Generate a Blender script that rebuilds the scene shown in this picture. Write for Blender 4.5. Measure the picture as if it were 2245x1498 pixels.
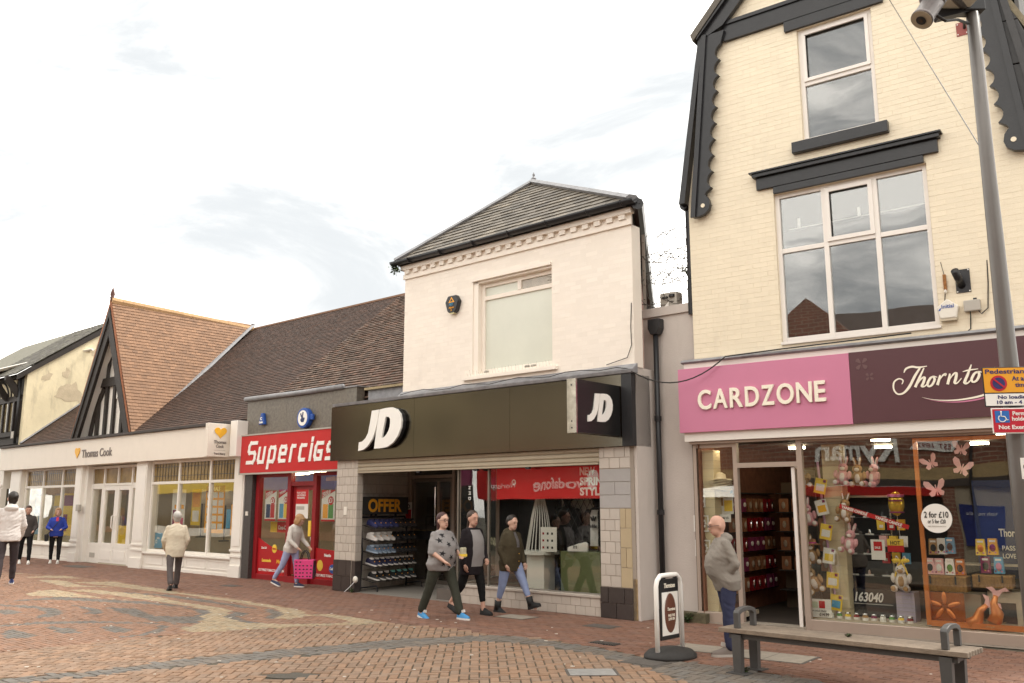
import bpy, bmesh, math, random
from mathutils import Vector, Matrix, noise
for o in list(bpy.data.objects): bpy.data.objects.remove(o)
sc = bpy.context.scene
col = sc.collection
RD = random.Random(11)
rad = math.radians
# ------------------------------------------------------------------ camera
cam_d = bpy.data.cameras.new('camera'); cam = bpy.data.objects.new('camera', cam_d); col.objects.link(cam)
cam_d.sensor_width = 36; cam_d.lens = 31.27; cam_d.clip_end = 2000; cam_d.clip_start = .05
CAM = Vector((0, 0, 1.75)); cam.location = CAM; cam.rotation_euler = (rad(90 + 10.4315), 0, 0)
sc.camera = cam
# ------------------------------------------------------------------ sky, sun, exposure
SUN_EL, SUN_AZ = 50, 60      # azimuth clockwise from +Y: hazy sun over the roofs to the right
w = bpy.data.worlds.new('World'); sc.world = w; w.use_nodes = True
nt = w.node_tree; nt.nodes.clear()
def wn(t, **k):
    n = nt.nodes.new(t)
    for a, b in k.items(): setattr(n, a, b)
    return n
out = wn('ShaderNodeOutputWorld'); bg = wn('ShaderNodeBackground'); bg.inputs[1].default_value = .1
sky = wn('ShaderNodeTexSky', sky_type='NISHITA', sun_disc=False); sky.sun_elevation = rad(SUN_EL); sky.sun_rotation = rad(SUN_AZ)
tc = wn('ShaderNodeTexCoord'); mp = wn('ShaderNodeMapping'); mp.inputs['Scale'].default_value = (1, 1, 2.6); mp.inputs['Location'].default_value = (4.05, -1.2, .7)
nz = wn('ShaderNodeTexNoise'); nz.inputs['Scale'].default_value = 2.6; nz.inputs['Detail'].default_value = 9; nz.inputs['Roughness'].default_value = .62; nz.inputs['Distortion'].default_value = .5
# a bright overcast: thin white cloud over the blue, with greyer undersides here and there
mx = wn('ShaderNodeMixRGB'); mx.inputs[0].default_value = .94; mx.inputs[2].default_value = (13.4, 12.7, 11.6, 1)
rp = wn('ShaderNodeMapRange'); rp.inputs[1].default_value = .31; rp.inputs[2].default_value = .56; rp.inputs[3].default_value = 0; rp.inputs[4].default_value = 1
pw = wn('ShaderNodeMath', operation='POWER'); pw.inputs[1].default_value = 2.6
gm = wn('ShaderNodeMixRGB'); gm.inputs[1].default_value = (3.08, 3.2, 3.28, 1)
L = nt.links.new
L(tc.outputs['Generated'], mp.inputs[0]); L(mp.outputs[0], nz.inputs[0]); L(nz.outputs[0], rp.inputs[0])
L(sky.outputs[0], mx.inputs[1]); L(rp.outputs[0], pw.inputs[0]); L(pw.outputs[0], gm.inputs[0]); L(mx.outputs[0], gm.inputs[2]); L(gm.outputs[0], bg.inputs[0]); L(bg.outputs[0], out.inputs[0])
sd = bpy.data.lights.new('sun', 'SUN'); sd.energy = 1.1; sd.angle = rad(12); sd.color = (1, .95, .87)
sun = bpy.data.objects.new('sun', sd); col.objects.link(sun)
dv = Vector((math.sin(rad(SUN_AZ)) * math.cos(rad(SUN_EL)), math.cos(rad(SUN_AZ)) * math.cos(rad(SUN_EL)), math.sin(rad(SUN_EL))))
sun.rotation_euler = (-dv).to_track_quat('-Z', 'Y').to_euler(); sun.location = dv * 60
vs = sc.view_settings; vs.view_transform = 'Standard'; vs.look = 'None'; vs.exposure = 1.5; vs.gamma = 1; vs.use_curve_mapping = False
sc.render.engine = 'CYCLES'
# ------------------------------------------------------------------ frames: x along a facade, y into the building, z up
FR = {'A': (Vector((1.8111, 14.2951, 0)), rad(-41.457)), 'B': (Vector((2.8109, 14.0665, 0)), rad(-36.716)), 'W': (Vector((0, 0, 0)), 0.)}
def fw(fr, x, y, z=0.):
    o, a = FR[fr]; c, s = math.cos(a), math.sin(a); return Vector((o.x + c * x - s * y, o.y + s * x + c * y, z))
def fm(fr, x=0, y=0, z=0, rz=0): return Matrix.Translation(fw(fr, x, y, z)) @ Matrix.Rotation(FR[fr][1] + rz, 4, 'Z')
def tagit(o, label, cat, group=None):
    o['label'] = label; o['category'] = cat
    if group: o['group'] = group
    return o
def thing(name, label, cat, fr='W', x=0, y=0, z=0, rz=0, group=None, s=1):
    o = bpy.data.objects.new(name, None); col.objects.link(o); o.empty_display_size = .1
    o.location = fw(fr, x, y, z); o.rotation_euler = (0, 0, FR[fr][1] + rz); o.scale = (s, s, s)
    return tagit(o, label, cat, group)
def link(name, me, parent=None, kind=None):
    o = bpy.data.objects.new(name, me); col.objects.link(o)
    if parent is not None: o.parent = parent
    if kind: o['kind'] = kind
    return o
def copy_tree(o, parent=None):
    c = o.copy(); col.objects.link(c); c.parent = parent
    for ch in list(o.children): copy_tree(ch, c)
    return c
# ------------------------------------------------------------------ materials
MATS = {}
def mat(name, c, rough=.6, var=.12, sc_=3., bump=0., bsc=60., metal=0., spec=.4, rnd=0., emit=0., grime=0., aniso=False, attr=None, hue=None):
    if name in MATS: return MATS[name]
    m = bpy.data.materials.new(name); m.use_nodes = True; t = m.node_tree; n = t.nodes; K = t.links.new
    p = n['Principled BSDF']; p.inputs['Roughness'].default_value = rough; p.inputs['Metallic'].default_value = metal
    p.inputs['Specular IOR Level'].default_value = spec
    co = n.new('ShaderNodeTexCoord'); base = None
    rgb = n.new('ShaderNodeRGB'); rgb.outputs[0].default_value = (c[0], c[1], c[2], 1); base = rgb.outputs[0]
    if attr:
        at = n.new('ShaderNodeAttribute'); at.attribute_name = attr; base = at.outputs['Color']
    val = None
    if var:
        a = n.new('ShaderNodeTexNoise'); a.inputs['Scale'].default_value = sc_; a.inputs['Detail'].default_value = 6; a.inputs['Roughness'].default_value = .65
        K(co.outputs['Object'], a.inputs['Vector'])
        r = n.new('ShaderNodeMapRange'); r.inputs[1].default_value = .25; r.inputs[2].default_value = .75; r.inputs[3].default_value = 1 - var; r.inputs[4].default_value = 1 + var
        K(a.outputs[0], r.inputs[0]); val = r.outputs[0]
    if rnd:
        at = n.new('ShaderNodeAttribute'); at.attribute_name = 'rnd'; oi = n.new('ShaderNodeObjectInfo')
        ad = n.new('ShaderNodeMath'); ad.operation = 'ADD'; K(at.outputs['Fac'], ad.inputs[0]); K(oi.outputs['Random'], ad.inputs[1])
        fr = n.new('ShaderNodeMath'); fr.operation = 'FRACT'; K(ad.outputs[0], fr.inputs[0])
        r2 = n.new('ShaderNodeMapRange'); r2.inputs[3].default_value = 1 - rnd; r2.inputs[4].default_value = 1 + rnd; K(fr.outputs[0], r2.inputs[0])
        if val:
            mu = n.new('ShaderNodeMath'); mu.operation = 'MULTIPLY'; K(val, mu.inputs[0]); K(r2.outputs[0], mu.inputs[1]); val = mu.outputs[0]
        else: val = r2.outputs[0]
        if hue:
            mh = n.new('ShaderNodeMixRGB'); mh.inputs[2].default_value = (*hue, 1)
            rr = n.new('ShaderNodeMath'); rr.operation = 'MULTIPLY'; rr.inputs[1].default_value = 7.31; K(fr.outputs[0], rr.inputs[0])
            r3 = n.new('ShaderNodeMath'); r3.operation = 'FRACT'; K(rr.outputs[0], r3.inputs[0])
            r4 = n.new('ShaderNodeMath'); r4.operation = 'POWER'; r4.inputs[1].default_value = 2.2; K(r3.outputs[0], r4.inputs[0])
            K(r4.outputs[0], mh.inputs[0]); K(base, mh.inputs[1]); base = mh.outputs[0]
    if val:
        hs = n.new('ShaderNodeHueSaturation'); K(base, hs.inputs['Color']); K(val, hs.inputs['Value']); base = hs.outputs[0]
    if grime:
        g = n.new('ShaderNodeTexNoise'); g.inputs['Scale'].default_value = 1.3; g.inputs['Detail'].default_value = 9; g.inputs['Roughness'].default_value = .7
        mpg = n.new('ShaderNodeMapping'); mpg.inputs['Scale'].default_value = (2.5, 2.5, .6); K(co.outputs['Object'], mpg.inputs[0]); K(mpg.outputs[0], g.inputs['Vector'])
        rg = n.new('ShaderNodeMapRange'); rg.inputs[1].default_value = .52; rg.inputs[2].default_value = .75; rg.inputs[3].default_value = 0; rg.inputs[4].default_value = grime; K(g.outputs[0], rg.inputs[0])
        mg = n.new('ShaderNodeMixRGB'); mg.inputs[2].default_value = (.16, .13, .09, 1); K(rg.outputs[0], mg.inputs[0]); K(base, mg.inputs[1]); base = mg.outputs[0]
    K(base, p.inputs['Base Color'])
    if bump:
        b = n.new('ShaderNodeTexNoise'); b.inputs['Scale'].default_value = bsc; b.inputs['Detail'].default_value = 4; K(co.outputs['Object'], b.inputs['Vector'])
        bp = n.new('ShaderNodeBump'); bp.inputs['Strength'].default_value = bump; bp.inputs['Distance'].default_value = .02; K(b.outputs[0], bp.inputs['Height']); K(bp.outputs[0], p.inputs['Normal'])
    if emit:
        K(base, p.inputs['Emission Color']); p.inputs['Emission Strength'].default_value = emit
    MATS[name] = m; return m
def glass(name, tint=(1, 1, 1), f0=.05, rough=0.0):
    if name in MATS: return MATS[name]
    m = bpy.data.materials.new(name); m.use_nodes = True; t = m.node_tree; n = t.nodes; n.clear(); K = t.links.new
    o = n.new('ShaderNodeOutputMaterial'); mi = n.new('ShaderNodeMixShader'); tr = n.new('ShaderNodeBsdfTransparent'); gl = n.new('ShaderNodeBsdfGlossy')
    tr.inputs[0].default_value = (*tint, 1); gl.inputs['Roughness'].default_value = rough
    lw = n.new('ShaderNodeLayerWeight'); lw.inputs[0].default_value = .5
    pw = n.new('ShaderNodeMath'); pw.operation = 'POWER'; pw.inputs[1].default_value = 4; K(lw.outputs['Facing'], pw.inputs[0])
    mr = n.new('ShaderNodeMapRange'); mr.inputs[3].default_value = f0; mr.inputs[4].default_value = 1; K(pw.outputs[0], mr.inputs[0])
    # old float glass is never quite flat
    co = n.new('ShaderNodeTexCoord'); nz_ = n.new('ShaderNodeTexNoise'); nz_.inputs['Scale'].default_value = .9; nz_.inputs['Detail'].default_value = 1; K(co.outputs['Object'], nz_.inputs['Vector'])
    bp = n.new('ShaderNodeBump'); bp.inputs['Strength'].default_value = .03; bp.inputs['Distance'].default_value = .2; K(nz_.outputs[0], bp.inputs['Height']); K(bp.outputs[0], gl.inputs['Normal'])
    K(mr.outputs[0], mi.inputs[0]); K(tr.outputs[0], mi.inputs[1]); K(gl.outputs[0], mi.inputs[2]); K(mi.outputs[0], o.inputs[0])
    MATS[name] = m; return m
# ------------------------------------------------------------------ mesh builder
class MB:
    def __init__(s): s.v = []; s.f = []; s.m = []; s.r = []; s.c = []
    def face(s, idx, m=0, r=0., c=None): s.f.append(idx); s.m.append(m); s.r.append(r); s.c.append(c)
    def quad(s, a, b, c, d, m=0):
        i = len(s.v); s.v += [tuple(a), tuple(b), tuple(c), tuple(d)]; s.face((i, i + 1, i + 2, i + 3), m); return s
    def ngon(s, pts, m=0):
        i = len(s.v); s.v += [tuple(p) for p in pts]; s.face(tuple(range(i, i + len(pts))), m); return s
    def box(s, x0, y0, z0, x1, y1, z1, m=0, r=0., M=None):
        if x0 > x1: x0, x1 = x1, x0
        if y0 > y1: y0, y1 = y1, y0
        if z0 > z1: z0, z1 = z1, z0
        i = len(s.v); P = [(x0, y0, z0), (x1, y0, z0), (x1, y1, z0), (x0, y1, z0), (x0, y0, z1), (x1, y0, z1), (x1, y1, z1), (x0, y1, z1)]
        if M is not None: P = [tuple(M @ Vector(p)) for p in P]
        s.v += P
        for q in ((0, 3, 2, 1), (4, 5, 6, 7), (0, 1, 5, 4), (1, 2, 6, 5), (2, 3, 7, 6), (3, 0, 4, 7)): s.face(tuple(i + k for k in q), m, r)
        return s
    def prism(s, poly, a, b, ax='y', m=0, M=None):
        """poly in the plane across ax, extruded from a to b (convex or not)"""
        A_ = sum(poly[k][0] * poly[(k + 1) % len(poly)][1] - poly[(k + 1) % len(poly)][0] * poly[k][1] for k in range(len(poly)))
        if A_ < 0: poly = poly[::-1]
        f = {'y': lambda p, t: (p[0], t, p[1]), 'z': lambda p, t: (p[0], p[1], t), 'x': lambda p, t: (t, p[0], p[1])}[ax]
        if a > b: a, b = b, a
        i = len(s.v); n = len(poly); P = [f(p, a) for p in poly] + [f(p, b) for p in poly]
        if M is not None: P = [tuple(M @ Vector(p)) for p in P]
        s.v += P
        lo = tuple(i + k for k in range(n)); hi = tuple(i + n + k for k in range(n))
        flip = ax == 'y'
        s.face(lo if flip else lo[::-1], m); s.face(hi[::-1] if flip else hi, m)
        for k in range(n):
            q = (i + k, i + (k + 1) % n, i + n + (k + 1) % n, i + n + k); s.face(q[::-1] if flip else q, m)
        return s
    def tube(s, pts, r, seg=6, m=0, cap=True, sq=None):
        pts = [Vector(p) for p in pts]; n = len(pts); base = len(s.v); up = Vector((0, 0, 1)); prev = None
        for k in range(n):
            d = (pts[min(k + 1, n - 1)] - pts[max(k - 1, 0)]).normalized()
            a = prev if prev is not None else (up if abs(d.z) < .9 else Vector((1, 0, 0)))
            b = d.cross(a)
            if b.length < 1e-5: b = d.cross(Vector((0, 1, 0)))
            b.normalize(); a = b.cross(d).normalized(); prev = a
            rr = r[k] if isinstance(r, (list, tuple)) else r
            for j in range(seg):
                t = 2 * math.pi * j / seg; e1, e2 = math.cos(t) * rr, math.sin(t) * rr * (sq or 1)
                s.v.append(tuple(pts[k] + b * e1 + a * e2))
        for k in range(n - 1):
            for j in range(seg):
                s.face((base + k * seg + j, base + k * seg + (j + 1) % seg, base + (k + 1) * seg + (j + 1) % seg, base + (k + 1) * seg + j), m)
        if cap:
            s.face(tuple(base + j for j in range(seg))[::-1], m); s.face(tuple(base + (n - 1) * seg + j for j in range(seg)), m)
        return s
    def ell(s, c, r, su=10, sv=7, m=0, M=None):
        if not isinstance(r, (list, tuple)): r = (r, r, r)
        c = Vector(c); b = len(s.v)
        for i in range(sv + 1):
            t = math.pi * i / sv
            for j in range(su):
                p = 2 * math.pi * j / su; q = Vector((r[0] * math.sin(t) * math.cos(p), r[1] * math.sin(t) * math.sin(p), r[2] * math.cos(t)))
                if M is not None: q = M @ q
                s.v.append(tuple(c + q))
        for i in range(sv):
            for j in range(su): s.face((b + i * su + j, b + (i + 1) * su + j, b + (i + 1) * su + (j + 1) % su, b + i * su + (j + 1) % su), m)
        return s
    def lathe(s, prof, c=(0, 0, 0), seg=16, m=0):
        b = len(s.v); n = len(prof)
        for r, z in prof:
            for j in range(seg): t = 2 * math.pi * j / seg; s.v.append((c[0] + r * math.cos(t), c[1] + r * math.sin(t), c[2] + z))
        for i in range(n - 1):
            for j in range(seg): s.face((b + i * seg + j, b + i * seg + (j + 1) % seg, b + (i + 1) * seg + (j + 1) % seg, b + (i + 1) * seg + j), m)
        s.face(tuple(b + j for j in range(seg))[::-1], m); s.face(tuple(b + (n - 1) * seg + j for j in range(seg)), m)
        return s
    def mesh(s, name, mats, smooth=False):
        me = bpy.data.meshes.new(name); me.from_pydata(s.v, [], s.f)
        for m in (mats if isinstance(mats, (list, tuple)) else [mats]): me.materials.append(m)
        if any(s.m): me.polygons.foreach_set('material_index', s.m)
        if any(s.r):
            a = me.attributes.new('rnd', 'FLOAT', 'FACE'); a.data.foreach_set('value', s.r)
        if any(c is not None for c in s.c):
            a = me.attributes.new('tint', 'FLOAT_COLOR', 'FACE'); fl = []
            for c in s.c: fl += [*(c or (1, 1, 1)), 1.]
            a.data.foreach_set('color', fl)
        if smooth: me.polygons.foreach_set('use_smooth', [True] * len(me.polygons))
        me.update(); return me
    def build(s, name, mats, parent=None, smooth=False, bevel=0, kind=None, fr=None, M=None):
        o = link(name, s.mesh(name, mats, smooth), parent, kind)
        if bevel:
            b = o.modifiers.new('bevel', 'BEVEL'); b.width = bevel; b.segments = 2; b.limit_method = 'ANGLE'
        if fr: o.matrix_world = fm(fr)
        if M is not None: o.matrix_local = M
        return o
def bxo(name, m, parent, x0, y0, z0, x1, y1, z1, bevel=0, kind=None): return MB().box(x0, y0, z0, x1, y1, z1).build(name, m, parent, bevel=bevel, kind=kind)
# ------------------------------------------------------------------ lettering
_cap = [None]
def text_mesh(s, h, w=None, ext=.01, bold=0., shear=0., align='LEFT', sp=1., bev=0.):
    def raw(st):
        cu = bpy.data.curves.new('lettering', 'FONT'); cu.body = st; cu.size = 1; cu.extrude = 0; cu.offset = 0; cu.space_character = sp; cu.shear = shear; cu.resolution_u = 4
        return cu
    def ev(cu):
        o = bpy.data.objects.new('tmp', cu); col.objects.link(o); dg = bpy.context.evaluated_depsgraph_get()
        me = bpy.data.meshes.new_from_object(o.evaluated_get(dg)); bpy.data.objects.remove(o); bpy.data.curves.remove(cu); return me
    if _cap[0] is None:
        me = ev(raw('H')); _cap[0] = max(v.co.y for v in me.vertices); bpy.data.meshes.remove(me)
    k = h / _cap[0]; cu = raw(s); cu.offset = bold / k; cu.extrude = ext / k; cu.bevel_depth = bev / k
    me = ev(cu)
    if not me.vertices: return me, 0
    x0 = min(v.co.x for v in me.vertices); x1 = max(v.co.x for v in me.vertices); sx = k if w is None else w / (x1 - x0); W = (x1 - x0) * sx
    off = {'LEFT': 0, 'CENTER': -W / 2, 'RIGHT': -W}[align]
    for v in me.vertices: v.co = Vector(((v.co.x - x0) * sx + off, -v.co.z * k - ext, v.co.y * k))
    return me, W
def text(s, parent, m, x, y, z, h, w=None, ext=.004, bold=0., shear=0., align='LEFT', name='lettering', rz=0, rx=0, ry=0, sp=1., bev=0., side=None):
    """letters stand in the local x-z plane, facing -y"""
    me, W = text_mesh(s, h, w, ext, bold, shear, align, sp, bev); me.name = name; me.materials.clear(); me.materials.append(m)
    o = link(name, me, parent); o.location = (x, y, z); o.rotation_euler = (rx, ry, rz)
    if side: me.materials.append(side)
    return o
# ------------------------------------------------------------------ rows of bricks / tiles
def scan(poly, y):
    xs = []
    for k in range(len(poly)):
        (x0, y0), (x1, y1) = poly[k], poly[(k + 1) % len(poly)]
        if (y0 <= y < y1) or (y1 <= y < y0): xs.append(x0 + (y - y0) / (y1 - y0) * (x1 - x0))
    xs.sort(); return list(zip(xs[::2], xs[1::2]))
def cut(iv, holes, y0, y1):
    for (a, b, c, d) in holes:
        if y1 > c and y0 < d:
            o = []
            for p, q in iv:
                if b <= p or a >= q: o.append((p, q)); continue
                if a > p: o.append((p, a))
                if b < q: o.append((b, q))
            iv = o
    return iv
def courses(parent, name, m, P0, U, V, poly, w, g, th, joint=.006, holes=(), tilt=0., n_ind=300, jit=.0, seed=1, wob=0., lap=1.0, mode='brick'):
    """pieces laid in staggered rows on the plane P0+U*x+V*y; the nearest n_ind are objects of their own, the rest one part"""
    rd = random.Random(seed); P0 = Vector(P0); U = Vector(U).normalized(); V = Vector(V).normalized(); N = U.cross(V).normalized()
    ys = [p[1] for p in poly]; pcs = []; j = 0; y = min(ys)
    while y < max(ys) - .01:
        yt = min(y + g, max(ys)); iv = cut(scan(poly, (y + yt) / 2), holes, y + .01, yt - .01)
        for a, b in iv:
            k = math.floor((a - (j % 2) * w / 2) / w); x = k * w + (j % 2) * w / 2
            while x < b:
                p, q = max(x, a), min(x + w, b)
                if q - p > .02: pcs.append((p, q, y, yt, abs((q - p) - w) < 1e-4 and yt - y > g - 1e-4))
                x += w
        y += g; j += 1
    me_ind = []
    def shape(B, p, q, y0, y1, dh, r, M=None, ww=0.):
        jx, jy = joint / 2, joint / 2
        if mode == 'brick': lo, hi = 0., th + dh; z = [(hi, hi), (hi, hi)]
        i = len(B.v)
        if mode == 'brick':
            c = min(.006, th * .6)
            pts = [(p + jx, y0 + jy, -.004), (q - jx, y0 + jy, -.004), (q - jx, y1 - jy, -.004), (p + jx, y1 - jy, -.004), (p + jx + c, y0 + jy + c, hi), (q - jx - c, y0 + jy + c, hi), (q - jx - c, y1 - jy - c, hi), (p + jx + c, y1 - jy - c, hi)]
            fs = ((4, 5, 6, 7), (0, 1, 5, 4), (1, 2, 6, 5), (2, 3, 7, 6), (3, 0, 4, 7))
        else:
            y1b = y1 + (y1 - y0) * (lap - 1); a0 = tilt + dh
            pts = [(p + jx, y0 + ww, a0), (q - jx, y0 - ww, a0), (q - jx, y1b, .002), (p + jx, y1b, .002), (p + jx, y0 + ww, a0 + th), (q - jx, y0 - ww, a0 + th), (q - jx, y1b, th), (p + jx, y1b, th)]
            fs = ((4, 5, 6, 7), (0, 1, 5, 4), (1, 2, 6, 5), (3, 0, 4, 7))
        for t in pts: B.v.append(tuple(U * t[0] + V * t[1] + N * t[2]) if M is None else tuple(M @ Vector(t)))
        for f_ in fs: B.face(tuple(i + k for k in f_), 0, r)
    mw = parent.matrix_world if parent else Matrix()
    bpy.context.view_layer.update(); mw = parent.matrix_world.copy() if parent else Matrix()
    full = sorted([(((mw @ (P0 + U * p[0] + V * p[2])) - CAM).length, i) for i, p in enumerate(pcs) if p[4]])
    ind = set(i for _, i in full[:n_ind])
    for k in range(6):
        B = MB(); shape(B, 0, w, 0, g, rd.uniform(-jit, jit), 0, M=Matrix(), ww=rd.uniform(-wob, wob)); me_ind.append(B.mesh(name, m))
    B = MB(); rest = 0
    R3 = Matrix((U, V, N)).transposed().to_4x4()
    for i, (p, q, y0, y1, full_) in enumerate(pcs):
        if i in ind:
            o = link(name, me_ind[rd.randrange(6)], parent); o.matrix_local = Matrix.Translation(P0 + U * p + V * y0) @ R3
        else:
            shape(B, p, q, y0, y1, rd.uniform(-jit, jit), rd.random(), ww=rd.uniform(-wob, wob)); rest += 1
    if rest:
        o = link(name, B.mesh(name, m), parent, 'stuff'); o.location = P0
    return len(pcs)
# ------------------------------------------------------------------ shared materials
M_white = mat('white_paint', (.78, .735, .665), .45, .04, grime=.06)
M_trim = mat('trim_white', (.80, .755, .69), .4, .03)
M_black = mat('black_paint', (.022, .022, .024), .45, .25, bump=.1, bsc=30)
M_blackm = mat('black_metal', (.02, .02, .022), .35, .1)
M_lead = mat('lead_flashing', (.24, .24, .25), .5, .3, 6, bump=.25, bsc=12, grime=.3)
M_glass = glass('window_glass', (.96, .97, .95), .09)
M_glassd = glass('upper_glass', (.9, .92, .92), .145)
M_dark = mat('dark_interior', (.03, .028, .025), .8, .2)
M_alu = mat('aluminium_bronze', (.42, .34, .28), .35, .06, metal=.3)
M_steel = mat('brushed_steel', (.11, .10, .08), .16, .04, metal=1.)
M_chrome = mat('chrome', (.7, .7, .68), .12, .03, metal=1.)
M_letter = mat('white_letter', (.85, .83, .78), .35, .03)
M_cream_l = mat('cream_letter', (.86, .80, .66), .4, .02)
M_red = mat('shop_red', (.50, .018, .018), .3, .06, grime=.05)
M_redd = mat('frame_red', (.26, .012, .016), .35, .08)
M_cable = mat('cable', (.025, .022, .02), .6, 0)
M_plastic_w = mat('white_plastic', (.72, .68, .60), .4, .03)
M_grey_pl = mat('grey_plastic', (.42, .39, .34), .5, .04)
M_blue = mat('alarm_blue', (.02, .08, .33), .35, .05)
M_paper = mat('paper', (.75, .72, .66), .6, .03)
M_orange = mat('orange_print', (.85, .38, .03), .5, .04)
M_yel = mat('yellow_print', (.80, .55, .06), .5, .05)
M_int = mat('interior_cream', (.50, .43, .32), .7, .08)
M_timber = mat('dark_timber', (.028, .022, .018), .6, .3, bump=.2, bsc=25)
M_lamp = mat('lit_lamp', (1, .82, .55), .5, 0, emit=12.)
# ================================================================== GROUND
def inpoly(x, y, P):
    c = False; n = len(P); j = n - 1
    for i in range(n):
        if (P[i][1] > y) != (P[j][1] > y) and x < (P[j][0] - P[i][0]) * (y - P[i][1]) / (P[j][1] - P[i][1]) + P[i][0]: c = not c
        j = i
    return c
M_joint = mat('paver_joint', (.075, .065, .045), .9, .4, 3.5)
pav = MB().quad((-150, -60, -.012), (150, -60, -.012), (150, 150, -.012), (-150, 150, -.012)).build('pavement', M_joint, kind='structure')
EDGE = [(-14, 3.5), (-9, 8.6), (-6.2, 11.27), (-5.4, 12.07), (-4.76, 12.68), (-3.21, 13.57), (-1.86, 14.0), (-.95, 13.45), (-.28, 12.8), (.43, 12.4), (1.13, 11.65), (1.54, 11.0), (2.1, 10.5), (2.6, 10.1), (4.2, 8.2), (6, 6), (6, 2), (-14, 2)]
BAND = [(-9, 6.2), (-5.25, 9.59), (-4.56, 10.05), (-3.96, 10.6), (-3.33, 11.15), (-2.41, 11.78), (-1.37, 12.41), (-.28, 12.76), (.43, 12.33), (1.13, 11.59), (1.54, 10.95), (2.1, 10.5), (2.6, 10.1), (4.2, 8.2), (6, 6), (5.2, 5.6), (3.5, 7.4), (2.2, 8.9), (1.65, 9.6), (1.42, 10.4), (1.07, 11.0), (.41, 11.78), (-.27, 12.22), (-1.29, 11.71), (-2.18, 11.21), (-3.16, 10.6), (-3.65, 10.32), (-4.24, 9.88), (-4.87, 9.44), (-8.5, 5.9)]
BUFF = [[(-9.74, 18.47), (-9.84, 19.13), (-9.68, 19.46), (-8.02, 17.83), (-6.94, 17.17), (-7.98, 17.74), (-8.96, 17.96), (-9.55, 18.21)],
 [(-9.38, 19.35), (-8.89, 19.46), (-7.27, 18.31), (-6.06, 16.96), (-4.95, 15.97), (-4.68, 15.52), (-4.63, 14.83), (-4.08, 14.07), (-3.41, 13.84), (-2.38, 14.07), (-2.97, 14.83), (-3.31, 14.89), (-3.48, 14.44), (-3.7, 14.56), (-3.72, 15.1), (-4.12, 15.97), (-5.19, 17.05), (-6.58, 18.38), (-7.0, 18.61), (-8.98, 20.39), (-10.26, 21.33), (-9.32, 21.41), (-7.28, 19.35), (-6.71, 18.74), (-5.33, 17.5), (-4.22, 16.37), (-3.54, 15.59), (-3.35, 15.03), (-2.99, 15.1), (-2.3, 14.5), (-1.81, 13.93), (-2.32, 13.72), (-3.32, 13.5), (-4.22, 13.07), (-4.65, 13.07), (-4.8, 13.5), (-4.71, 13.95), (-4.81, 14.44), (-5.03, 14.89), (-5.03, 15.38), (-5.2, 15.74), (-5.91, 16.53), (-7.5, 17.93)],
 [(-13.29, 24.16), (-12.3, 24.33), (-12.05, 24.05), (-13.1, 23.92)], [(-12.03, 22.64), (-11.75, 23.17), (-11.19, 23.07), (-10.52, 22.34), (-11.39, 22.55)], [(-11.27, 21.83), (-10.74, 21.83), (-9.44, 20.27), (-8.42, 19.98), (-9.73, 20.08)]]
GREY = [[(-5.79, 16.21), (-5.33, 15.82), (-5.04, 15.45), (-5.03, 14.89), (-4.81, 14.44), (-4.76, 14.01), (-4.95, 13.89), (-5.01, 14.07), (-4.95, 14.44), (-5.14, 14.83), (-5.13, 15.23), (-5.39, 15.67)],
 [(-4.63, 14.76), (-4.66, 15.45), (-4.36, 15.23), (-4.37, 14.69), (-4.16, 14.31), (-3.57, 13.89), (-3.99, 14.01), (-4.41, 14.37)], [(-3.96, 14.63), (-3.96, 15.1), (-4.26, 15.89), (-3.99, 15.67), (-3.72, 15.1), (-3.7, 14.5)],
 [(-8.75, 15.78), (-8.51, 15.71), (-8.16, 15.36), (-8.17, 15.09), (-8.4, 15.16)], [(-9.18, 16.54), (-8.57, 16.38), (-7.89, 15.93), (-7.44, 15.36), (-7.34, 14.83), (-7.58, 14.52), (-7.64, 15.09), (-7.81, 15.5), (-8.25, 15.93), (-9.05, 16.31)],
 [(-7.96, 16.54), (-7.15, 15.93), (-6.76, 15.36), (-6.77, 15.09), (-7.07, 15.22), (-7.12, 15.64)], [(-7.08, 16.08), (-6.48, 15.93), (-5.71, 14.83), (-5.08, 14.83), (-5.1, 14.96), (-4.78, 14.34), (-4.92, 13.93), (-5.47, 14.22), (-6.29, 15.09)],
 [(-6.9, 13.66), (-6.44, 13.45), (-5.95, 12.94), (-6.33, 12.94)], [(-6.07, 13.66), (-5.82, 13.66), (-5.42, 13.24), (-5.44, 12.94), (-5.74, 13.14)], [(-7.12, 12.94), (-7.16, 13.29), (-6.81, 12.94), (-6.47, 12.75), (-6.53, 12.43), (-6.78, 12.43)],
 [(-5.21, 13.71), (-5.05, 13.66), (-4.91, 12.94), (-5.1, 12.61), (-5.33, 12.52), (-5.13, 12.85), (-5.08, 13.24)], [(-7.61, 13.77), (-7.24, 14.16), (-6.37, 14.22), (-4.9, 13.88), (-6.26, 13.99), (-7.12, 13.9), (-7.49, 13.55)],
 [(-9.46, 17.03), (-8.83, 17.93), (-6.76, 17.03), (-5.3, 15.93), (-6.66, 16.68), (-8.64, 17.4)], [(-8.2, 18.95), (-6.9, 18.35), (-5.3, 16.9), (-4.4, 15.95), (-4.6, 15.95), (-5.6, 16.95), (-7.0, 18.15)]]
MOS = [(-9.6, 8.8), (-6.2, 11.27), (-5.4, 12.07), (-4.76, 12.68), (-3.21, 13.57), (-1.7, 13.95), (-3.2, 15.4), (-5.2, 17.6), (-7.2, 19.4), (-9.2, 21.5), (-11.5, 23.4), (-14, 24.6), (-16, 21), (-14, 12)]
C_near = (.25, .163, .108); C_far = (.19, .103, .072); C_grey = (.145, .127, .108); C_buff = (.33, .26, .17); C_mos = (.235, .137, .09)
pr = random.Random(5)
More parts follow.
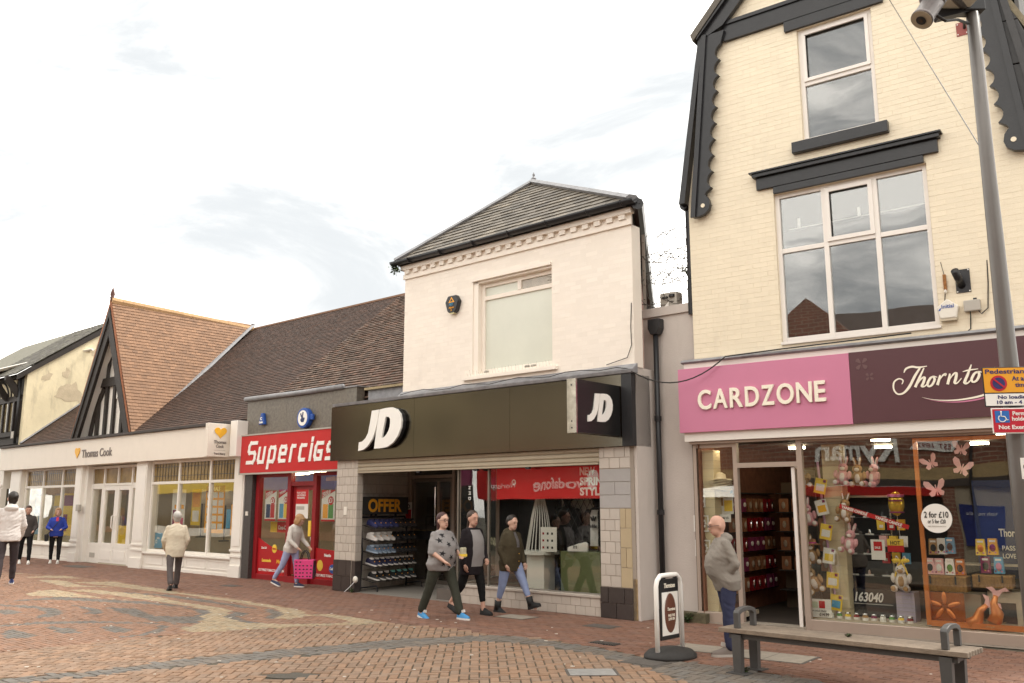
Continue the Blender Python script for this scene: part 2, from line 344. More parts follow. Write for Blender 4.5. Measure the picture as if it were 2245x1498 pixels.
def jc(c, k=.11):
    v = 1 + pr.uniform(-k, k); h = pr.uniform(-.06, .06); return (c[0] * v * (1 + h), c[1] * v, c[2] * v * (1 - h))
M_pav = mat('clay_pavers', (.4, .2, .12), .75, .14, 9, bump=.25, bsc=90, attr='tint', spec=.3)
M_pn = mat('clay_paver_orange', C_near, .75, .14, 9, bump=.25, bsc=90, rnd=.11, spec=.3, hue=(.225, .15, .102)); M_pg = mat('clay_paver_grey', C_grey, .75, .12, 9, bump=.25, bsc=90, rnd=.15, spec=.3)
PB = MB(); near = []
def paver(B, M, w_, d_, c, j=.007):
    i = len(B.v); h = pr.uniform(-.002, .0015); tx, ty = pr.uniform(-.002, .002), pr.uniform(-.002, .002); ch = .005; a, b = w_ / 2 - j / 2, d_ / 2 - j / 2
    for sx, sy in ((-1, -1), (1, -1), (1, 1), (-1, 1)): B.v.append(tuple(M @ Vector((sx * a, sy * b, -.012))))
    for sx, sy in ((-1, -1), (1, -1), (1, 1), (-1, 1)): B.v.append(tuple(M @ Vector((sx * (a - ch), sy * (b - ch), h + tx * sx + ty * sy))))
    for q in ((4, 5, 6, 7), (0, 1, 5, 4), (1, 2, 6, 5), (2, 3, 7, 6), (3, 0, 4, 7)): B.face(tuple(i + k for k in q), 0, 0, c)
PATCH = [(-2.75, 9.78), (-2.3, 9.98), (-2.02, 9.86), (-2.1, 9.62), (-2.4, 9.64)]
HOLES = [PATCH]
def visible(x, y):
    if y < 6.8: return False
    return abs(x) < y * .60 + 2.2
def herring(ang, u, test, cfun, near_ok, x0, x1, y0, y1, jt):
    R_ = Matrix.Rotation(rad(ang), 4, 'Z'); Ri = R_.inverted(); cs = [Ri @ Vector(p) for p in ((x0, y0, 0), (x1, y0, 0), (x1, y1, 0), (x0, y1, 0))]
    i0, i1 = int(min(c.x for c in cs) / u) - 1, int(max(c.x for c in cs) / u) + 1; j0, j1 = int(min(c.y for c in cs) / u) - 1, int(max(c.y for c in cs) / u) + 1
    for a in range(i0, i1):
        for b in range(j0, j1):
            t = (a - b) % 4
            if t == 0: cx, cy, ww, dd = a + 1, b + .5, 2 * u, u
            elif t == 3: cx, cy, ww, dd = a + .5, b + 1, u, 2 * u
            else: continue
            p = R_ @ Vector((cx * u, cy * u, 0))
            if not (x0 < p.x < x1 and y0 < p.y < y1) or not visible(p.x, p.y) or not test(p.x, p.y): continue
            M = Matrix.Translation(p) @ R_; c = cfun(p.x, p.y)
            if near_ok: near.append((p.length, M, ww, dd, c, jt))
            else: paver(PB, M, ww, dd, jc(c), jt)
inband = lambda x, y: inpoly(x, y, BAND)
okh = lambda x, y: not any(inpoly(x, y, h) for h in HOLES)
herring(2, .105, lambda x, y: inpoly(x, y, EDGE) and not inband(x, y) and okh(x, y), lambda x, y: C_near, True, -9, 6.5, 6.8, 14.2, .012)
herring(-38, .105, inband, lambda x, y: C_grey, True, -9, 6.5, 6.8, 13, .007)
near.sort(key=lambda t: t[0])
shared = {}
for k, (d_, M, ww, dd, c, jt) in enumerate(near):
    if k < 300:
        key = (round(ww, 3), c, k % 4)
        if key not in shared:
            B = MB(); paver(B, Matrix(), ww, dd, None, jt); shared[key] = B.mesh('brick', M_pg if c == C_grey else M_pn)
        o = link('brick', shared[key], pav); o.matrix_local = M
    else: paver(PB, M, ww, dd, jc(c), jt)
# mosaic of small setts
def rows(ang, w_, d_, test, cfun, x0, x1, y0, y1, jt=.006):
    R_ = Matrix.Rotation(rad(ang), 4, 'Z'); Ri = R_.inverted(); cs = [Ri @ Vector(p) for p in ((x0, y0, 0), (x1, y0, 0), (x1, y1, 0), (x0, y1, 0))]
    for b in range(int(min(c.y for c in cs) / d_) - 1, int(max(c.y for c in cs) / d_) + 1):
        for a in range(int(min(c.x for c in cs) / w_) - 1, int(max(c.x for c in cs) / w_) + 2):
            p = R_ @ Vector(((a + (b % 2) * .5) * w_, b * d_, 0))
            if x0 < p.x < x1 and y0 < p.y < y1 and visible(p.x, p.y) and test(p.x, p.y): paver(PB, Matrix.Translation(p) @ R_, w_, d_, jc(cfun(p.x, p.y)), jt)
def mosc(x, y):
    for P in BUFF:
        if inpoly(x, y, P): return C_buff
    for P in GREY:
        if inpoly(x, y, P): return C_grey
    return C_mos
inmos = lambda x, y: inpoly(x, y, MOS) and not inpoly(x, y, EDGE)
rows(-41.5, .13, .075, inmos, mosc, -16, -1.5, 7.5, 25, .004)
def farz(x, y):
    if inpoly(x, y, MOS) or inpoly(x, y, EDGE) or inband(x, y): return False
    d = Vector((x, y, 0)) - FR['A'][0]; n_ = d.x * .66206 + d.y * .74945; return n_ < .62
rows(-41.5, .215, .1025, farz, lambda x, y: C_far, -20, 9, 6.8, 34, .006)
PB.build('brick', M_pav, pav, kind='stuff')
# covers and patches set in the paving
M_conc = mat('concrete_cover', (.27, .235, .19), .85, .2, 8, bump=.3, bsc=40, grime=.3); M_iron = mat('cast_iron', (.085, .075, .065), .7, .25, 20, bump=.4, bsc=50)
MB().prism([(x, y) for x, y in PATCH], -.011, -.003, 'z').build('asphalt_patch', mat('asphalt', (.085, .075, .06), .9, .3, 30, bump=.4, bsc=120), pav)
def cover(label, x, y, w_, d_, ang, m, n=1, pale=False):
    t = thing('access_cover', label, 'manhole cover', 'W', x, y, 0, rad(ang), 'covers set in the paving')
    MB().box(-w_ / 2, -d_ / 2, -.01, w_ / 2, d_ / 2, .004).build('frame', M_iron, t)
    for k in range(n):
        x0 = -w_ / 2 + .025 + k * (w_ - .05) / n; MB().box(x0 + .004, -d_ / 2 + .025, 0, x0 + (w_ - .05) / n - .008, d_ / 2 - .025, .008).build('plate', m, t, bevel=.002)
    return t
cover('square concrete cover in front of the sports shop window', .07, 14.72, .62, .42, -41, M_conc)
cover('dark cover close to the tiled right pillar of the sports shop', 1.32, 13.62, .5, .32, -41, M_iron)
cover('wide concrete slab cover behind the wooden bench', 3.05, 10.95, .95, .6, -37, M_conc, 2)
cover('concrete slab cover beside the feet of the standing man', 2.35, 11.55, .7, .55, -37, M_conc)
cover('iron cover at the foot of the pavement advertising board', 1.5, 10.55, .5, .35, -41, M_iron)
cover('pale metal cover low in the centre right of the paving', .85, 9.95, .55, .4, 2, mat('galvanised', (.45, .45, .44), .4, .2, 12, metal=.6))
cover('small dark cover left of the woman with the pink bag', -6.2, 20.3, .5, .3, -41, M_iron)
cover('dark oval shaped cover in front of the white shop doors', -12.6, 26.6, 1.2, .5, -41, M_iron)
t = thing('drain_grate', 'black slotted drain grate in the red paving near the grey band', 'drain', 'W', 1.2, 11.97, 0, rad(-41))
MB().box(-.2, -.1, -.01, .2, .1, .003).build('frame', M_blackm, t)
for k in range(9): bxo('bar', M_iron, t, -.18 + k * .042, -.085, 0, -.16 + k * .042, .085, .012)
# ================================================================== LEFT TIMBERED HOUSE (frame A)
bl = thing('timbered_house', 'timber framed house with peeling cream side wall at the left edge', 'building', 'A')
M_cream = mat('cream_render', (.76, .67, .46), .85, .10, 1.4, bump=.35, bsc=7, grime=.45)
M_patch = mat('bare_render', (.56, .47, .33), .9, .15, 5, bump=.3, bsc=30)
M_slate = mat('slate', (.10, .09, .075), .7, .2, 8, rnd=.28, bump=.2, bsc=40, hue=(.13, .125, .09))
M_slate2 = mat('stone_slate', (.23, .20, .15), .8, .2, 8, rnd=.3, bump=.3, bsc=30)
xs = -26.65
wall = MB().prism([(.56, 0), (.56, 6.63), (3.6, 8.75), (8.5, 5.5), (8.5, 0)], xs - .25, xs, 'x').build('side_wall', M_cream, bl)
for pts in ([(1.55, 5.75), (1.75, 6.15), (2.25, 6.35), (2.6, 5.95), (2.62, 5.6), (2.1, 5.62)], [(2.75, 7.5), (3.1, 8.05), (3.3, 8.1), (3.05, 7.4)], [(1.0, 6.35), (1.3, 6.65), (1.5, 6.6), (1.25, 6.3)], [(1.75, 6.6), (1.95, 6.85), (2.1, 6.75), (1.95, 6.5)]):
    rp_ = []
    for k in range(len(pts)):
        a_, b_ = Vector(pts[k]), Vector(pts[(k + 1) % len(pts)])
        for q in range(4): c_ = a_.lerp(b_, q / 4); rp_.append((c_.x + RD.uniform(-.05, .05), c_.y + RD.uniform(-.05, .05)))
    MB().prism(rp_, xs + .001, xs + .006, 'x').build('bare_patch', M_patch, wall)
bxo('front_wall', M_timber, bl, -34, .6, 3.9, xs - .25, .85, 6.6)
bxo('shopfront_wall', M_white, bl, -34, .55, 2.35, -27.95, .8, 3.9); bxo('shop_glazing', mat('far_dark_glass', (.1, .09, .07), .1, .2), bl, -34, .7, 0, -27.95, .78, 2.35)
bxo('fascia_moulding', M_trim, bl, -34, .5, 2.4, -28, .55, 2.5); bxo('jamb', M_white, bl, -28.3, .5, 0, -27.95, .7, 2.35)
roofb = MB().quad((-36, .15, 6.45), (xs + .12, .15, 6.45), (xs + .12, 3.62, 9.0), (-36, 3.62, 9.0)).quad((-36, 3.62, 9.0), (xs + .12, 3.62, 9.0), (xs + .12, 8.5, 5.5), (-36, 8.5, 5.5)).build('roof', M_slate, bl)
courses(bl, 'slate', M_slate, (-36, .1, 6.45), (1, 0, 0), (0, 3.52, 2.55), [(5.5, 0), (36 + xs + .14, 0), (36 + xs + .14, 4.34), (5.5, 4.34)], .25, .18, .008, .004, tilt=.012, n_ind=60, jit=.004, seed=3, lap=1.1, mode='tile')
MB().prism([(.2, 6.25), (.2, 6.45), (3.6, 8.95), (3.6, 8.7)], xs - .02, xs + .1, 'x').build('verge', M_timber, bl)
# cross gable roof above its left end
MB().quad((-34, .0, 6.6), (-29.2, .0, 6.6), (-26.6, 2.7, 7.6), (-34, 2.9, 7.7)).build('cross_gable_roof', M_slate2, bl)
courses(bl, 'stone_slate', M_slate2, (-33, .0, 6.62), (1, 0, 0), (0, 2.8, 1.06), [(0, 0), (3.6, 0), (6.2, 2.7), (6.2, 3.0), (0, 3.0)], .32, .24, .015, .005, tilt=.02, n_ind=60, jit=.006, seed=4, lap=1.1, mode='tile')
MB().tube([(-29.5, -.1, 6.68), (-28, 1.3, 7.2), (-26.5, 2.75, 7.68)], .12, 5, sq=.4).build('valley_flashing', M_trim, bl)
# timber front: beam, brackets, windows
for (a, b, c, d, y) in ((-34, 5.54, xs - .25, 5.75, .52), (-34, 4.25, xs - .25, 4.42, .5), (-34, 3.95, xs - .25, 4.0, .52), (-34, 6.38, xs - .25, 6.55, .45)): bxo('beam', M_timber, bl, a, y, b, c, .62, d)
for x in (-27.0, -27.55, -28.05, -28.6, -29.1): bxo('stud', M_timber, bl, x - .06, .5, 4.42, x + .06, .61, 5.54)
for x in (-27.05, -28.3): MB().prism([(.5, 5.6), (.35, 5.7), (-.05, 6.25), (-.05, 6.4), (.1, 6.4), (.5, 5.85)], x - .08, x + .08, 'x').build('bracket', M_timber, bl)
M_lead_g = mat('leaded_glass', (.16, .125, .065), .12, .5, 5)
for x in (-27.82, -28.33, -28.85): bxo('leaded_pane', M_lead_g, bl, x - .2, .56, 4.45, x + .2, .59, 5.52)
for k in range(4):
    pts = [(-27.55 - .3 * k + .9 * math.cos(t), 5.75 + .62 * math.sin(t)) for t in [i * .26 for i in range(7)]]
    MB().tube([(p[0] - .75, .55, p[1]) for p in pts], .035, 5).build('curved_brace', M_timber, bl)
for x in (-28.9, -28.4, -27.9): bxo('infill_panel', M_cream, bl, x - .22, .57, 5.76, x + .24, .595, 6.37)
bxo('junction_box', M_grey_pl, bl, -27.25, .4, 4.15, -27.0, .52, 4.4)
MB().tube([(-26.95, .45, 6.3), (-26.95, .45, 3.95)], .05, 8).build('downpipe', M_blackm, bl, smooth=True)
# ================================================================== TRAVEL SHOP (frame A)
Y0 = .58
tcb = thing('travel_shop', 'long white travel agency shopfront with timbered gable and tiled roof', 'building', 'A')
M_tile_o = mat('orange_clay_tile', (.265, .148, .085), .75, .12, 6, rnd=.12, bump=.15, bsc=30, hue=(.21, .12, .072))
M_tile_d = mat('brown_clay_tile', (.058, .034, .024), .75, .15, 5, rnd=.22, bump=.15, bsc=30, hue=(.08, .042, .028))
M_tile_m = mat('weathered_clay_tile', (.125, .088, .066), .75, .15, 5, rnd=.38, bump=.15, bsc=30, hue=(.155, .088, .06))
M_ridge = mat('ridge_tile', (.45, .28, .14), .75, .15, 8, rnd=.1)
M_fasc = mat('fascia_white', (.77, .695, .60), .4, .03, grime=.05)
# interior
inn = MB(); inn.box(-27.4, 4.6, 0, -11.8, 4.7, 3); inn.box(-27.4, .75, -.02, -11.8, 4.7, .03); inn.box(-27.4, .8, 2.95, -11.8, 4.7, 3.05)
inn.build('shop_interior', M_int, tcb)
bxo('party_wall', M_int, tcb, -11.85, .75, 0, -11.77, 4.6, 3.0); bxo('party_wall', M_int, tcb, -27.45, .75, 0, -27.35, 4.6, 3.0)
for x in (-25.2, -23.3, -19.2, -15.8, -13.6): bxo('ceiling_light', M_lamp, tcb, x, 1.6, 2.9, x + .5, 1.75, 2.945)
# fascia
fas = bxo('fascia', M_fasc, tcb, -27.92, .36, 2.99, -11.95, .75, 3.80, bevel=.01)
bxo('fascia_cap', mat('cap_dark', (.05, .04, .035), .6, .3), tcb, -28.0, .28, 3.805, -11.9, .6, 3.87)
bxo('fascia_end', M_trim, tcb, -12.05, .2, 2.95, -11.74, .7, 3.84, bevel=.008)
def heart(cx, cz, w_, h_):
    P = []
    for k in range(28):
        t = 2 * math.pi * k / 28; P.append((cx + w_ * (16 * math.sin(t) ** 3) / 32, cz + h_ * ((13 * math.cos(t) - 5 * math.cos(2 * t) - 2 * math.cos(3 * t) - math.cos(4 * t)) + 2.5) / 29))
    return P
M_heart = mat('heart_gold', (.80, .42, .03), .35, .1); M_tctext = mat('grey_brown_print', (.20, .17, .15), .5, .03)
MB().prism(heart(-21.29, 3.39, .36, .34), .335, .358).build('heart_emblem', M_heart, fas, bevel=.008)
text('Thomas Cook', fas, M_tctext, -20.96, .357, 3.235, .24, 2.1, .006, .006)
# pilasters
for a, b in ((-27.1, -26.15), (-21.63, -21.15), (-17.5, -16.84), (-12.24, -11.77)):
    p = bxo('pilaster', M_white, tcb, a, .5, 0, b, .9, 2.988)
    MB().box(a + .06, .485, .75, b - .06, .5, 2.85).box(a - .02, .46, 0, b + .02, .52, .28).box(a - .02, .47, .62, b + .02, .53, .67).box(a - .02, .47, .48, b + .02, .53, .53).build('moulding', M_trim, p)
def win_frame(parent, name, xs_, zs_, y, bar, m, gm, dep=.08, pane_name='pane', solid=(), gy=None):
    """frame with mullions at xs_ and transoms at zs_ (outer edges included); a pane in each opening"""
    B = MB(); h = bar / 2
    for i, x in enumerate(xs_): B.box(x - h, y, zs_[0] - h, x + h, y + dep, zs_[-1] + h)
    for z in zs_:
        for i in range(len(xs_) - 1): B.box(xs_[i] + h, y + .006, z - h, xs_[i + 1] - h, y + dep - .006, z + h)
    f = B.build(name, m, parent, bevel=.004)
    gy = y + dep * .5 if gy is None else gy
    for i in range(len(xs_) - 1):
        for j in range(len(zs_) - 1):
            mm = gm(i, j) if callable(gm) else gm
            if mm is not None: MB().box(xs_[i] + h - .004, gy, zs_[j] + h - .004, xs_[i + 1] - h + .004, gy + .006, zs_[j + 1] - h + .004).build(pane_name, mm, f)
    return f
M_stain = mat('stained_glass', (.24, .16, .06), .22, .5, 2.2, spec=.5)
def leads(parent, x0, x1, z0, z1, y, n=9):
    B = MB()
    for k in range(1, n): x = x0 + (x1 - x0) * k / n; B.box(x - .006, y - .006, z0, x + .006, y, z1)
    for z in (z0 + (z1 - z0) * .3, z0 + (z1 - z0) * .8): B.box(x0, y - .006, z - .006, x1, y, z + .006)
    B.build('lead_cames', M_blackm, parent)
for xs_, zb in (((-25.97, -24.49, -22.93, -21.68), .53), ((-16.78, -15.24, -13.61, -12.26), .50)):
    f = win_frame(tcb, 'shop_window', xs_, (zb, 2.37, 2.95), .62, .075, M_white, lambda i, j: M_glass if j == 0 else M_stain, .1)
    for i in range(3): leads(f, xs_[i] + .04, xs_[i + 1] - .04, 2.41, 2.91, .665)
    bxo('sill', M_white, tcb, xs_[0] - .1, .5, zb - .09, xs_[-1] + .08, .72, zb - .04, bevel=.008)
    r_ = bxo('stall_riser', M_white, tcb, xs_[0] - .1, .56, 0, xs_[-1] + .05, .74, zb - .09); n = 4
    for k in range(n):
        a = xs_[0] + (xs_[-1] - xs_[0]) * k / n + .06; b = xs_[0] + (xs_[-1] - xs_[0]) * (k + 1) / n - .06
        MB().box(a, .548, .13, b, .56, .16).box(a, .548, zb - .17, b, .56, zb - .14).box(a, .548, .13, a + .03, .56, zb - .14).box(b - .03, .548, .13, b, .56, zb - .14).build('panel_moulding', M_trim, r_)
    bxo('plinth', M_white, r_, xs_[0] - .1, .53, 0, xs_[-1] + .05, .56, .07)
# door bay
dx = (-20.94, -20.09, -19.16, -18.24, -17.55); yd = .74
f = win_frame(tcb, 'door_bay_fanlight', dx, (2.38, 2.92), yd, .075, M_white, M_stain, .1)
bxo('reveal', M_white, tcb, -21.16, .6, 0, -20.94, .95, 2.98); bxo('reveal', M_white, tcb, -17.55, .6, 0, -17.49, .95, 2.98)
for i in (0, 3):
    f = win_frame(tcb, 'side_light', (dx[i] + .05, dx[i + 1] - .05), (.55, 2.3), yd, .1, M_white, M_glass, .1)
    bxo('lower_panel', M_white, tcb, dx[i], yd + .005, 0, dx[i + 1], yd + .09, .5)
for i in (1, 2):
    f = win_frame(tcb, 'door', (dx[i] + .07, dx[i + 1] - .07), (.55, 2.27), yd, .13, M_trim, M_glass, .09)
    MB().box(dx[i] + .01, yd + .006, .03, dx[i + 1] - .01, yd + .08, .49).box(dx[i] + .12, yd - .006, .12, dx[i + 1] - .12, yd + .01, .4).build('kick_panel', M_trim, f)
    hx = dx[2] + (-.1 if i == 1 else .1); MB().tube([(hx, yd, 1.05), (hx, yd - .06, 1.08), (hx, yd - .06, 1.42), (hx, yd, 1.45)], .018, 6).build('handle', M_trim, f)
bxo('vent_grille', M_grey_pl, tcb, -20.7, yd - .008, .16, -20.35, yd + .004, .3)
bxo('door_poster', M_yel, tcb, -19.0, yd + .06, .6, -18.45, yd + .065, 1.15)
tagit(bxo('key_safe', M_grey_pl, None, 0, 0, 0, .2, .1, .2, bevel=.015), 'small grey metal box on the white pilaster left of the doors', 'box').matrix_world = fm('A', -21.2, .4, 1.57)
# window content of the travel shop
M_purple = mat('purple_print', (.22, .03, .09), .5, .05); M_lblue = mat('light_blue_print', (.10, .32, .50), .5, .05)
def poster(name, label, fr, x, y, z, w_, h_, m, rz=0, items=(), lines=(), cat='poster', group=None):
    """flat printed sheet hanging at (x,y) centre, bottom z; items = coloured rectangles, lines = texts"""
    t = thing(name, label, cat, fr, x, y, z, rz, group)
    MB().box(-w_ / 2, 0, 0, w_ / 2, .006, h_).build('sheet', m, t)
    for (a, b, c, d, mm) in items: MB().box(a * w_ - w_ / 2, -.003, b * h_, c * w_ - w_ / 2, -.0005, d * h_).build('print', mm, t)
    for (s, a, b, hh, mm, ww) in lines: text(s, t, mm, a * w_ - w_ / 2, -.004, b * h_, hh, None if ww is None else ww * w_, .001, hh * .03)
    return t
cells = [(.08 + .31 * i, .08 + .165 * j, .32 + .31 * i, .2 + .165 * j, M_paper) for i in range(3) for j in range(5)] + [(0, .86, 1, 1, M_purple)]
poster('deals_poster', 'tall orange and white deals poster hanging in the right window', 'A', -13.95, 1.0, 1.02, .95, 1.25, M_orange, 0, cells, [('DEALS', .3, .895, .1, M_letter, .45)])
poster('offer_poster', 'orange poster with white list at the right end of the window', 'A', -12.75, 1.0, .98, .75, .8, M_orange, 0, [(.1, .86, .9, 1.06, M_yel)], [('UP TO', .5, .6, .06, M_letter, None), ('SAVE', .5, .42, .06, M_letter, None), ('DEALS', .5, .24, .06, M_letter, None)])
poster('holiday_banner', 'white and pink pull up banner behind the beige jacketed man', 'A', -16.05, 1.1, .75, .55, 1.45, M_paper, .2, [(.1, .1, .55, .6, M_purple), (.2, .62, .9, .7, M_orange), (.45, .2, .9, .45, mat('pink_print', (.6, .12, .2), .5))])
poster('yellow_banner', 'yellow banner beside the white holiday banner', 'A', -15.45, 1.3, 1.2, .5, 1.0, M_yel, 0, [(.1, .5, .9, .9, M_orange), (.15, .1, .85, .4, M_paper)])
poster('travel_money_card', 'light blue card at the lower left of the right window', 'A', -16.5, .8, .56, .42, .42, M_lblue, 0, [], [('abta', .3, .6, .06, M_letter, None), ('O', .1, .3, .1, M_letter, None)])
poster('blue_leaflet', 'tilted pale blue leaflet in the middle of the right window', 'A', -13.15, 1.05, 1.15, .38, .5, M_lblue, .3)
for i, (x, m1, m2, lab) in enumerate(((-25.6, M_lblue, M_paper, 'blue and white poster far left in the left window'), (-24.0, M_int, M_yel, 'brown and yellow poster in the middle of the left window'), (-23.2, M_yel, M_purple, 'yellow poster with dark red block in the left window'), (-22.3, M_paper, M_lblue, 'white poster with blue heading at the right of the left window'))):
    poster('window_poster', lab, 'A', x, 1.0, .75, .8, 1.4, m1, 0, [(.05, .7, .95, .95, m2), (.1, .1, .5, .5, m2)], group='posters in the left travel shop window')
def lampshade(label, x, y, z):
    t = thing('lamp', label, 'lamp', 'A', x, y, z)
    MB().lathe([(.14, .42), (.33, 0), (.32, 0), (.135, .41)], seg=18).build('lamp_shade', M_paper, t, smooth=True)
    MB().tube([(0, 0, -1.0), (0, 0, .3)], .02, 6).build('lamp_stand', M_blackm, t); MB().lathe([(.15, -1.0), (.15, -.97), (.02, -.95)]).build('base', M_blackm, t)
lampshade('cream lampshade behind the middle pane of the right window', -14.9, 1.9, 1.75)
lampshade('cream lampshade behind the left pane of the right window', -17.05, 2.4, 1.8)
def armchair(label, x, y, rz):
    t = thing('armchair', label, 'chair', 'A', x, y, .03, rz)
    MB().box(-.35, -.35, .25, .35, .35, .45).build('seat', M_dark, t, bevel=.04); MB().box(-.35, .25, .4, .35, .38, .95).build('backrest', M_dark, t, bevel=.04)
    for sx in (-1, 1):
        for sy in (-1, 1): MB().tube([(sx * .3, sy * .3, 0), (sx * .3, sy * .3, .27)], .02, 6).build('leg', M_chrome, t)
armchair('dark padded chair seen low in the right window', -12.9, 2.0, .4); armchair('dark padded chair behind the middle pane of the right window', -14.6, 2.6, -.3)
t = thing('radiator_table', 'white slatted side table at the right end of the window', 'table', 'A', -12.75, 1.5, .03)
MB().box(-.35, -.3, .72, .35, .3, .76).build('table_top', M_trim, t)
for k in range(6): bxo('slat', M_trim, t, -.32 + k * .11, -.28, 0, -.28 + k * .11, -.24, .72)
# ---- roof of the travel shop
PE = Vector((0, 5.1, 4.12)); PEl = PE.length; XB = -11.8
MB().quad((-26.62, .5, 3.86), (-22.1, .5, 3.86), (-19.93, 5.65, 7.98), (-26.62, 5.65, 7.98)).quad((-17.9, .5, 3.86), (XB, .5, 3.86), (XB, 5.65, 7.98), (-19.93, 5.65, 7.98)).quad((-26.62, 5.65, 8.0), (-5.4, 5.65, 8.0), (-5.4, 10.5, 4.1), (-26.62, 10.5, 4.1)).build('roof', mat('roof_felt', (.06, .04, .03), .8), tcb)
for poly_, ni in (([(0, 0), (4.45, 0), (6.66, PEl), (0, PEl)], 20), ([(8.76, 0), (26.62 + XB, 0), (26.62 + XB, PEl), (6.72, PEl)], 130)): courses(tcb, 'tile', M_tile_d, (-26.62, .5, 3.88), (1, 0, 0), PE, poly_, .165, .105, .012, .003, tilt=.016, n_ind=ni, jit=.003, seed=8, lap=1.06, wob=.003, mode='tile')
MB().tube([(-19.9, 5.66, 8.02), (-11, 5.66, 8.02), (-5.4, 5.66, 8.02)], .08, 8).build('ridge', mat('ridge_brown', (.16, .085, .05), .8, .3, 5), tcb)
MB().tube([(-26.55, .5, 3.95), (-26.55, 5.6, 8.06)], .09, 6, sq=.35).build('wall_flashing', M_lead, tcb)
# gable
AX, AZ, BXL, BXR, BZ = -19.93, 8.18, -22.12, -17.88, 3.87
yg = .84
gw = MB().prism([(BXL + .25, BZ), (BXR - .25, BZ), (AX, AZ - .45)], yg, yg + .1).build('gable_wall', M_trim, tcb)
def slope_x(z, s): t_ = (z - BZ) / (AZ - BZ); return (BXL if s < 0 else BXR) * (1 - t_) + AX * t_
for s in (-1, 1):
    xo = BXL if s < 0 else BXR
    MB().prism([(xo, BZ - .08), (xo - s * .46, BZ - .08), (AX, AZ - 1.12), (AX, AZ)], .42, .52).build('barge_board', M_timber, tcb, bevel=.008)
    MB().prism([(xo - s * .06, BZ - .05), (xo - s * .2, BZ - .05), (AX, AZ - .5), (AX, AZ - .22)], .38, .42).build('barge_moulding', M_timber, tcb)
    MB().quad((xo - s * .4, .5, BZ), (AX, .5, AZ - .85), (AX, yg, AZ - .85), (xo - s * .4, yg, BZ)).build('soffit', M_trim, tcb)
    MB().prism([(xo - s * .02, BZ), (xo - s * .12, BZ), (AX, AZ - .12), (AX, AZ + .06)], .4, 1.2).build('roof_edge', mat('edge_tile', (.30, .12, .06), .8, .2), tcb)
MB().box(slope_x(5.55, -1) + .1, yg - .12, 5.5, slope_x(5.55, 1) - .1, yg - .02, 5.78).build('collar_beam', M_timber, gw)
MB().box(BXL + .3, yg - .1, BZ, BXR - .3, yg - .02, BZ + .09).build('base_beam', M_timber, gw)
for x in (-21.05, -20.5, -19.95, -19.35, -18.8):
    top = min(5.55, BZ + (AZ - .5 - BZ) * (1 - abs(x - AX) / 2.0) - .1); MB().box(x - .075, yg - .09, BZ + .05, x + .075, yg - .02, top).build('stud', M_timber, gw)
for s in (-1, 1):
    MB().tube([(AX + s * (1.55 - .02 * k * k - .05 * k), yg - .05, BZ + .1 + .3 * k) for k in range(6)], .075, 4).build('curved_brace', M_timber, gw)
    MB().tube([(AX + s * .62 * math.cos(k * .25), yg - .05, 5.78 + 1.15 * math.sin(k * .25)) for k in range(7)], .06, 4).build('arched_brace', M_timber, gw)
MB().box(AX - .07, yg - .1, 5.75, AX + .07, yg - .02, 7.2).build('king_post', M_timber, gw)
MB().lathe([(.05, 0), (.06, .14), (.09, .17), (.05, .2), (.075, .28), (.04, .42), (.005, .52)], (AX, .45, AZ - .05), 10).build('finial', mat('finial_brown', (.10, .04, .03), .6), tcb, smooth=True)
# gable roof planes meet the main roof in two valleys
def main_z(y): return 3.86 + (y - .5) * 4.14 / 5.15
for s in (-1, 1):
    Uy = Vector((0, 1, 0)); dn = Vector((((BXR if s > 0 else BXL) - AX), 0, BZ - AZ)); Ld = dn.length; up = -dn.normalized()
    # in-plane: along = y, across = distance up from the eave
    poly = [(0, 0), (.2, 0), (5.15, Ld), (0, Ld)]
    base = Vector((BXR if s > 0 else BXL, .42, BZ))
    MB().quad(base, base + Uy * .25, base + Uy * 5.2 + up * Ld, base + up * Ld).build('gable_roof', mat('roof_felt', (.06, .04, .03)), tcb)
    if s < 0: courses(tcb, 'tile', M_tile_o, base + Uy * 5.2 - Vector((.02, 0, 0)), -Uy, up, [(5.0, 0), (5.2, 0), (5.2, Ld), (.05, Ld)], .17, .115, .012, .003, tilt=.016, n_ind=0, jit=.003, seed=19, lap=1.06, wob=.002, mode='tile')
    if s > 0: courses(tcb, 'tile', M_tile_o, base + Vector((.02, 0, 0)), Uy, up, poly, .17, .115, .012, .003, tilt=.016, n_ind=150, jit=.003, seed=9, lap=1.06, wob=.002, mode='tile')
    V0, V1 = base + Uy * .3 + Vector((s * .05, 0, .02)), base + Uy * 5.2 + up * Ld
    MB().tube([V0 + Vector((s * .02, 0, .03)), V0.lerp(V1, .5) + Vector((0, 0, .05)), V1 + Vector((0, 0, .03))], .11, 6, sq=.45).build('valley_flashing', M_lead if s > 0 else M_tile_d, tcb)
for k in range(15):
    y = .42 + k * .345; MB().tube([(AX, y, AZ + .02 - .012 * k), (AX, y + .34, AZ + .008 - .012 * k)], .125, 8).build('ridge_tile', M_ridge, tcb, smooth=False)
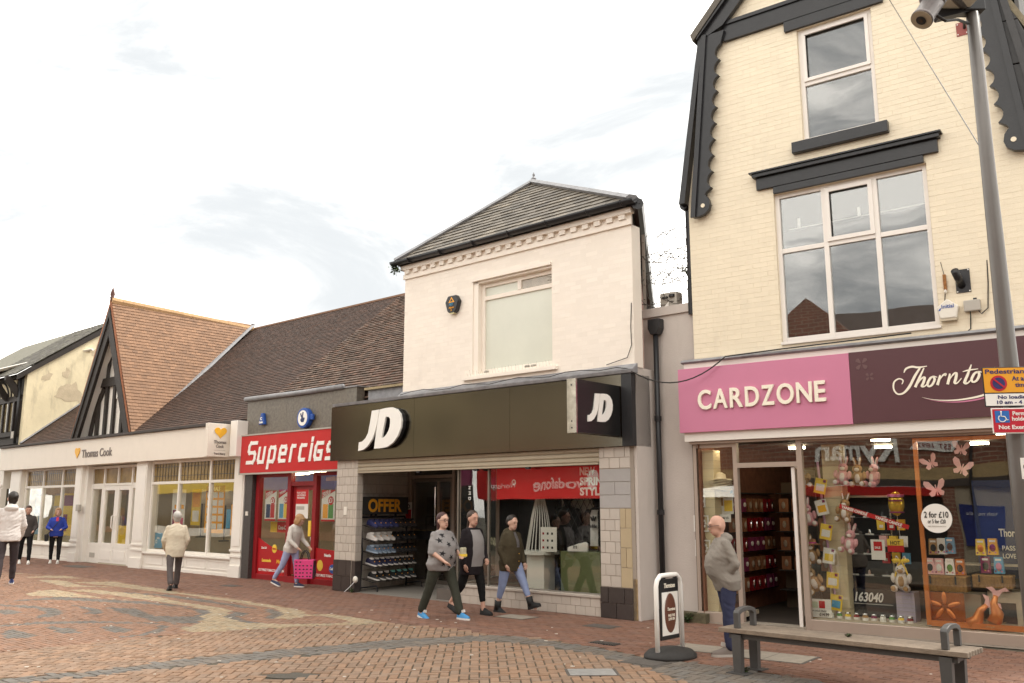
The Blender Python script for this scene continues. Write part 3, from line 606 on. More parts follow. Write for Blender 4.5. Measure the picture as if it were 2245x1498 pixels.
# things fixed to the gable
t = thing('alarm_box', 'white alarm box on the timbered gable', 'alarm box', 'A', -19.25, yg - .16, 5.0)
MB().box(-.2, -.08, 0, .2, .06, .3).build('case', M_plastic_w, t, bevel=.03); text('PRIAC', t, M_blue, -.12, -.083, .18, .06, .24); MB().box(-.1, -.085, .02, .1, -.02, .08).build('strobe', M_blackm, t, bevel=.01)
def tri_alarm(label, x, y, z, s=1):
    t = thing('alarm_box', label, 'alarm box', 'A', x, y, z)
    MB().prism([(-.17 * s, 0), (.17 * s, 0), (.06 * s, .4 * s), (-.06 * s, .4 * s)], -.09, 0).build('case', M_blue, t, bevel=.02)
    text('C', t, M_letter, -.05 * s, -.093, .16 * s, .09 * s, bold=.006); text('Chubb', t, M_letter, -.11 * s, -.093, .05 * s, .06 * s, .22 * s, bold=.003)
tri_alarm('blue triangular alarm box below the white one on the gable', -18.95, yg - .02, 4.35, .85)
MB  # projecting sign
t = thing('projecting_sign', 'white projecting sign with gold heart on the travel shop', 'sign', 'A', -12.27, 0, 0)
box = bxo('sign_box', M_fasc, t, -.07, -.32, 2.94, .07, .36, 3.77, bevel=.01)
bxo('mount', M_grey_pl, t, -.05, .345, 3.1, .05, .37, 3.6)
Mf = Matrix.Translation((.075, 0, 0)) @ Matrix.Rotation(rad(90), 4, 'Z')
hb = MB(); hb.prism(heart(0, 3.53, .34, .28), -.006, .004); o = hb.build('heart_emblem', M_heart, t, M=Mf @ Matrix.Translation((.02, 0, 0)))
for s_, z_, h_, w_ in (('Thomas', 3.27, .075, .34), ('Cook', 3.165, .075, .22), ('Travel Money', 3.0, .04, .32)):
    text(s_, t, M_tctext, .078, .02 - w_ / 2, z_, h_, w_, .002, .003, rz=rad(90))
bxo('rule', M_tctext, t, .07, -.14, 3.1, .075, .18, 3.104)
# ================================================================== TOBACCO SHOP (frame A)
scb = thing('tobacco_shop', 'narrow red tobacconist shopfront below a grey granite fascia', 'building', 'A')
M_gran = mat('granite', (.15, .135, .11), .35, .45, 14, spec=.5, grime=.35)
M_gran2 = mat('dark_granite', (.06, .055, .052), .35, .5, 30, spec=.5)
for x0, x1 in ((-11.8, -10.95), (-10.945, -10.1), (-10.095, -9.2), (-9.195, -8.3), (-8.295, -7.45)): bxo('granite_slab', M_gran, scb, x0, .5, 3.4, x1, .72, 4.34)
bxo('granite_pilaster', M_gran2, scb, -11.72, .5, 0, -11.41, .7, 2.5)
MB().tube([(-11.85, .46, 4.39), (-9.5, .46, 4.37), (-7.9, .47, 4.38)], .06, 8).build('lead_roll', M_lead, scb, smooth=True)
bxo('lead_cap', M_lead, scb, -11.85, .47, 4.342, -7.4, 1.0, 4.37)
sg = bxo('sign_board', M_red, scb, -11.74, .34, 2.53, -7.5, .5, 3.44, bevel=.006)
MB().box(-11.76, .325, 2.49, -7.5, .4, 2.528).box(-11.76, .325, 3.442, -7.5, .4, 3.475).box(-11.775, .325, 2.49, -11.745, .4, 3.475).build('sign_trim', M_grey_pl, sg)
LET = {'S': [[(1, 1), (.15, 1), (0, .85), (0, .6), (.15, .5), (.85, .5), (1, .4), (1, .15), (.85, 0), (0, 0)]], 'u': [[(0, .7), (0, .12), (.12, 0), (.8, 0)], [(.8, .7), (.8, 0)]], 'p': [[(0, -.3), (0, .58), (.12, .7), (.7, .7), (.82, .58), (.82, .12), (.7, 0), (0, 0)]],
 'e': [[(.8, 0), (.12, 0), (0, .12), (0, .58), (.12, .7), (.7, .7), (.82, .58), (.82, .36), (0, .36)]], 'r': [[(0, 0), (0, .58), (.12, .7), (.65, .7)]], 'c': [[(.75, .7), (.12, .7), (0, .58), (0, .12), (.12, 0), (.75, 0)]], 'i': [[(0, 0), (0, .7)], [(0, .93), (0, 1.0)]], 'G': [[(.85, .75), (.15, .75), (0, .6), (0, .15), (.15, 0), (.85, 0), (.85, .36), (.45, .36)]], 's': [[(.85, .72), (.12, .72), (0, .62), (0, .45), (.1, .36), (.75, .36), (.85, .28), (.85, .1), (.75, 0), (0, 0)]]}
def stroke_letter(ch, x, z, w_, h_, th, y, parent, m, sh=.2):
    B = MB(); e = 0
    for pl in LET[ch]:
        for k in range(len(pl) - 1):
            a = Vector((pl[k][0] * w_, pl[k][1] * h_)); b = Vector((pl[k + 1][0] * w_, pl[k + 1][1] * h_)); d = (b - a).normalized(); nrm = Vector((-d.y, d.x)); a = a - d * th / 2; b = b + d * th / 2; e += 1
            q = [a - nrm * th / 2, b - nrm * th / 2, b + nrm * th / 2, a + nrm * th / 2]
            B.prism([(x + p.x + p.y * sh, z + p.y) for p in q], y - .012 - .0006 * e, y)
    B.build('letter', m, parent)
xx = -11.42
for ch, w_ in zip('SupercicGs'.replace('cicG', 'ciG'), (.36, .34, .34, .34, .24, .3, .03, .34, .34)):
    stroke_letter(ch, xx, 2.78, w_ * .82, .47, .085, .338, sg, M_letter); xx += w_ * .82 + .145 + (.02 if ch != 'i' else .0)
# dirty peel marks on the sign
# shopfront
yw = .66
for a, b in ((-11.39, -11.25), (-10.06, -9.93), (-9.06, -8.93), (-7.95, -7.8)): bxo('frame_post', M_redd, scb, a, yw - .06, 0, b, yw + .06, 2.5)
for a, b in ((-11.25, -10.06), (-8.93, -7.95)):
    bxo('frame_rail', M_redd, scb, a, yw - .05, 2.42, b, yw + .05, 2.5); bxo('frame_rail', M_redd, scb, a, yw - .05, 0, b, yw + .05, .12)
    bxo('pane', M_glass, scb, a, yw, .12, b, yw + .006, 2.42)
bxo('door_head', M_redd, scb, -9.93, yw - .05, 2.2, -9.06, yw + .05, 2.3); bxo('pane', M_glass, scb, -9.93, yw, 2.3, -9.06, yw + .006, 2.5)
bxo('step', M_redd, scb, -9.95, yw - .14, 0, -9.03, yw + .3, .14)
bxo('step', M_redd, scb, -9.9, yw + .3, 0, -9.1, yw + .9, .2)
dr = win_frame(scb, 'door', (-9.86, -9.12), (.22, 2.15), yw + .02, .11, M_redd, M_glass, .05)
bxo('kick_plate', M_redd, dr, -9.8, yw + .03, .2, -9.18, yw + .06, .55)
bxo('handle_plate', M_yel, dr, -9.27, yw + .0, 1.05, -9.17, yw + .018, 1.4)
# red printed lower panels with a curved top, on the glass
M_vinyl = mat('red_vinyl', (.42, .015, .02), .25, .05, grime=.03)
arc = [(-11.25 + 1.19 * k / 12, .98 - .30 * math.sin(k / 12 * math.pi / 2)) for k in range(13)]
pa = MB().prism([(-11.25, .12)] + arc[:0] + [(-10.06, .12)] + arc[::-1], yw - .012, yw - .004).build('vinyl_panel', M_vinyl, scb)
pb = MB().prism([(-8.93, .12), (-7.95, .12), (-7.95, .74), (-8.93, .8)], yw - .012, yw - .004).build('vinyl_panel', M_vinyl, scb)
text('CUT PRICE TOBACCO SOLD HERE', pa, M_letter, -11.18, yw - .013, .2, .05, 1.1, .001, .002); text('CUT PRICE TOBACCO SOLD HERE', pb, M_letter, -8.88, yw - .013, .18, .05, 1.1, .001, .002)
text('Coca-Cola', pa, M_letter, -11.1, yw - .013, .72, .05, .22, .001, .002, shear=.3); text('Lucozade', pa, M_yel, -11.05, yw - .013, .42, .06, .38, .001, .006); text('Mars', pa, M_heart, -10.45, yw - .013, .40, .08, .28, .001, .003, shear=.2)
MB().ell((-10.55, yw - .013, .73), (.1, .004, .1), 16, 8).build('emblem', M_yel, pa); text('Walkers', pa, M_red, -10.63, yw - .019, .71, .04, .16, .001, .003)
text('Nestle', pb, M_letter, -8.6, yw - .013, .62, .06, .24, .001, .004); MB().ell((-8.75, yw - .013, .42), (.11, .004, .12), 16, 8).build('emblem', M_yel, pb); MB().ell((-8.27, yw - .013, .36), (.15, .004, .1), 16, 8).build('emblem', M_blue, pb); text('Cadbury', pb, M_letter, -8.38, yw - .019, .34, .05, .22, .001, .003, shear=.3)
inn = MB(); inn.box(-11.7, 3.2, 0, -7.6, 3.3, 3); inn.box(-11.7, .8, -.01, -7.6, 3.3, .02); inn.box(-11.7, .75, 2.6, -7.6, 3.3, 2.66); inn.box(-7.66, .75, 0, -7.6, 3.2, 2.6); inn.box(-11.74, .75, 0, -11.7, 3.2, 2.6)
inn.build('shop_interior', M_int, scb); bxo('ceiling_light', M_lamp, scb, -9.8, 1.0, 2.5, -9.2, 1.06, 2.54); bxo('ceiling_light', M_lamp, scb, -11.0, 1.4, 2.5, -10.4, 1.46, 2.54)
M_green = mat('green_print', (.10, .28, .06), .5); M_navy = mat('navy_print', (.015, .03, .10), .5)
def pound(label, x, z, w_, h_, head, c1, c2):
    t = poster('price_poster', label, 'A', x, yw + .02, z, w_, h_, M_paper, 0, [(.12, .1, .48, .55, c1), (.52, .1, .88, .55, c2), (0, 0, 1, .06, M_red)], group='price posters in the tobacco shop')
    MB().prism([(-w_ / 2, h_ * .72), (w_ / 2, h_ * .98), (w_ / 2, h_), (-w_ / 2, h_)], -.003, -.0008).build('print', M_red, t)
    MB().ell((w_ * .2, -.004, h_ * .66), (w_ * .2, .003, w_ * .2), 16, 8).build('print', M_red, t)
    text('£1', t, M_letter, w_ * .06, -.009, h_ * .6, .1, None, .001, .004)
    for k, s_ in enumerate(head): text(s_, t, M_red if False else M_paper, -w_ * .42, -.004, h_ * (.84 - .09 * k), .055, w_ * .6, .001, .003, ry=rad(-14))
pound('price poster with blue and red tubs, first from left', -10.85, 1.38, .46, .72, ('ROUND AS', 'A POUND'), M_navy, M_red)
pound('price poster headed WOW, second from left beside the door', -10.3, 1.38, .44, .74, ('WOW',), M_lblue, M_yel)
pound('price poster with orange and green crisp bags right of the door', -8.57, 1.39, .5, .7, ('ROUND AS', 'A POUND'), M_orange, M_green)
pound('price poster half hidden behind the tiled pillar', -8.07, 1.39, .42, .7, ('ROUND AS', 'A POUND'), M_red, M_yel)
poster('lottery_notice', 'red and white raffle notice on the glass of the red door', 'A', -9.54, yw + .0, 1.45, .48, .66, M_paper, 0, [(0, .5, 1, 1, M_red), (.06, .3, .7, .42, M_grey_pl)], [('PLAY LOTTO', .08, .86, .04, M_letter, .7), ('AND YOU\'RE IN', .08, .77, .04, M_letter, .7), ('THE RAFFLE', .08, .68, .04, M_letter, .65)])
# counter lights and stock inside
t = thing('drink_cooler', 'dark drinks display with lit dots behind the right pane', 'cooler', 'A', -8.3, 1.5, .02)
MB().box(-.45, 0, 0, .45, .6, 2.0).build('cabinet', M_dark, t); 
for k in range(9): MB().ell((-.2, -.03, .9 + k * .12), .025, 8, 6).build('light', M_lamp, t)
for k in range(3): MB().ell((.12, -.02, .75 + .38 * k), (.16, .03, .17), 14, 8).build('round_label', M_int, t)
t = thing('price_strip', 'yellow toothed price strip along the top right pane', 'strip', 'A', -8.45, .8, 2.3)
for k in range(12): MB().prism([(-.4 + k * .07, 0), (-.34 + k * .07, 0), (-.34 + k * .07, .1), (-.4 + k * .07, .1)], 0, .006).build('ticket', M_yel, t)
poster('cola_card', 'yellow and red drinks card behind the left pane', 'A', -10.75, yw + .25, 1.1, .8, .25, M_red, 0, [(0, 0, .35, 1, M_yel)], [('Coca-Cola', .42, .3, .09, M_letter, .55)])
poster('meal_card', 'brown and yellow snack card low in the doorway glass', 'A', -9.35, yw + .25, .62, .42, .5, mat('brown_print', (.25, .14, .07), .5), 0, [(.1, .1, .5, .4, M_yel)], [('FOOD', .1, .6, .09, M_letter, .8)])
bxo('switch_box', M_plastic_w, scb, -11.62, .48, 1.5, -11.52, .5, 1.6)
tri_alarm('blue triangular alarm box on the granite fascia', -11.02, .5, 3.7, .72)
t = thing('lottery_sign', 'round blue and white lottery sign with crossed fingers emblem', 'sign', 'A', -9.25, .4, 3.75)
MB().prism([(.24 * math.cos(k * math.pi / 14), .24 * math.sin(k * math.pi / 14)) for k in range(28)], -.03, .1).build('rim', M_blue, t, bevel=.02); MB().prism([(.18 * math.cos(k * math.pi / 14), .18 * math.sin(k * math.pi / 14)) for k in range(28)], -.036, -.02).build('face', M_letter, t)
MB().prism([(-.02, -.1), (.05, -.1), (.09, -.02), (.06, .02), (.03, -.02), (.02, .04), (.04, .13), (.0, .14), (-.02, .04), (-.06, .12), (-.09, .1), (-.04, 0), (-.08, -.04), (-.05, -.09)], -.04, -.035).build('hand_emblem', M_navy, t)
bxo('bracket', M_blue, t, .22, .0, -.06, .34, .07, .08, bevel=.02)
# roof of the tobacco shop (weathered tiles) behind
MB().quad((XB, .5, 3.86), (-5.4, .5, 3.86), (-5.4, 5.65, 7.97), (XB, 5.65, 7.97)).build('roof', mat('roof_felt', (.06, .04, .03)), scb)
courses(scb, 'tile', M_tile_m, (XB, .5, 3.885), (1, 0, 0), PE, [(.0, .3), (XB * -1 - 5.4, .3), (XB * -1 - 5.4, PEl), (.0, PEl)], .165, .125, .018, .004, tilt=.03, n_ind=300, jit=.006, seed=10, lap=1.06, wob=.006, mode='tile')
for (x, z, dx_) in ((-9.6, 6.6, .35), (-8.2, 6.9, .25), (-6.3, 5.5, .3)): pass
# ================================================================== SPORTS SHOP (frame A)
jd = thing('sports_shop', 'white painted brick sports shop with steel fascia and slate roof', 'building', 'A')
M_wb = mat('white_painted_brick', (.84, .765, .675), .6, .03, 2, rnd=.025, bump=.12, bsc=60, grime=.09)
M_wbj = mat('white_painted_mortar', (.81, .735, .645), .7, .04, 3)
HX0, HX1 = -5.36, .22
skd = Vector((-.517, .856, 0))        # the plot runs askew to the street
core = MB().box(HX0, .012, 3.9, HX1 - .24, .3, 6.3)
B = MB(); B.box(HX0 + .004, .0, 3.95, -3.41, .25, 6.33).box(-1.48, .0, 3.95, HX1, .25, 6.33).box(-3.41, .0, 5.95, -1.48, .25, 6.33).box(-3.41, .0, 3.95, -1.48, .25, 4.12)
B.build('front_wall', M_wbj, jd)
courses(jd, 'brick', M_wb, (HX0, .002, 3.95), (1, 0, 0), (0, 0, 1), [(0, 0), (HX1 - HX0, 0), (HX1 - HX0, 2.38), (0, 2.38)], .232, .0766, .003, .0045, holes=[(-3.42 - HX0, -1.47 - HX0, .13, 2.0), (1.75, 1.75, 0, 0)], n_ind=300, jit=.0016, seed=21)
# side wall (brick red, weathered) running back askew
sw0 = Vector((HX1, .0, 0)); sw1 = sw0 + skd * 8
M_redbrick = mat('old_brick', (.20, .085, .05), .85, .3, 8, bump=.4, bsc=40)
MB().quad((sw0.x - .01, .03, 3.5), (sw1.x, sw1.y, 3.5), (sw1.x, sw1.y, 6.6), (sw0.x - .01, .03, 6.6)).quad((HX0, .02, 3.9), (HX0 + skd.x * 8, skd.y * 8, 3.9), (HX0 + skd.x * 8, skd.y * 8, 6.6), (HX0, .02, 6.6)).build('side_wall', M_redbrick, jd)
# cornice
MB().box(HX0 - .02, -.04, 6.325, HX1 + .02, .0, 6.42).build('cornice_band', M_wb, jd)
MB().box(HX0 - .05, -.09, 6.51, HX1 + .05, .02, 6.6).build('cornice_band', M_wb, jd)
bxo('cornice_back', M_wbj, jd, HX0 - .01, -.015, 6.42, HX1 + .01, .02, 6.51)
k = 0
x = HX0 + .06
while x < HX1 - .08: bxo('dentil', M_wb, jd, x, -.075, 6.425, x + .125, -.01, 6.512); x += .253
# hip roof
ap = Vector((-3.52, 1.95, 8.52)); eL = Vector((-5.5, -.16, 6.68)); eR = Vector((.36, -.16, 6.68)); back = skd * 9
MB().ngon([eL, eR, ap]).quad(eR, eR + back, ap + back * .9, ap).quad(eL, ap, ap + back * .9, eL + back).build('roof', mat('roof_under', (.03, .028, .025), .9), jd)
M_jslate = mat('welsh_slate', (.125, .108, .086), .55, .25, 6, rnd=.4, bump=.2, bsc=30, hue=(.165, .14, .105))
Vn = (ap - Vector((ap.x, -.16, 6.68)))
courses(jd, 'slate', M_jslate, eL + Vector((0, 0, .02)), (1, 0, 0), Vn, [(.0, 0), (eR.x - eL.x, 0), (ap.x - eL.x, Vn.length)], .28, .175, .011, .005, tilt=.018, n_ind=300, jit=.003, seed=22, lap=1.06, wob=.004, mode='tile')
for q, e in ((eL, 1), (eR, 1)):
    pts = [q.lerp(ap, t_) + Vector((0, 0, .03)) for t_ in (0, .25, .5, .75, 1)]; MB().tube(pts, .13, 6, sq=.5).build('hip_lead', M_lead, jd)
MB().tube([ap, ap + back * .9], .12, 6, sq=.6).build('ridge_lead', M_lead, jd)
MB().lathe([(.04, 0), (.06, .05), (.02, .1), (.03, .14), (.0, .2)], tuple(ap + Vector((0, 0, .05))), 8).build('finial', M_lead, jd)
# gutters
gp = [(-.09 * math.cos(t), -.075 * math.sin(t)) for t in [k * math.pi / 6 for k in range(7)]]
B = MB(); B.prism([(p[0] - .19, p[1] + 6.68) for p in gp] + [(p[0] * .85 - .19, p[1] * .85 + 6.685) for p in gp[::-1]], -5.55, .42, 'x'); B.build('gutter', M_blackm, jd, smooth=True)
for x in (-5.0, -4.1, -3.2, -2.3, -1.4, -.5, .2): MB().tube([(x, -.19 - .1 * math.cos(t), 6.68 - .085 * math.sin(t)) for t in [k * math.pi / 8 for k in range(9)]], .014, 5).build('gutter_bracket', M_blackm, jd)
bxo('fascia_board', M_blackm, jd, HX0, -.12, 6.6, HX1 + .1, -.06, 6.66)
se0 = Vector((HX1 + .2, -.1, 6.62)); MB().tube([se0, se0 + skd * 8.5], .1, 8).build('side_gutter', M_blackm, jd)
MB().quad(se0 + Vector((-.35, 0, .0)), se0 + Vector((.05, 0, 0)), se0 + skd * 8.5 + Vector((.05, 0, 0)), se0 + skd * 8.5 + Vector((-.35, 0, 0))).build('side_soffit', M_blackm, jd)
# upper window
MB().box(-3.41, .02, 4.12, -3.29, .25, 5.95).box(-3.41, .02, 5.91, -1.48, .25, 5.95).build('reveal', M_wb, jd)
MB().prism([(-3.41, 5.95), (-3.41, 6.0), (-3.3, 6.04), (-1.75, 6.04), (-1.6, 6.0), (-1.48, 6.0), (-1.48, 5.95)], -.035, .0).build('window_head', M_wb, jd)
bxo('sill', M_wb, jd, -3.62, -.07, 4.06, -1.36, .02, 4.12); bxo('sill', M_wb, jd, -3.41, -.02, 4.122, -1.48, .2, 4.16)
M_board = mat('whitened_pane', (.62, .63, .54), .25, .05, 1.5, spec=.6); M_dirty = mat('broken_blind', (.35, .32, .27), .7, .5, 9)
uw = win_frame(jd, 'upper_window', (-3.25, -1.53), (4.21, 5.62, 5.87), .12, .08, M_wb, lambda i, j: M_board if j == 0 else None, .08)
bxo('mullion', M_wb, uw, -2.38, .115, 5.66, -2.3, .19, 5.83); bxo('pane', M_board, uw, -3.21, .16, 5.66, -2.38, .166, 5.83); bxo('pane', M_dirty, uw, -2.3, .16, 5.66, -1.57, .166, 5.83)
for k in range(7): bxo('blind_slat', M_paper, uw, -2.28, .15, 5.68 + k * .02, -1.6 - .05 * (k % 3), .158, 5.69 + k * .02)
for k in range(26):
    x = -3.5 + k * .08; MB().tube([(x, -.03, 4.12), (x + RD.uniform(-.03, .03), -.06, 4.12 + RD.uniform(.06, .13))], .002, 3).build('bird_spike', M_chrome, jd)
for x in (-2.1, -1.95, -3.1): MB().ell((x, .05, 4.19), (.07, .03, .03), 6, 4).build('debris', M_dirty, jd)
# lead ledge above the fascia and the flat lead roof at its left
B = MB(); B.prism([(-.1, 3.84), (-.12, 3.9), (.0, 4.0), (.03, 4.0), (.03, 3.84)], -5.4, HX1 + .04, 'x'); B.build('lead_ledge', M_lead, jd, bevel=.01)
B = MB(); B.prism([(-.1, 3.84), (-.12, 3.9), (.5, 3.95), (.5, 3.84)], -7.5, -5.4, 'x'); B.build('lead_ledge', M_lead, jd)
bxo('lead_upstand', M_lead, jd, -7.05, .5, 3.9, -5.4, .62, 4.22); bxo('timber_cap', mat('weathered_board', (.33, .26, .15), .8, .25, 9), jd, -7.1, .42, 4.222, -5.42, .66, 4.27)
MB().lathe([(.07, 0), (.07, .32), (.03, .36)], (-5.55, .3, 4.2), 10).build('vent_pipe', M_lead, jd)
# steel fascia
for a, b in ((-7.56, -4.92), (-4.915, -2.4), (-2.395, .0)): bxo('fascia_panel', M_steel, jd, a, -.08, 2.68, b, .45, 3.83)
bxo('fascia_end', M_black, jd, .002, -.082, 2.678, .2, .45, 3.832)
def zE(x, y): return (-6.46 + (x - 285) / 263 * 1.32, 3.67 - (y - 272) / 243 * .80)
jp = [(365, 278), (410, 275), (404, 340), (390, 405), (372, 455), (345, 495), (318, 516), (285, 522), (288, 468), (310, 464), (330, 445), (345, 415), (356, 350)]
do = [(415, 275), (452, 270), (490, 270), (520, 285), (540, 315), (548, 355), (544, 400), (528, 445), (500, 485), (465, 508), (425, 513), (385, 513), (392, 450), (400, 380), (408, 325)]
di = [(452, 325), (458, 324), (466, 324), (474, 330), (479, 340), (480, 358), (478, 385), (471, 410), (460, 430), (448, 444), (440, 450), (430, 452), (434, 425), (441, 385), (447, 350)]
def jd_logo(parent, f, y0, y1, face, edge, M=None):
    B = MB(); B.prism([f(*p) for p in jp], y0, y1); B.build('letter', [face], parent, M=M)
    B = MB(); n = len(do); i = len(B.v)
    for P, y in ((do, y0), (di, y0), (do, y1), (di, y1)):
        for p in P: q = f(*p); B.v.append((q[0], y, q[1]))
    for k in range(n):
        l = (k + 1) % n; B.face((i + k, i + l, i + n + l, i + n + k)); B.face((i + 2 * n + k, i + k + 3 * n, i + l + 3 * n, i + 2 * n + l))
        B.face((i + k, i + 2 * n + k, i + 2 * n + l, i + l)); B.face((i + n + k, i + n + l, i + 3 * n + l, i + 3 * n + k))
    B.build('letter', [face], parent, M=M)
fs = thing('fascia_letters', 'large white raised initials on the steel fascia', 'sign', 'A')
jd_logo(fs, zE, -.21, -.17, M_letter, M_black)
Bk = Matrix.Translation((.012, .04, 0)); jd_logo(fs, zE, -.168, -.082, M_black, M_black)
# projecting sign
t = thing('projecting_sign', 'black projecting sign with white initials and mirrored edge', 'sign', 'A')
bxo('sign_box', mat('gloss_black', (.012, .012, .012), .28, .1, spec=.4), t, -.185, -1.22, 2.83, -.02, -.085, 3.64)
MB().box(-.19, -1.26, 2.82, -.015, -1.222, 3.65).build('mirror_edge', mat('polished_edge', (.34, .32, .28), .14, .35, 9, metal=1.), t, bevel=.004)
for z_ in (2.9, 3.0, 3.55): MB().ell((-.1, -1.262, z_), .012, 8, 5).build('bolt', M_blackm, t)
Ms = Matrix.Translation((-.012, 0, 0)) @ Matrix.Rotation(rad(90), 4, 'Z')
def zG(x, y): q = zE(x, y); return (-.98 + (q[0] + 6.46) * .5, 3.02 + (q[1] - 2.87) * .56)
jd_logo(t, zG, -.012, .01, M_letter, M_letter, M=Ms)
# pillars with tiles
M_tileg = mat('glazed_tile', (.50, .445, .385), .22, .06, 7, rnd=.07, spec=.55); M_tileb = mat('beige_tile', (.44, .35, .22), .3, .05, 7, rnd=.05); M_tileq = mat('grey_tile', (.37, .35, .335), .3, .05, 7, rnd=.04); M_tiled = mat('brown_black_tile', (.05, .04, .037), .2, .15, 7, rnd=.1, spec=.6); M_grout = mat('grout', (.33, .28, .23), .8, .1)
pl = bxo('pillar', M_grout, jd, -7.42, .02, 0, -6.73, .17, 2.68)
courses(pl, 'tile', M_tileg, (-7.42, .018, .63), (1, 0, 0), (0, 0, 1), [(0, 0), (.57, 0), (.57, 2.05), (0, 2.05)], .19, .171, .006, .006, n_ind=40, seed=31)
courses(pl, 'tile', M_tileg, (-6.732, .02, .63), (0, 1, 0), (0, 0, 1), [(0, 0), (.15, 0), (.15, 2.05), (0, 2.05)], .15, .171, .006, .006, n_ind=40, seed=32)
courses(pl, 'tile', M_tileg, (-6.85, .018, .63), (1, 0, 0), (0, 0, 1), [(0, 0), (.12, 0), (.12, 2.05), (0, 2.05)], .12, .171, .006, .006, n_ind=40, seed=33)
courses(pl, 'tile', M_tiled, (-7.44, .012, .0), (1, 0, 0), (0, 0, 1), [(0, 0), (.58, 0), (.58, .63), (0, .63)], .29, .315, .008, .004, n_ind=40, seed=34)
bxo('pillar_base', M_tiled, pl, -6.84, .016, 0, -6.725, .17, .62)
bxo('switch_plate', M_plastic_w, pl, -7.13, -.005, 1.55, -7.03, .018, 1.72)
def dome(label, x, y, z):
    t = thing('floor_socket', label, 'fitting', 'A', x, y, z); MB().ell((0, 0, 0), (.07, .04, .07), 12, 8).build('cap', M_plastic_w, t, smooth=True); MB().tube([(0, -.02, -.05), (-.04, -.1, -.14), (-.09, -.2, -.24)], .008, 5).build('chain', M_chrome, t)
dome('small round white fitting low on the wall beside the rack', -6.68, .0, .26)
pl2 = bxo('pillar', M_grout, jd, -.53, .02, 0, .14, .5, 2.68)
for (x0, x1, z0, z1, m_, w_, h_, sd_) in ((-.53, -.14, .48, 1.70, M_tileg, .195, .174, 41), (-.14, .075, .48, 1.70, M_tileb, .215, .305, 42), (-.53, .075, 1.705, 2.33, M_tileq, .605, .208, 43), (-.53, .075, 2.335, 2.68, M_tileg, .2017, .172, 44), (-.545, .08, 0, .476, M_tiled, .3125, .238, 45)):
    courses(pl2, 'tile', m_, (x0, .016 if z0 > 0 else .008, z0), (1, 0, 0), (0, 0, 1), [(0, 0), (x1 - x0, 0), (x1 - x0, z1 - z0), (0, z1 - z0)], w_, h_, .006, .005, n_ind=60, seed=sd_)
courses(pl2, 'tile', M_tileg, (.142, .03, .6), (0, 1, 0), (0, 0, 1), [(0, 0), (.4, 0), (.4, 2.08), (0, 2.08)], .13, .173, .006, .005, n_ind=60, seed=46)
bxo('bare_core', mat('bare_plaster', (.36, .25, .13), .9, .35, 14, bump=.5, bsc=25), pl2, .076, .02, 0, .15, .45, .62)
# roller shutter
sh = thing('roller_shutter', 'beige rolled up steel shutter below the steel fascia', 'shutter', 'A')
M_shut = mat('shutter_beige', (.40, .34, .25), .45, .08, 3, grime=.12, metal=.1)
for k in range(3): MB().prism([(.03, 2.44 + k * .082), (.015, 2.46 + k * .082), (.015, 2.50 + k * .082), (.03, 2.518 + k * .082), (.06, 2.518 + k * .082), (.06, 2.44 + k * .082)], -6.725, -.535, 'x').build('slat', M_shut, sh)
bxo('bottom_rail', M_shut, sh, -6.72, .0, 2.405, -.54, .07, 2.437, bevel=.005)
for x in (-4.9, -3.35, -2.1): bxo('lock', M_blackm, sh, x, -.012, 2.37, x + .09, .05, 2.405)
# shop window, base and lobby
gx = (-3.88, -3.1, -1.55, -.555); yb = .12
f = win_frame(jd, 'shop_window', (gx[0], gx[1], gx[3]), (.33, 2.43), yb, .035, mat('window_bead', (.22, .2, .17), .35, metal=.5), M_glass, .05)
bxo('sill', M_tileg, jd, -3.9, .03, .285, -.54, .2, .33, bevel=.006)
bs = bxo('window_base', M_grout, jd, -3.88, .06, 0, -.54, .2, .285)
courses(bs, 'tile', M_tileg, (-3.88, .058, .0), (1, 0, 0), (0, 0, 1), [(0, 0), (3.33, 0), (3.33, .285), (0, .285)], .2, .1425, .005, .005, n_ind=60, seed=51)
rt0, rt1 = Vector((-3.88, .15, 0)), Vector((-4.6, 2.02, 0))
MB().quad(rt0 + Vector((0, 0, .33)), rt1 + Vector((0, 0, .33)), rt1 + Vector((0, 0, 2.45)), rt0 + Vector((0, 0, 2.45))).build('return_pane', M_glass, jd)
MB().tube([rt1 + Vector((0, 0, 0)), rt1 + Vector((0, 0, 2.5))], .05, 4).build('corner_post', M_alu, jd); MB().tube([rt0 + Vector((0, .03, .3)), rt0 + Vector((0, .03, 2.45))], .025, 4).build('corner_post', M_alu, jd)
MB().prism([(rt0.x, rt0.y), (rt1.x, rt1.y), (rt1.x + .05, rt1.y), (rt0.x + .05, rt0.y)], 0, .33, 'z').build('return_base', M_tileg, jd)
lw0, lw1 = Vector((-7.0, .12, 0)), Vector((-7.42, 2.05, 0)); lv = (lw1 - lw0)
MB().quad(lw0, lw1, lw1 + Vector((0, 0, 2.6)), lw0 + Vector((0, 0, 2.6))).build('lobby_wall', M_grout, jd)
courses(jd, 'tile', M_tileg, lw0 + Vector((.003, .002, 0)), lv, (0, 0, 1), [(0, 0), (lv.length, 0), (lv.length, 2.6), (0, 2.6)], .2, .2, .005, .006, n_ind=40, seed=61)
M_floor = mat('lobby_concrete', (.20, .18, .155), .8, .15, 6)
MB().prism([(-6.73, .05), (-3.85, .05), (-4.6, 2.1), (-7.45, 2.1), (-7.0, .05)], -.008, .004, 'z').build('lobby_floor', M_floor, jd)
bxo('lobby_ceiling', mat('lobby_ceiling', (.25, .22, .18), .8), jd, -7.45, .08, 2.56, -3.8, 2.4, 2.6)
yd2 = 2.04
dw = win_frame(jd, 'door', (-7.24, -6.0), (.1, 2.3), yd2, .07, mat('door_steel', (.28, .24, .2), .3, metal=.7), M_glass, .07)
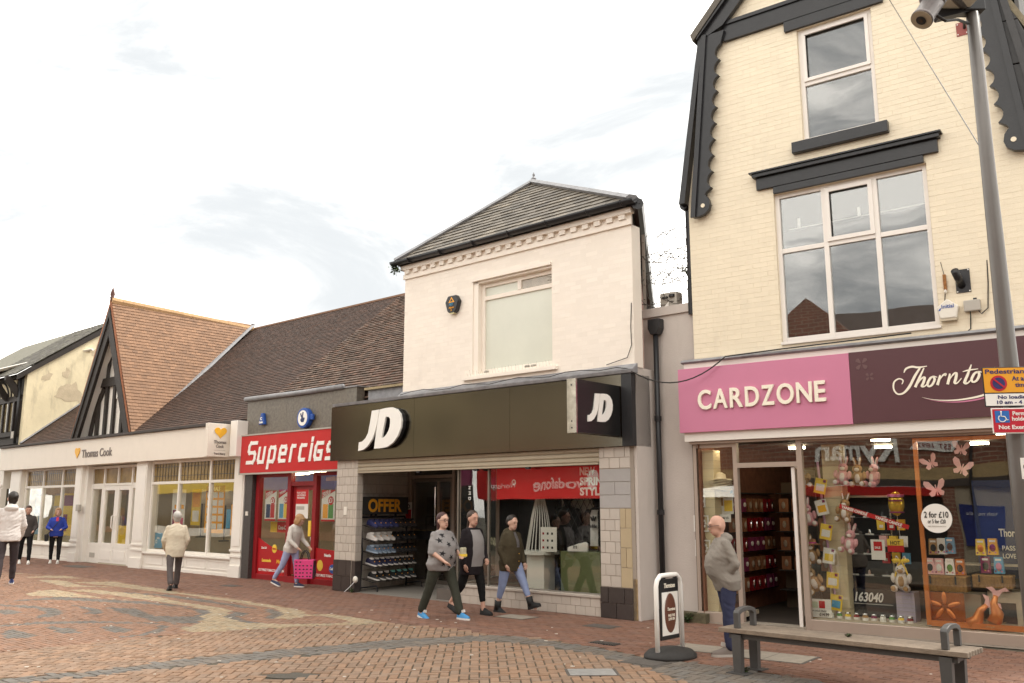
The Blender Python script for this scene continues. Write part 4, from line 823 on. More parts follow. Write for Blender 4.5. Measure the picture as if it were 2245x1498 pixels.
bxo('push_bar', mat('brass', (.6, .5, .32), .25, metal=1), dw, -7.2, yd2 - .04, 1.19, -6.42, yd2 - .01, 1.215); MB().tube([(-6.44, yd2 - .06, 1.3), (-6.44, yd2 - .06, 2.15)], .016, 6).build('pull_handle', M_chrome, dw); bxo('mid_rail', M_blackm, dw, -7.2, yd2 + .0, 1.0, -6.03, yd2 + .05, 1.19); bxo('stile', M_alu, dw, -6.45, yd2 + .005, .13, -6.41, yd2 + .06, 2.27)
bxo('door_frame', M_alu, jd, -7.38, yd2 - .03, 0, -7.29, yd2 + .1, 2.56); bxo('door_frame', M_alu, jd, -5.95, yd2 - .03, 0, -5.88, yd2 + .1, 2.56); bxo('door_frame', M_alu, jd, -7.29, yd2 - .02, 2.35, -5.95, yd2 + .1, 2.42); bxo('threshold', M_floor, jd, -7.29, yd2 - .02, 0, -5.95, yd2 + .1, .06)
bxo('overpanel_pane', M_glass, jd, -7.29, yd2 + .02, 2.42, -5.95, yd2 + .026, 2.56); bxo('side_pane', M_glass, jd, -5.88, yd2 + .02, .1, -4.62, yd2 + .026, 2.56)
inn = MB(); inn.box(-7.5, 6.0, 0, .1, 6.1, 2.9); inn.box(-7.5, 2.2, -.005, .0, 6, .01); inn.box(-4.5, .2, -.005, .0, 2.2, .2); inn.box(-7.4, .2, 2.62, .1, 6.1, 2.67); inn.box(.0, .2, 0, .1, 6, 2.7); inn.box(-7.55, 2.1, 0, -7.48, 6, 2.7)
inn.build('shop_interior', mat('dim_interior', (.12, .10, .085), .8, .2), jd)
poster('door_sticker', 'small red and white notice on the frame beside the shop door', 'A', -7.33, yd2 - .05, 1.4, .2, .42, M_paper, .2, [(.08, .05, .92, .6, M_red)], [('O', .3, .68, .08, M_blackm, None)])
# steel angle-post with the alarm box on the brick
t = thing('alarm_box', 'black hexagonal alarm box with orange triangle on white brick', 'alarm box', 'A', -3.89, 0, 5.58)
MB().prism([(-.11, .17), (.11, .17), (.185, .05), (.12, -.14), (.06, -.18), (-.06, -.18), (-.12, -.14), (-.185, .05)], -.1, 0).build('case', M_blackm, t, bevel=.02)
MB().prism([(-.08, .03), (.08, .03), (0, .14)], -.104, -.099).build('triangle', M_orange, t); MB().prism([(-.04, .05), (.04, .05), (0, .105)], -.107, -.102).build('triangle_centre', M_blackm, t)
text('ADT', t, M_lblue, -.06, -.102, -.03, .05, .12); text('Alarm', t, M_orange, -.07, -.102, -.09, .04, .14, shear=.3); text('X', t, M_orange, -.02, -.102, -.14, .035, .04); MB().prism([(-.08, -.15), (.08, -.15), (.05, -.19), (-.05, -.19)], -.095, -.02).build('strobe', mat('strobe_lens', (.6, .55, .3), .2), t)
# ---- shoe rack and shoes in the lobby
rk = thing('shoe_rack', 'black metal display rack with five sloping shelves and OFFER header', 'rack', 'A', -6.87, .30, 0, rad(99))
for x in (0, 1.5): MB().tube([(x, .02, 0), (x, -.02, .8), (x, .06, 1.45), (x + (.04 if x == 0 else -.04), .07, 1.5)], .02, 6).build('upright', M_blackm, rk)
MB().tube([(.04, .07, 1.5), (1.46, .07, 1.5)], .02, 6).build('top_rail', M_blackm, rk)
for x in (.02, 1.48): MB().tube([(x, .02, .06), (x, -.42, .12), (x, -.44, 0)], .018, 6).build('foot', M_blackm, rk)
SHZ = (1.30, 1.03, .77, .51, .22)
for z in SHZ:
    B = MB()
    for k in range(4): B.tube([(0, -.02 - .1 * k, z + .03 - .02 * k), (1.5, -.02 - .1 * k, z + .03 - .02 * k)], .005, 4)
    for x in (0, .5, 1.0, 1.5): B.tube([(x, .02, z + .04), (x, -.34, z - .04)], .006, 4)
    B.build('shelf', M_blackm, rk)
hd = bxo('header_board', mat('charcoal_board', (.04, .038, .036), .5), rk, 0.0, .0, 1.56, 1.5, .03, 1.93); text('OFFER', hd, M_orange, .16, -.001, 1.62, .25, 1.1, .003, .012)
for x in (.3, .45, 1.1): bxo('clip', M_blackm, rk, x, .02, 1.48, x + .03, .06, 1.58)
def shoe_parts(cu, cs, acc=None):
    st = [(.0, .030, .085), (.03, .036, .105), (.08, .038, .10), (.13, .040, .088), (.18, .046, .066), (.23, .045, .05), (.265, .034, .04), (.285, .012, .03)]
    U = MB(); n = 9
    for (d, hw, ht) in st:
        for k in range(n): a = math.pi * k / (n - 1); U.v.append((hw * math.cos(a), -d, .02 + ht * math.sin(a) ** .8))
    for i in range(len(st) - 1):
        for k in range(n - 1): U.face((i * n + k, i * n + k + 1, (i + 1) * n + k + 1, (i + 1) * n + k))
    U.face(tuple(range(n))); U.face(tuple((len(st) - 1) * n + k for k in range(n))[::-1])
    S_ = MB(); P = [(hw + .004, -d) for d, hw, _ in st] + [(-hw - .004, -d) for d, hw, _ in st[::-1]]; S_.prism(P, 0, .028, 'z')
    T = MB().prism([(-.012, -.09), (.012, -.09), (.018, -.19), (-.018, -.19)], .07, .112, 'z', M=Matrix.Rotation(rad(-14), 4, 'X') @ Matrix.Translation((0, .0, .005)))
    return U.mesh('upper', cu, True), S_.mesh('sole', cs), T.mesh('tongue', acc or cs)
def shm(n, c): return mat('shoe_' + n, c, .6, .05)
K = [(shm('navy', (.025, .03, .12)), shm('navy2', (.03, .03, .08)), 5, 'navy trainer'), (shm('maroon', (.03, .02, .02)), M_blackm, 4, 'dark brown trainer'), (shm('white', (.72, .68, .63)), shm('white2', (.75, .72, .68)), 4, 'white trainer'), (shm('black', (.018, .018, .018)), M_blackm, 4, 'black trainer'),
     (shm('steel', (.14, .19, .26)), shm('paleblue', (.4, .5, .6)), 5, 'steel blue trainer'), (shm('black', (.02,) * 3), M_blackm, 5, 'black trainer'), (shm('indigo', (.02, .022, .06)), shm('white2', (.7,) * 3), 5, 'navy trainer with white sole'), (shm('black', (.02,) * 3), shm('white2', (.7,) * 3), 4, 'black trainer with white sole'), (shm('black', (.02,) * 3), shm('white2', (.7,) * 3), 3, 'black trainer with white sole'), (shm('mintb', (.03, .035, .035)), shm('white2', (.7,) * 3), 4, 'black trainer with mint trim')]
M_mint = shm('mint', (.2, .5, .45)); M_tag = mat('orange_tag', (.85, .4, .08), .5)
rows_ = [(0, [K[0], K[1]]), (1, [K[2], K[3]]), (2, [K[4], K[5]]), (3, [K[6], K[7]]), (4, [K[8], K[9]])]
ordn = ('first', 'second', 'third', 'fourth', 'fifth', 'sixth', 'seventh', 'eighth', 'ninth', 'tenth'); shelfn = ('top', 'second', 'middle', 'fourth', 'bottom')
for r_, kinds in rows_:
    tot = sum(k[2] for k in kinds); i = 0; x0, x1 = (.12, 1.42) if r_ < 4 else (.2, 1.42)
    for (cu, cs, n, nm) in kinds:
        ms = shoe_parts(cu, cs, M_mint if 'mint' in nm else (M_letter if 'white trainer' == nm else None)); tg = MB().ell((.0, -.2, .075), (.018, .012, .022), 6, 4).mesh('price_tag', M_tag)
        for k in range(n):
            x = x0 + (x1 - x0) * i / (tot - 1)
            t = thing('trainer', '%s, %s from the left on the %s shelf of the rack' % (nm, ordn[i], shelfn[r_]), 'shoe', 'W', group='trainers on the offer rack')
            t.matrix_world = rk.matrix_basis @ Matrix.Translation((x, -.02, SHZ[r_] + .045)) @ Matrix.Rotation(rad(13), 4, 'X') @ Matrix.Rotation(rad(RD.uniform(4, 16)), 4, 'Z')
            for nm_, me in zip(('upper', 'sole', 'tongue'), ms): link(nm_, me, t)
            link('price_tag', tg, t); i += 1
# ---- displays inside the sports window
t = thing('window_banner', 'red banner reading NEW SPRING STYLE across the top of the window', 'banner', 'A', -1.8, .35, 1.86)
MB().box(-1.3, 0, 0, 1.24, .01, .56).build('cloth', M_red, t)
for k, s_ in enumerate(('NEW', 'SPRING', 'STYLE')): text(s_, t, M_letter, .62, -.004, .40 - .17 * k, .12, (.32, .6, .5)[k], .001, .008)
MB().ell((-.88, -.003, .3), (.05, .003, .05), 16, 8).build('emblem', M_letter, t); text('JD', t, M_red, -.915, -.008, .28, .045, .07, .001, .004, shear=.2)
t = thing('display_plinth', 'olive green display plinth in the sports window', 'plinth', 'A', -1.2, .6, .2); MB().box(-.42, -.25, 0, .42, .35, .78).build('block', mat('olive_paint', (.14, .16, .07), .4, .1), t, bevel=.01)
ms = shoe_parts(shm('white', (.72, .68, .63)), shm('white2', (.7,) * 3), M_blackm)
t = thing('display_trainer', 'white trainer with black stripes standing on the green plinth', 'shoe', 'A', -1.1, .45, .985, rad(-70), s=1.25)
for nm_, me in zip(('upper', 'sole', 'tongue'), ms): link(nm_, me, t)
for k in range(3): MB().box(-.047, -.16 - .02 * k, .035, .047, -.152 - .02 * k, .075).build('stripe', M_blackm, t)
t = thing('mesh_screen', 'black diamond wire mesh screen behind the mannequin', 'screen', 'A', -1.35, .95, .35)
B = MB(); n = 12
for k in range(-12, 13):
    for s in (-1, 1):
        pts = [(k * .14 + s * (z_ - .9) * .62, 0, z_) for z_ in (0, 1.75)]
        a, b = pts; 
        def clip(p, q):
            t0, t1 = 0., 1.
            for lo, hi in ((-.85, .8),):
                d = q[0] - p[0]
                if abs(d) < 1e-6: continue
                u0, u1 = (lo - p[0]) / d, (hi - p[0]) / d
                if u0 > u1: u0, u1 = u1, u0
                t0, t1 = max(t0, u0), min(t1, u1)
            return None if t0 >= t1 else [tuple(p[i] + (q[i] - p[i]) * tt for i in range(3)) for tt in (t0, t1)]
        c_ = clip(a, b)
        if c_: B.tube(c_, .006, 3)
B.build('wires', M_blackm, t); bxo('back_panel', mat('pale_backdrop', (.52, .49, .45), .7, .1), t, -.9, .25, -.1, .85, .27, 1.85)
t = thing('paper_tower', 'tall white slatted paper cone display in the window', 'display', 'A', -2.35, .7, .95)
for k in range(12):
    a = -math.pi * k / 11; MB().tube([(.30 * math.cos(a), .2 * math.sin(a), 0), (.18 * math.cos(a), .12 * math.sin(a), .6), (.03 * math.cos(a), .02 * math.sin(a), 1.15)], .012, 4).build('slat', M_paper, t)
MB().lathe([(.34, -.06), (.34, 0)], seg=18).build('base', M_paper, t); bxo('stand', M_paper, t, -.2, -.15, -.75, .2, .15, -.06)
t = thing('window_text_card', 'pale card with dark dots beside the paper cone', 'card', 'A', -2.0, .5, .95); bxo('sheet', M_paper, t, -.18, 0, 0, .18, .01, .42)
for k in range(9): bxo('print', M_redd if k % 3 == 0 else M_dark, t, -.14 + (k % 3) * .1, -.003, .05 + (k // 3) * .12, -.1 + (k % 3) * .1, -.0005, .09 + (k // 3) * .12)
for k, ch in enumerate('NMD'): text(ch, f, M_letter, -3.62, yb + .02, 2.1 - .1 * k, .06, None, .001, ry=rad(90))
# ================================================================== WALL IN THE GAP (frame A)
gp_ = thing('passage_wall', 'grey rendered wall filling the gap between the two shops', 'wall', 'A')
M_rend = mat('grey_render', (.54, .485, .44), .85, .06, 1.6, bump=.15, bsc=40, grime=.16)
bxo('wall_face', M_rend, gp_, .0, .62, .12, .96, .8, 4.85); bxo('coping', M_rend, gp_, -.05, .58, 4.85, .96, .85, 5.0, bevel=.008)
bxo('return_wall', M_rend, gp_, .152, .03, 0, .2, .62, 3.95)
bxo('footing', mat('mossy_footing', (.10, .085, .05), .95, .4, 12, bump=.6, bsc=30), gp_, .15, .4, 0, 1.1, .7, .14)
hp = MB().prism([(-.11, .26), (.11, .26), (.11, .1), (.06, 0), (-.06, 0), (-.11, .1)], .45, .61).build('hopper_head', M_blackm, gp_, bevel=.008); hp.location = (.30, 0, 4.53)
dp = MB().tube([(.30, .52, 4.55), (.30, .52, .3)], .045, 10).build('downpipe', M_blackm, gp_, smooth=True)
for z in (3.1, 1.6): MB().lathe([(.06, 0), (.06, .08)], (.30, .52, z), 10).build('pipe_collar', M_blackm, dp)
t = thing('floodlight', 'small grey floodlight box on top of the passage wall', 'lamp', 'A', .5, .7, 5.0)
MB().box(-.16, -.08, .0, .16, .12, .24).build('housing', M_grey_pl, t, bevel=.015); MB().box(-.1, -.1, .14, -.0, -.08, .17).build('slot', M_blackm, t); MB().lathe([(.05, 0), (.05, .04)], (.08, -.09, .15), 10).build('sensor', M_blackm, t); MB().prism([(-.06, 0), (.02, .08), (.02, 0)], -.1, -.082).build('label_plate', M_letter, t)
t = thing('razor_wire', 'coils of thin barbed wire above the passage wall', 'barbed wire', 'A', .45, .7, 5.0)
for (r0, z0, y0, ph) in ((.42, .35, 0, 0), (.40, .75, .15, 1.), (.38, 1.1, .1, 2.2)):
    B = MB(); pts = [(-.42 + .0075 * k + r0 * .7 * math.cos(k * .31 + ph), y0 + .15 * math.sin(k * .31 + ph + 1), z0 + r0 * .75 * math.sin(k * .31 + ph) + .04 * math.sin(k * .11)) for k in range(100)]
    B.tube(pts, .0065, 4)
    for k in range(0, 100, 2):
        q = pts[k]; B.tube([(q[0] - .015, q[1], q[2] - .012), (q[0] + .015, q[1], q[2] + .012)], .004, 3)
    B.build('coil', M_iron, t)
for x, lab in ((.02, 'left'), (.93, 'right')):
    t = thing('wire_post', 'steel angle post holding the barbed wire on the %s' % lab, 'post', 'A', x, .66, 5.0); MB().box(-.03, -.004, 0, .03, .004, 1.35).box(-.03, 0, 0, -.022, .06, 1.35).build('angle', M_grey_pl, t)
    for k in range(5): MB().ell((.0, -.006, .2 + k * .25), .01, 6, 4).build('bolt', M_blackm, t)
M_leaf = mat('leaf_green', (.05, .085, .025), .6, .2, rnd=.25)
def sprig(label, fr, x, y, z, n, spread, hgt, leaf, seed, droop=0.):
    rd = random.Random(seed); t = thing('wall_plant', label, 'plant', fr, x, y, z); Bs, Bl = MB(), MB()
    for k in range(n):
        a = rd.uniform(0, 6.28); tip = Vector((math.cos(a) * spread * rd.uniform(.3, 1), math.sin(a) * spread * .4 * rd.uniform(.3, 1), hgt * rd.uniform(.4, 1) - droop)); m_ = tip * .5 + Vector((0, 0, hgt * .15)); Bs.tube([(0, 0, 0), m_, tip], .004, 4)
        for q in range(9):
            p = Vector((0, 0, 0)).lerp(m_, q / 4) if q < 4 else m_.lerp(tip, (q - 4) / 4); p = p + Vector((rd.uniform(-1, 1), rd.uniform(-1, 1), rd.uniform(-1, 1))) * leaf
            d = Vector((rd.uniform(-1, 1), rd.uniform(-1, 1), rd.uniform(-.6, .6))).normalized(); s_ = d.cross(Vector((rd.random(), rd.random(), 1))).normalized() * leaf * .45; i = len(Bl.v)
            Bl.v += [tuple(p - d * leaf * .9), tuple(p + s_), tuple(p + d * leaf * .9), tuple(p - s_)]; Bl.face((i, i + 1, i + 2, i + 3), 0, rd.random())
    Bs.build('stems', mat('stem', (.05, .04, .02), .8), t); Bl.build('leaves', M_leaf, t)
sprig('leafy sprig growing above the passage wall behind the barbed wire', 'A', .85, .9, 5.3, 14, .45, .75, .045, 3)
sprig('dark ivy clump against the side of the cream building', 'A', .95, .8, 5.0, 12, .18, .6, .04, 4)
sprig('small dark weed hanging from the left gutter corner', 'A', -5.5, -.16, 6.6, 9, .16, .25, .05, 5, .3)
sprig('green weed at the foot of the passage wall', 'A', .45, .36, .02, 14, .25, .14, .03, 6)
sprig('grass tuft in the corner below the passage wall', 'A', .8, .36, .02, 12, .2, .14, .03, 7)
sprig('little weed at the foot of the left tiled pillar', 'A', -6.75, -.03, 0, 9, .1, .1, .022, 8)
# ================================================================== CARD SHOP (frame B)
cz = thing('card_shop', 'cream painted brick gabled card shop with black barge boards', 'building', 'B')
M_yb = mat('cream_painted_brick', (.775, .685, .525), .65, .03, 2, rnd=.025, bump=.12, bsc=60, grime=.09)
M_ybj = mat('cream_painted_mortar', (.735, .645, .49), .7, .05, 3)
M_bk = mat('gloss_black_paint', (.02, .02, .022), .3, .2, 6, bump=.12, bsc=20)
CX0, CX1, CC = .12, 5.16, 2.64
def gl_out(z): return .12 if z < 6.6 else .12 + (z - 6.6) * .17 if z < 9.4 else .6 + (z - 9.4)
def outline(x0): pass
gab = [(CX0, 3.97), (CX1, 3.97), (CX1, 6.7), (4.72, 9.4), (CC, 11.5), (.56, 9.4), (CX0, 6.7)]
holes_w = [(1.55, 3.74, 4.15, 6.48), (2.06, 3.17, 7.22, 9.07)]
B = MB(); zs = [3.97, 4.15, 6.48, 6.7, 7.22, 9.07, 9.4, 11.5]
for a, b in zip(zs[:-1], zs[1:]):
    ia, ib = scan(gab, a + 1e-4), scan(gab, b - 1e-4); (l0, r0), (l1, r1) = ia[0], ib[0]
    hs = [h for h in holes_w if h[2] < (a + b) / 2 < h[3]]
    xsL = [l0] + sum([[h[0], h[1]] for h in hs], []) + [r0]; xsU = [l1] + sum([[h[0], h[1]] for h in hs], []) + [r1]
    for k in range(0, len(xsL), 2): B.quad((xsL[k], 0, a), (xsL[k + 1], 0, a), (xsU[k + 1], 0, b), (xsU[k], 0, b))
for (a, b, c, d) in holes_w: B.box(a - .02, .0, c, a, .22, d).box(b, .0, c, b + .02, .22, d).box(a, .0, d, b, .22, d + .02).box(a, .0, c - .02, b, .22, c)
B.build('front_wall', M_ybj, cz)
courses(cz, 'brick', M_yb, (0, .0, 3.97), (1, 0, 0), (0, 0, 1), [(x, z - 3.97) for x, z in gab], .232, .0772, .0025, .004, holes=[(a, b, c - 3.97, d - 3.97) for a, b, c, d in holes_w], n_ind=300, jit=.0011, seed=71)
MB().quad((CX0, .005, 0), (CX0, 9, 0), (CX0, 9, 6.7), (CX0, .005, 6.7)).quad((CX1, .005, 0), (CX1, 9, 0), (CX1, 9, 6.7), (CX1, .005, 6.7)).build('side_wall', M_redbrick, cz)
# barge boards with scalloped inner edge, and roof slopes behind them
for s in (-1, 1):
    mx_ = (lambda x: x) if s < 0 else (lambda x: 2 * CC - x)
    Pb = [(.24, 6.33)]; O_ = [(.24, 6.33), (.44, 8.2), (.56, 9.42)]
    inner = []
    zt, zb_ = 9.2, 6.78; n = 9
    for k in range(n):
        z1 = zt - (zt - zb_) * k / n; z0 = zt - (zt - zb_) * (k + 1) / n
        xa = lambda z: .24 + (z - 6.33) * .107 + .30
        for q in range(7):
            f_ = q / 6; z = z1 + (z0 - z1) * f_; inner.append((xa(z) - .085 * math.sin(math.pi * f_) ** .7, z))
    inner += [(.50, 6.72), (.47, 6.68), (.53, 6.6), (.55, 6.5), (.52, 6.41), (.44, 6.35), (.34, 6.33)]
    poly = [(.56, 9.42), (.92, 9.42)] + inner + [(.24, 6.33)]
    MB().prism([(mx_(x), z) for x, z in poly], -.13, -.05).build('barge_board', M_bk, cz, bevel=.004)
    MB().prism([(mx_(x), z) for x, z in ((.22, 6.33), (.54, 9.42), (.62, 9.42), (.30, 6.33))], -.17, -.13).build('barge_moulding', M_bk, cz)
    MB().prism([(mx_(x), z) for x, z in ((.52, 9.36), (.56, 9.7), (CC, 11.8), (CC, 11.3), (.9, 9.5))], -.14, -.05).build('upper_barge_board', M_bk, cz)
    MB().prism([(mx_(x), z) for x, z in ((.46, 9.36), (.52, 9.55), (CC, 11.7), (CC, 11.58))], -.2, -.13).build('barge_moulding', M_bk, cz)
    MB().prism([(mx_(x), z) for x, z in ((.02, 6.6), (.48, 9.42), (.56, 9.42), (.12, 6.6))], -.16, 8, 'y').build('roof_slope', M_bk if s < 0 else mat('bitumen', (.035, .033, .033), .4, .3, 2, bump=.5, bsc=5), cz)
    MB().prism([(mx_(x), z) for x, z in ((.4, 9.34), (.36, 9.46), (CC, 11.9), (CC, 11.75))], -.22, 8, 'y').build('upper_roof', M_jslate, cz)
    MB().lathe([(.035, -.01), (.035, .01)], (0, 0, 0), 10).build('barge_hole', M_yb, cz, M=Matrix.Translation((mx_(.43), -.131, 6.5)) @ Matrix.Rotation(rad(90), 4, 'X'))
# right hand parapet slabs seen at the frame edge
for k, (z0, z1) in enumerate(((6.9, 7.55), (7.56, 8.2), (8.21, 8.9))):
    xa = lambda z: 5.04 - (z - 6.33) * .107; xo = lambda z: 5.38 - (z - 6.9) * .20 if z < 7.9 else 5.18 - (z - 7.9) * .45
    MB().prism([(xa(z0), z0), (xo(z0), z0 - .02), (xo(z1), z1 - .02), (xa(z1) if z1 < 8.5 else xo(z1) - .01, z1)], -.1, .05).build('bitumen_slab', mat('bitumen', (.035, .033, .033), .4), cz, bevel=.01)
MB().prism([(5.38, 6.9), (5.46, 6.9), (5.26, 7.9), (4.82, 8.88), (4.74, 8.88), (5.18, 7.9)], -.06, .2).build('stone_edge', mat('mossy_stone', (.25, .21, .14), .9, .3, 8, bump=.5), cz)
# gutter and pipe on the left side
MB().tube([(.04, -.02, 6.62), (.0, 1.2, 6.6), (-.05, 4, 6.58)], .075, 8).build('side_gutter', M_blackm, cz); MB().tube([(.06, .12, 6.55), (.06, .12, 5.4)], .06, 8).build('side_pipe', M_blackm, cz); MB().tube([(.05, .1, 5.38), (.05, .1, 4.8)], .05, 8).build('side_pipe', M_blackm, cz)
# top beam and lintels
bxo('cross_beam', M_bk, cz, .88, -.07, 9.25, 4.4, .0, 9.55); MB().box(.9, -.1, 9.52, 4.38, -.0, 9.58).build('beam_moulding', M_bk, cz); bxo('lintel', M_bk, cz, 1.88, -.06, 9.08, 3.36, .0, 9.25)
bxo('sill', M_bk, cz, 1.9, -.1, 7.04, 3.3, .02, 7.215, bevel=.008)
MB().box(1.3, -.06, 6.59, 3.92, .0, 6.78).box(1.56, -.05, 6.48, 3.72, .0, 6.588).box(1.26, -.12, 6.782, 3.96, .0, 6.84).build('lintel', M_bk, cz, bevel=.004); MB().box(1.22, -.15, 6.842, 3.99, .0, 6.865).build('lintel_cap', M_bk, cz)
M_upvc = mat('white_upvc', (.77, .72, .665), .35, .03)
uw2 = win_frame(cz, 'upper_window', (2.09, 3.14), (7.25, 8.17, 9.04), .05, .07, M_upvc, M_glassd, .08)
MB().box(2.12, .03, 8.2, 3.11, .06, 8.25).box(2.12, .03, 8.97, 3.11, .06, 9.02).box(2.12, .03, 8.25, 2.17, .06, 8.97).box(3.06, .03, 8.25, 3.11, .06, 8.97).build('opening_sash', M_upvc, uw2)
lw2 = win_frame(cz, 'lower_window', (1.58, 2.285, 3.02, 3.71), (4.19, 5.57, 6.45), .05, .07, M_upvc, M_glassd, .08)
MB().box(2.31, .03, 5.6, 2.99, .06, 5.66).box(2.31, .03, 6.36, 2.99, .06, 6.42).box(2.31, .03, 5.66, 2.37, .06, 6.36).box(2.93, .03, 5.66, 2.99, .06, 6.36).build('opening_sash', M_upvc, lw2)
bxo('window_ledge', M_upvc, cz, 1.55, -.04, 4.11, 3.76, .08, 4.15, bevel=.004)
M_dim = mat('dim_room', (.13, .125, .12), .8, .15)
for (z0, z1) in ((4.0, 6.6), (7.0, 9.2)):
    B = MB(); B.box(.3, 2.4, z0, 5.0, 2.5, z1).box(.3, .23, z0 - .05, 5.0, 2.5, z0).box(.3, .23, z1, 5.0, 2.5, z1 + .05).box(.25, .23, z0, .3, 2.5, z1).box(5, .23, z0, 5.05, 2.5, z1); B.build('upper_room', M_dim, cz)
for z_ in (6.0, 6.02): pass
MB().tube([(1.65, .3, 5.97), (3.68, .3, 5.99)], .008, 4).build('curtain_wire', M_paper, cz)
for x in (1.8, 2.7, 3.65): bxo('hook', M_paper, cz, x, .28, 5.98, x + .04, .3, 6.12)
# cornice, sign bands
B = MB(); B.prism([(-.1, 3.96), (-.14, 3.98), (-.12, 4.01), (.0, 4.04), (.0, 3.96)], -.06, 5.4, 'x'); B.build('lead_cornice', M_lead, cz)
bxo('upper_band', M_trim, cz, -.03, -.08, 3.86, 5.4, .02, 3.96); bxo('lower_band', M_trim, cz, -.05, -.1, 2.73, 5.4, .04, 2.88); bxo('sign_backing', M_trim, cz, -.03, -.06, 2.88, 5.4, .02, 3.86)
bxo('soffit', M_alu, cz, .0, -.04, 2.69, 5.4, .1, 2.725)
pk = thing('pink_sign', 'pink fascia sign with raised white capitals above the shop door', 'sign', 'B')
M_pink = mat('pink_panel', (.56, .20, .31), .35, .02, spec=.4); M_plum = mat('plum_panel', (.092, .038, .044), .35, .03)
pp = bxo('panel', M_pink, pk, -.1, -.16, 2.865, 2.55, -.085, 3.87, bevel=.003)
x = .24
for ch, w_ in zip('CARDZONE', (.25, .27, .24, .25, .23, .29, .26, .19)):
    text(ch, pk, M_cream_l, x, -.161, 3.215, .285, w_ - .035, .018, .008, name='letter'); x += w_ + .003
pl_ = thing('plum_sign', 'dark plum chocolate shop fascia sign with cream script lettering', 'sign', 'B')
bxo('panel', M_plum, pl_, 2.553, -.155, 2.87, 5.4, -.085, 3.875, bevel=.003)
def zL(x, y): return (3.102 + (x - 510) * .00136, 3.326 - (y - 640) * .00146 - (x - 510) * .000106)
def ribbon(pts, ws, y0, y1, parent, m, name='letter_stroke', f=zL, k=.00140, sub=4):
    P = [Vector(f(*p)) for p in pts]; W = list(ws) if isinstance(ws, (list, tuple)) else [ws] * len(P); Q, QW = [], []
    for i in range(len(P) - 1):
        p0, p1, p2, p3 = P[max(i - 1, 0)], P[i], P[i + 1], P[min(i + 2, len(P) - 1)]
        for s_ in range(sub):
            t_ = s_ / sub; Q.append(.5 * ((2 * p1) + (p2 - p0) * t_ + (2 * p0 - 5 * p1 + 4 * p2 - p3) * t_ ** 2 + (3 * p1 - p0 - 3 * p2 + p3) * t_ ** 3)); QW.append((W[i] + (W[i + 1] - W[i]) * t_) * k)
    Q.append(P[-1]); QW.append(W[-1] * k); B = MB(); n = len(Q)
    for i in range(n):
        d = (Q[min(i + 1, n - 1)] - Q[max(i - 1, 0)]).normalized(); nr = Vector((-d.y, d.x)) * QW[i] / 2
        for y in (y0, y1):
            for s_ in (1, -1): q = Q[i] + nr * s_; B.v.append((q.x, y, q.y))
    for i in range(n - 1):
        a, b = i * 4, i * 4 + 4; B.face((a + 1, a, b, b + 1)); B.face((a + 2, a + 3, b + 3, b + 2)); B.face((a, a + 2, b + 2, b)); B.face((a + 3, a + 1, b + 1, b + 3))
    B.face((0, 1, 3, 2)); B.face((n * 4 - 4, n * 4 - 2, n * 4 - 1, n * 4 - 3)); return B.build(name, m, parent)
TH = [([(632, 495), (655, 458), (710, 440), (770, 447), (850, 436)], (8, 18, 20, 18, 6)), ([(785, 452), (730, 530), (670, 630), (610, 688), (555, 694), (524, 650), (532, 585), (580, 552), (618, 568), (604, 604)], (16, 24, 24, 18, 15, 15, 15, 13, 12, 6)),
 ([(822, 452), (772, 545), (726, 632)], (10, 22, 24)), ([(748, 605), (790, 552), (820, 542), (805, 590), (788, 622), (815, 622), (845, 590)], (6, 14, 22, 24, 22, 12, 6)), ([(900, 532), (870, 550), (842, 600), (850, 624), (882, 610), (910, 560), (898, 533), (935, 540)], (14, 20, 22, 16, 20, 22, 16, 6)),
 ([(962, 520), (950, 560), (930, 612)], (12, 22, 24)), ([(945, 575), (985, 525), (1012, 512), (1005, 530)], (6, 14, 22, 10)), ([(1050, 508), (1040, 550), (1022, 606)], (12, 22, 24)), ([(1038, 570), (1080, 515), (1108, 505), (1100, 550), (1085, 592), (1110, 592), (1150, 550)], (6, 14, 22, 24, 22, 12, 6)),
 ([(1245, 428), (1205, 520), (1172, 590), (1200, 594), (1235, 560)], (8, 22, 24, 14, 6)), ([(1165, 492), (1220, 478), (1300, 468)], (6, 14, 6)), ([(1300, 492), (1265, 510), (1236, 560), (1246, 586), (1280, 570), (1306, 520), (1298, 493), (1340, 500)], (14, 20, 22, 16, 20, 22, 16, 6)),
 ([(1390, 470), (1378, 510), (1360, 566)], (12, 22, 24)), ([(1376, 530), (1420, 475), (1446, 465), (1438, 510), (1424, 555), (1450, 552)], (6, 14, 22, 24, 22, 8)), ([(1530, 470), (1500, 475), (1500, 505), (1525, 530), (1505, 556), (1475, 545)], (10, 18, 20, 20, 16, 8))]
for i, (pts, ws) in enumerate(TH):
    ribbon(pts, ws, -.162 - .0008 * i, -.153, pl_, M_cream_l)
ribbon([(780, 725), (900, 748), (1060, 750), (1200, 732), (1330, 700), (1500, 630)], (1, 6, 12, 16, 18, 4), -.164, -.153, pl_, M_cream_l, 'swash'); ribbon([(800, 734), (920, 760), (1080, 766), (1220, 750), (1350, 718), (1500, 650)], (1, 5, 10, 14, 14, 4), -.160, -.153, pl_, M_pink, 'swash')
M_plum2 = mat('plum_flower', (.13, .07, .07), .4)
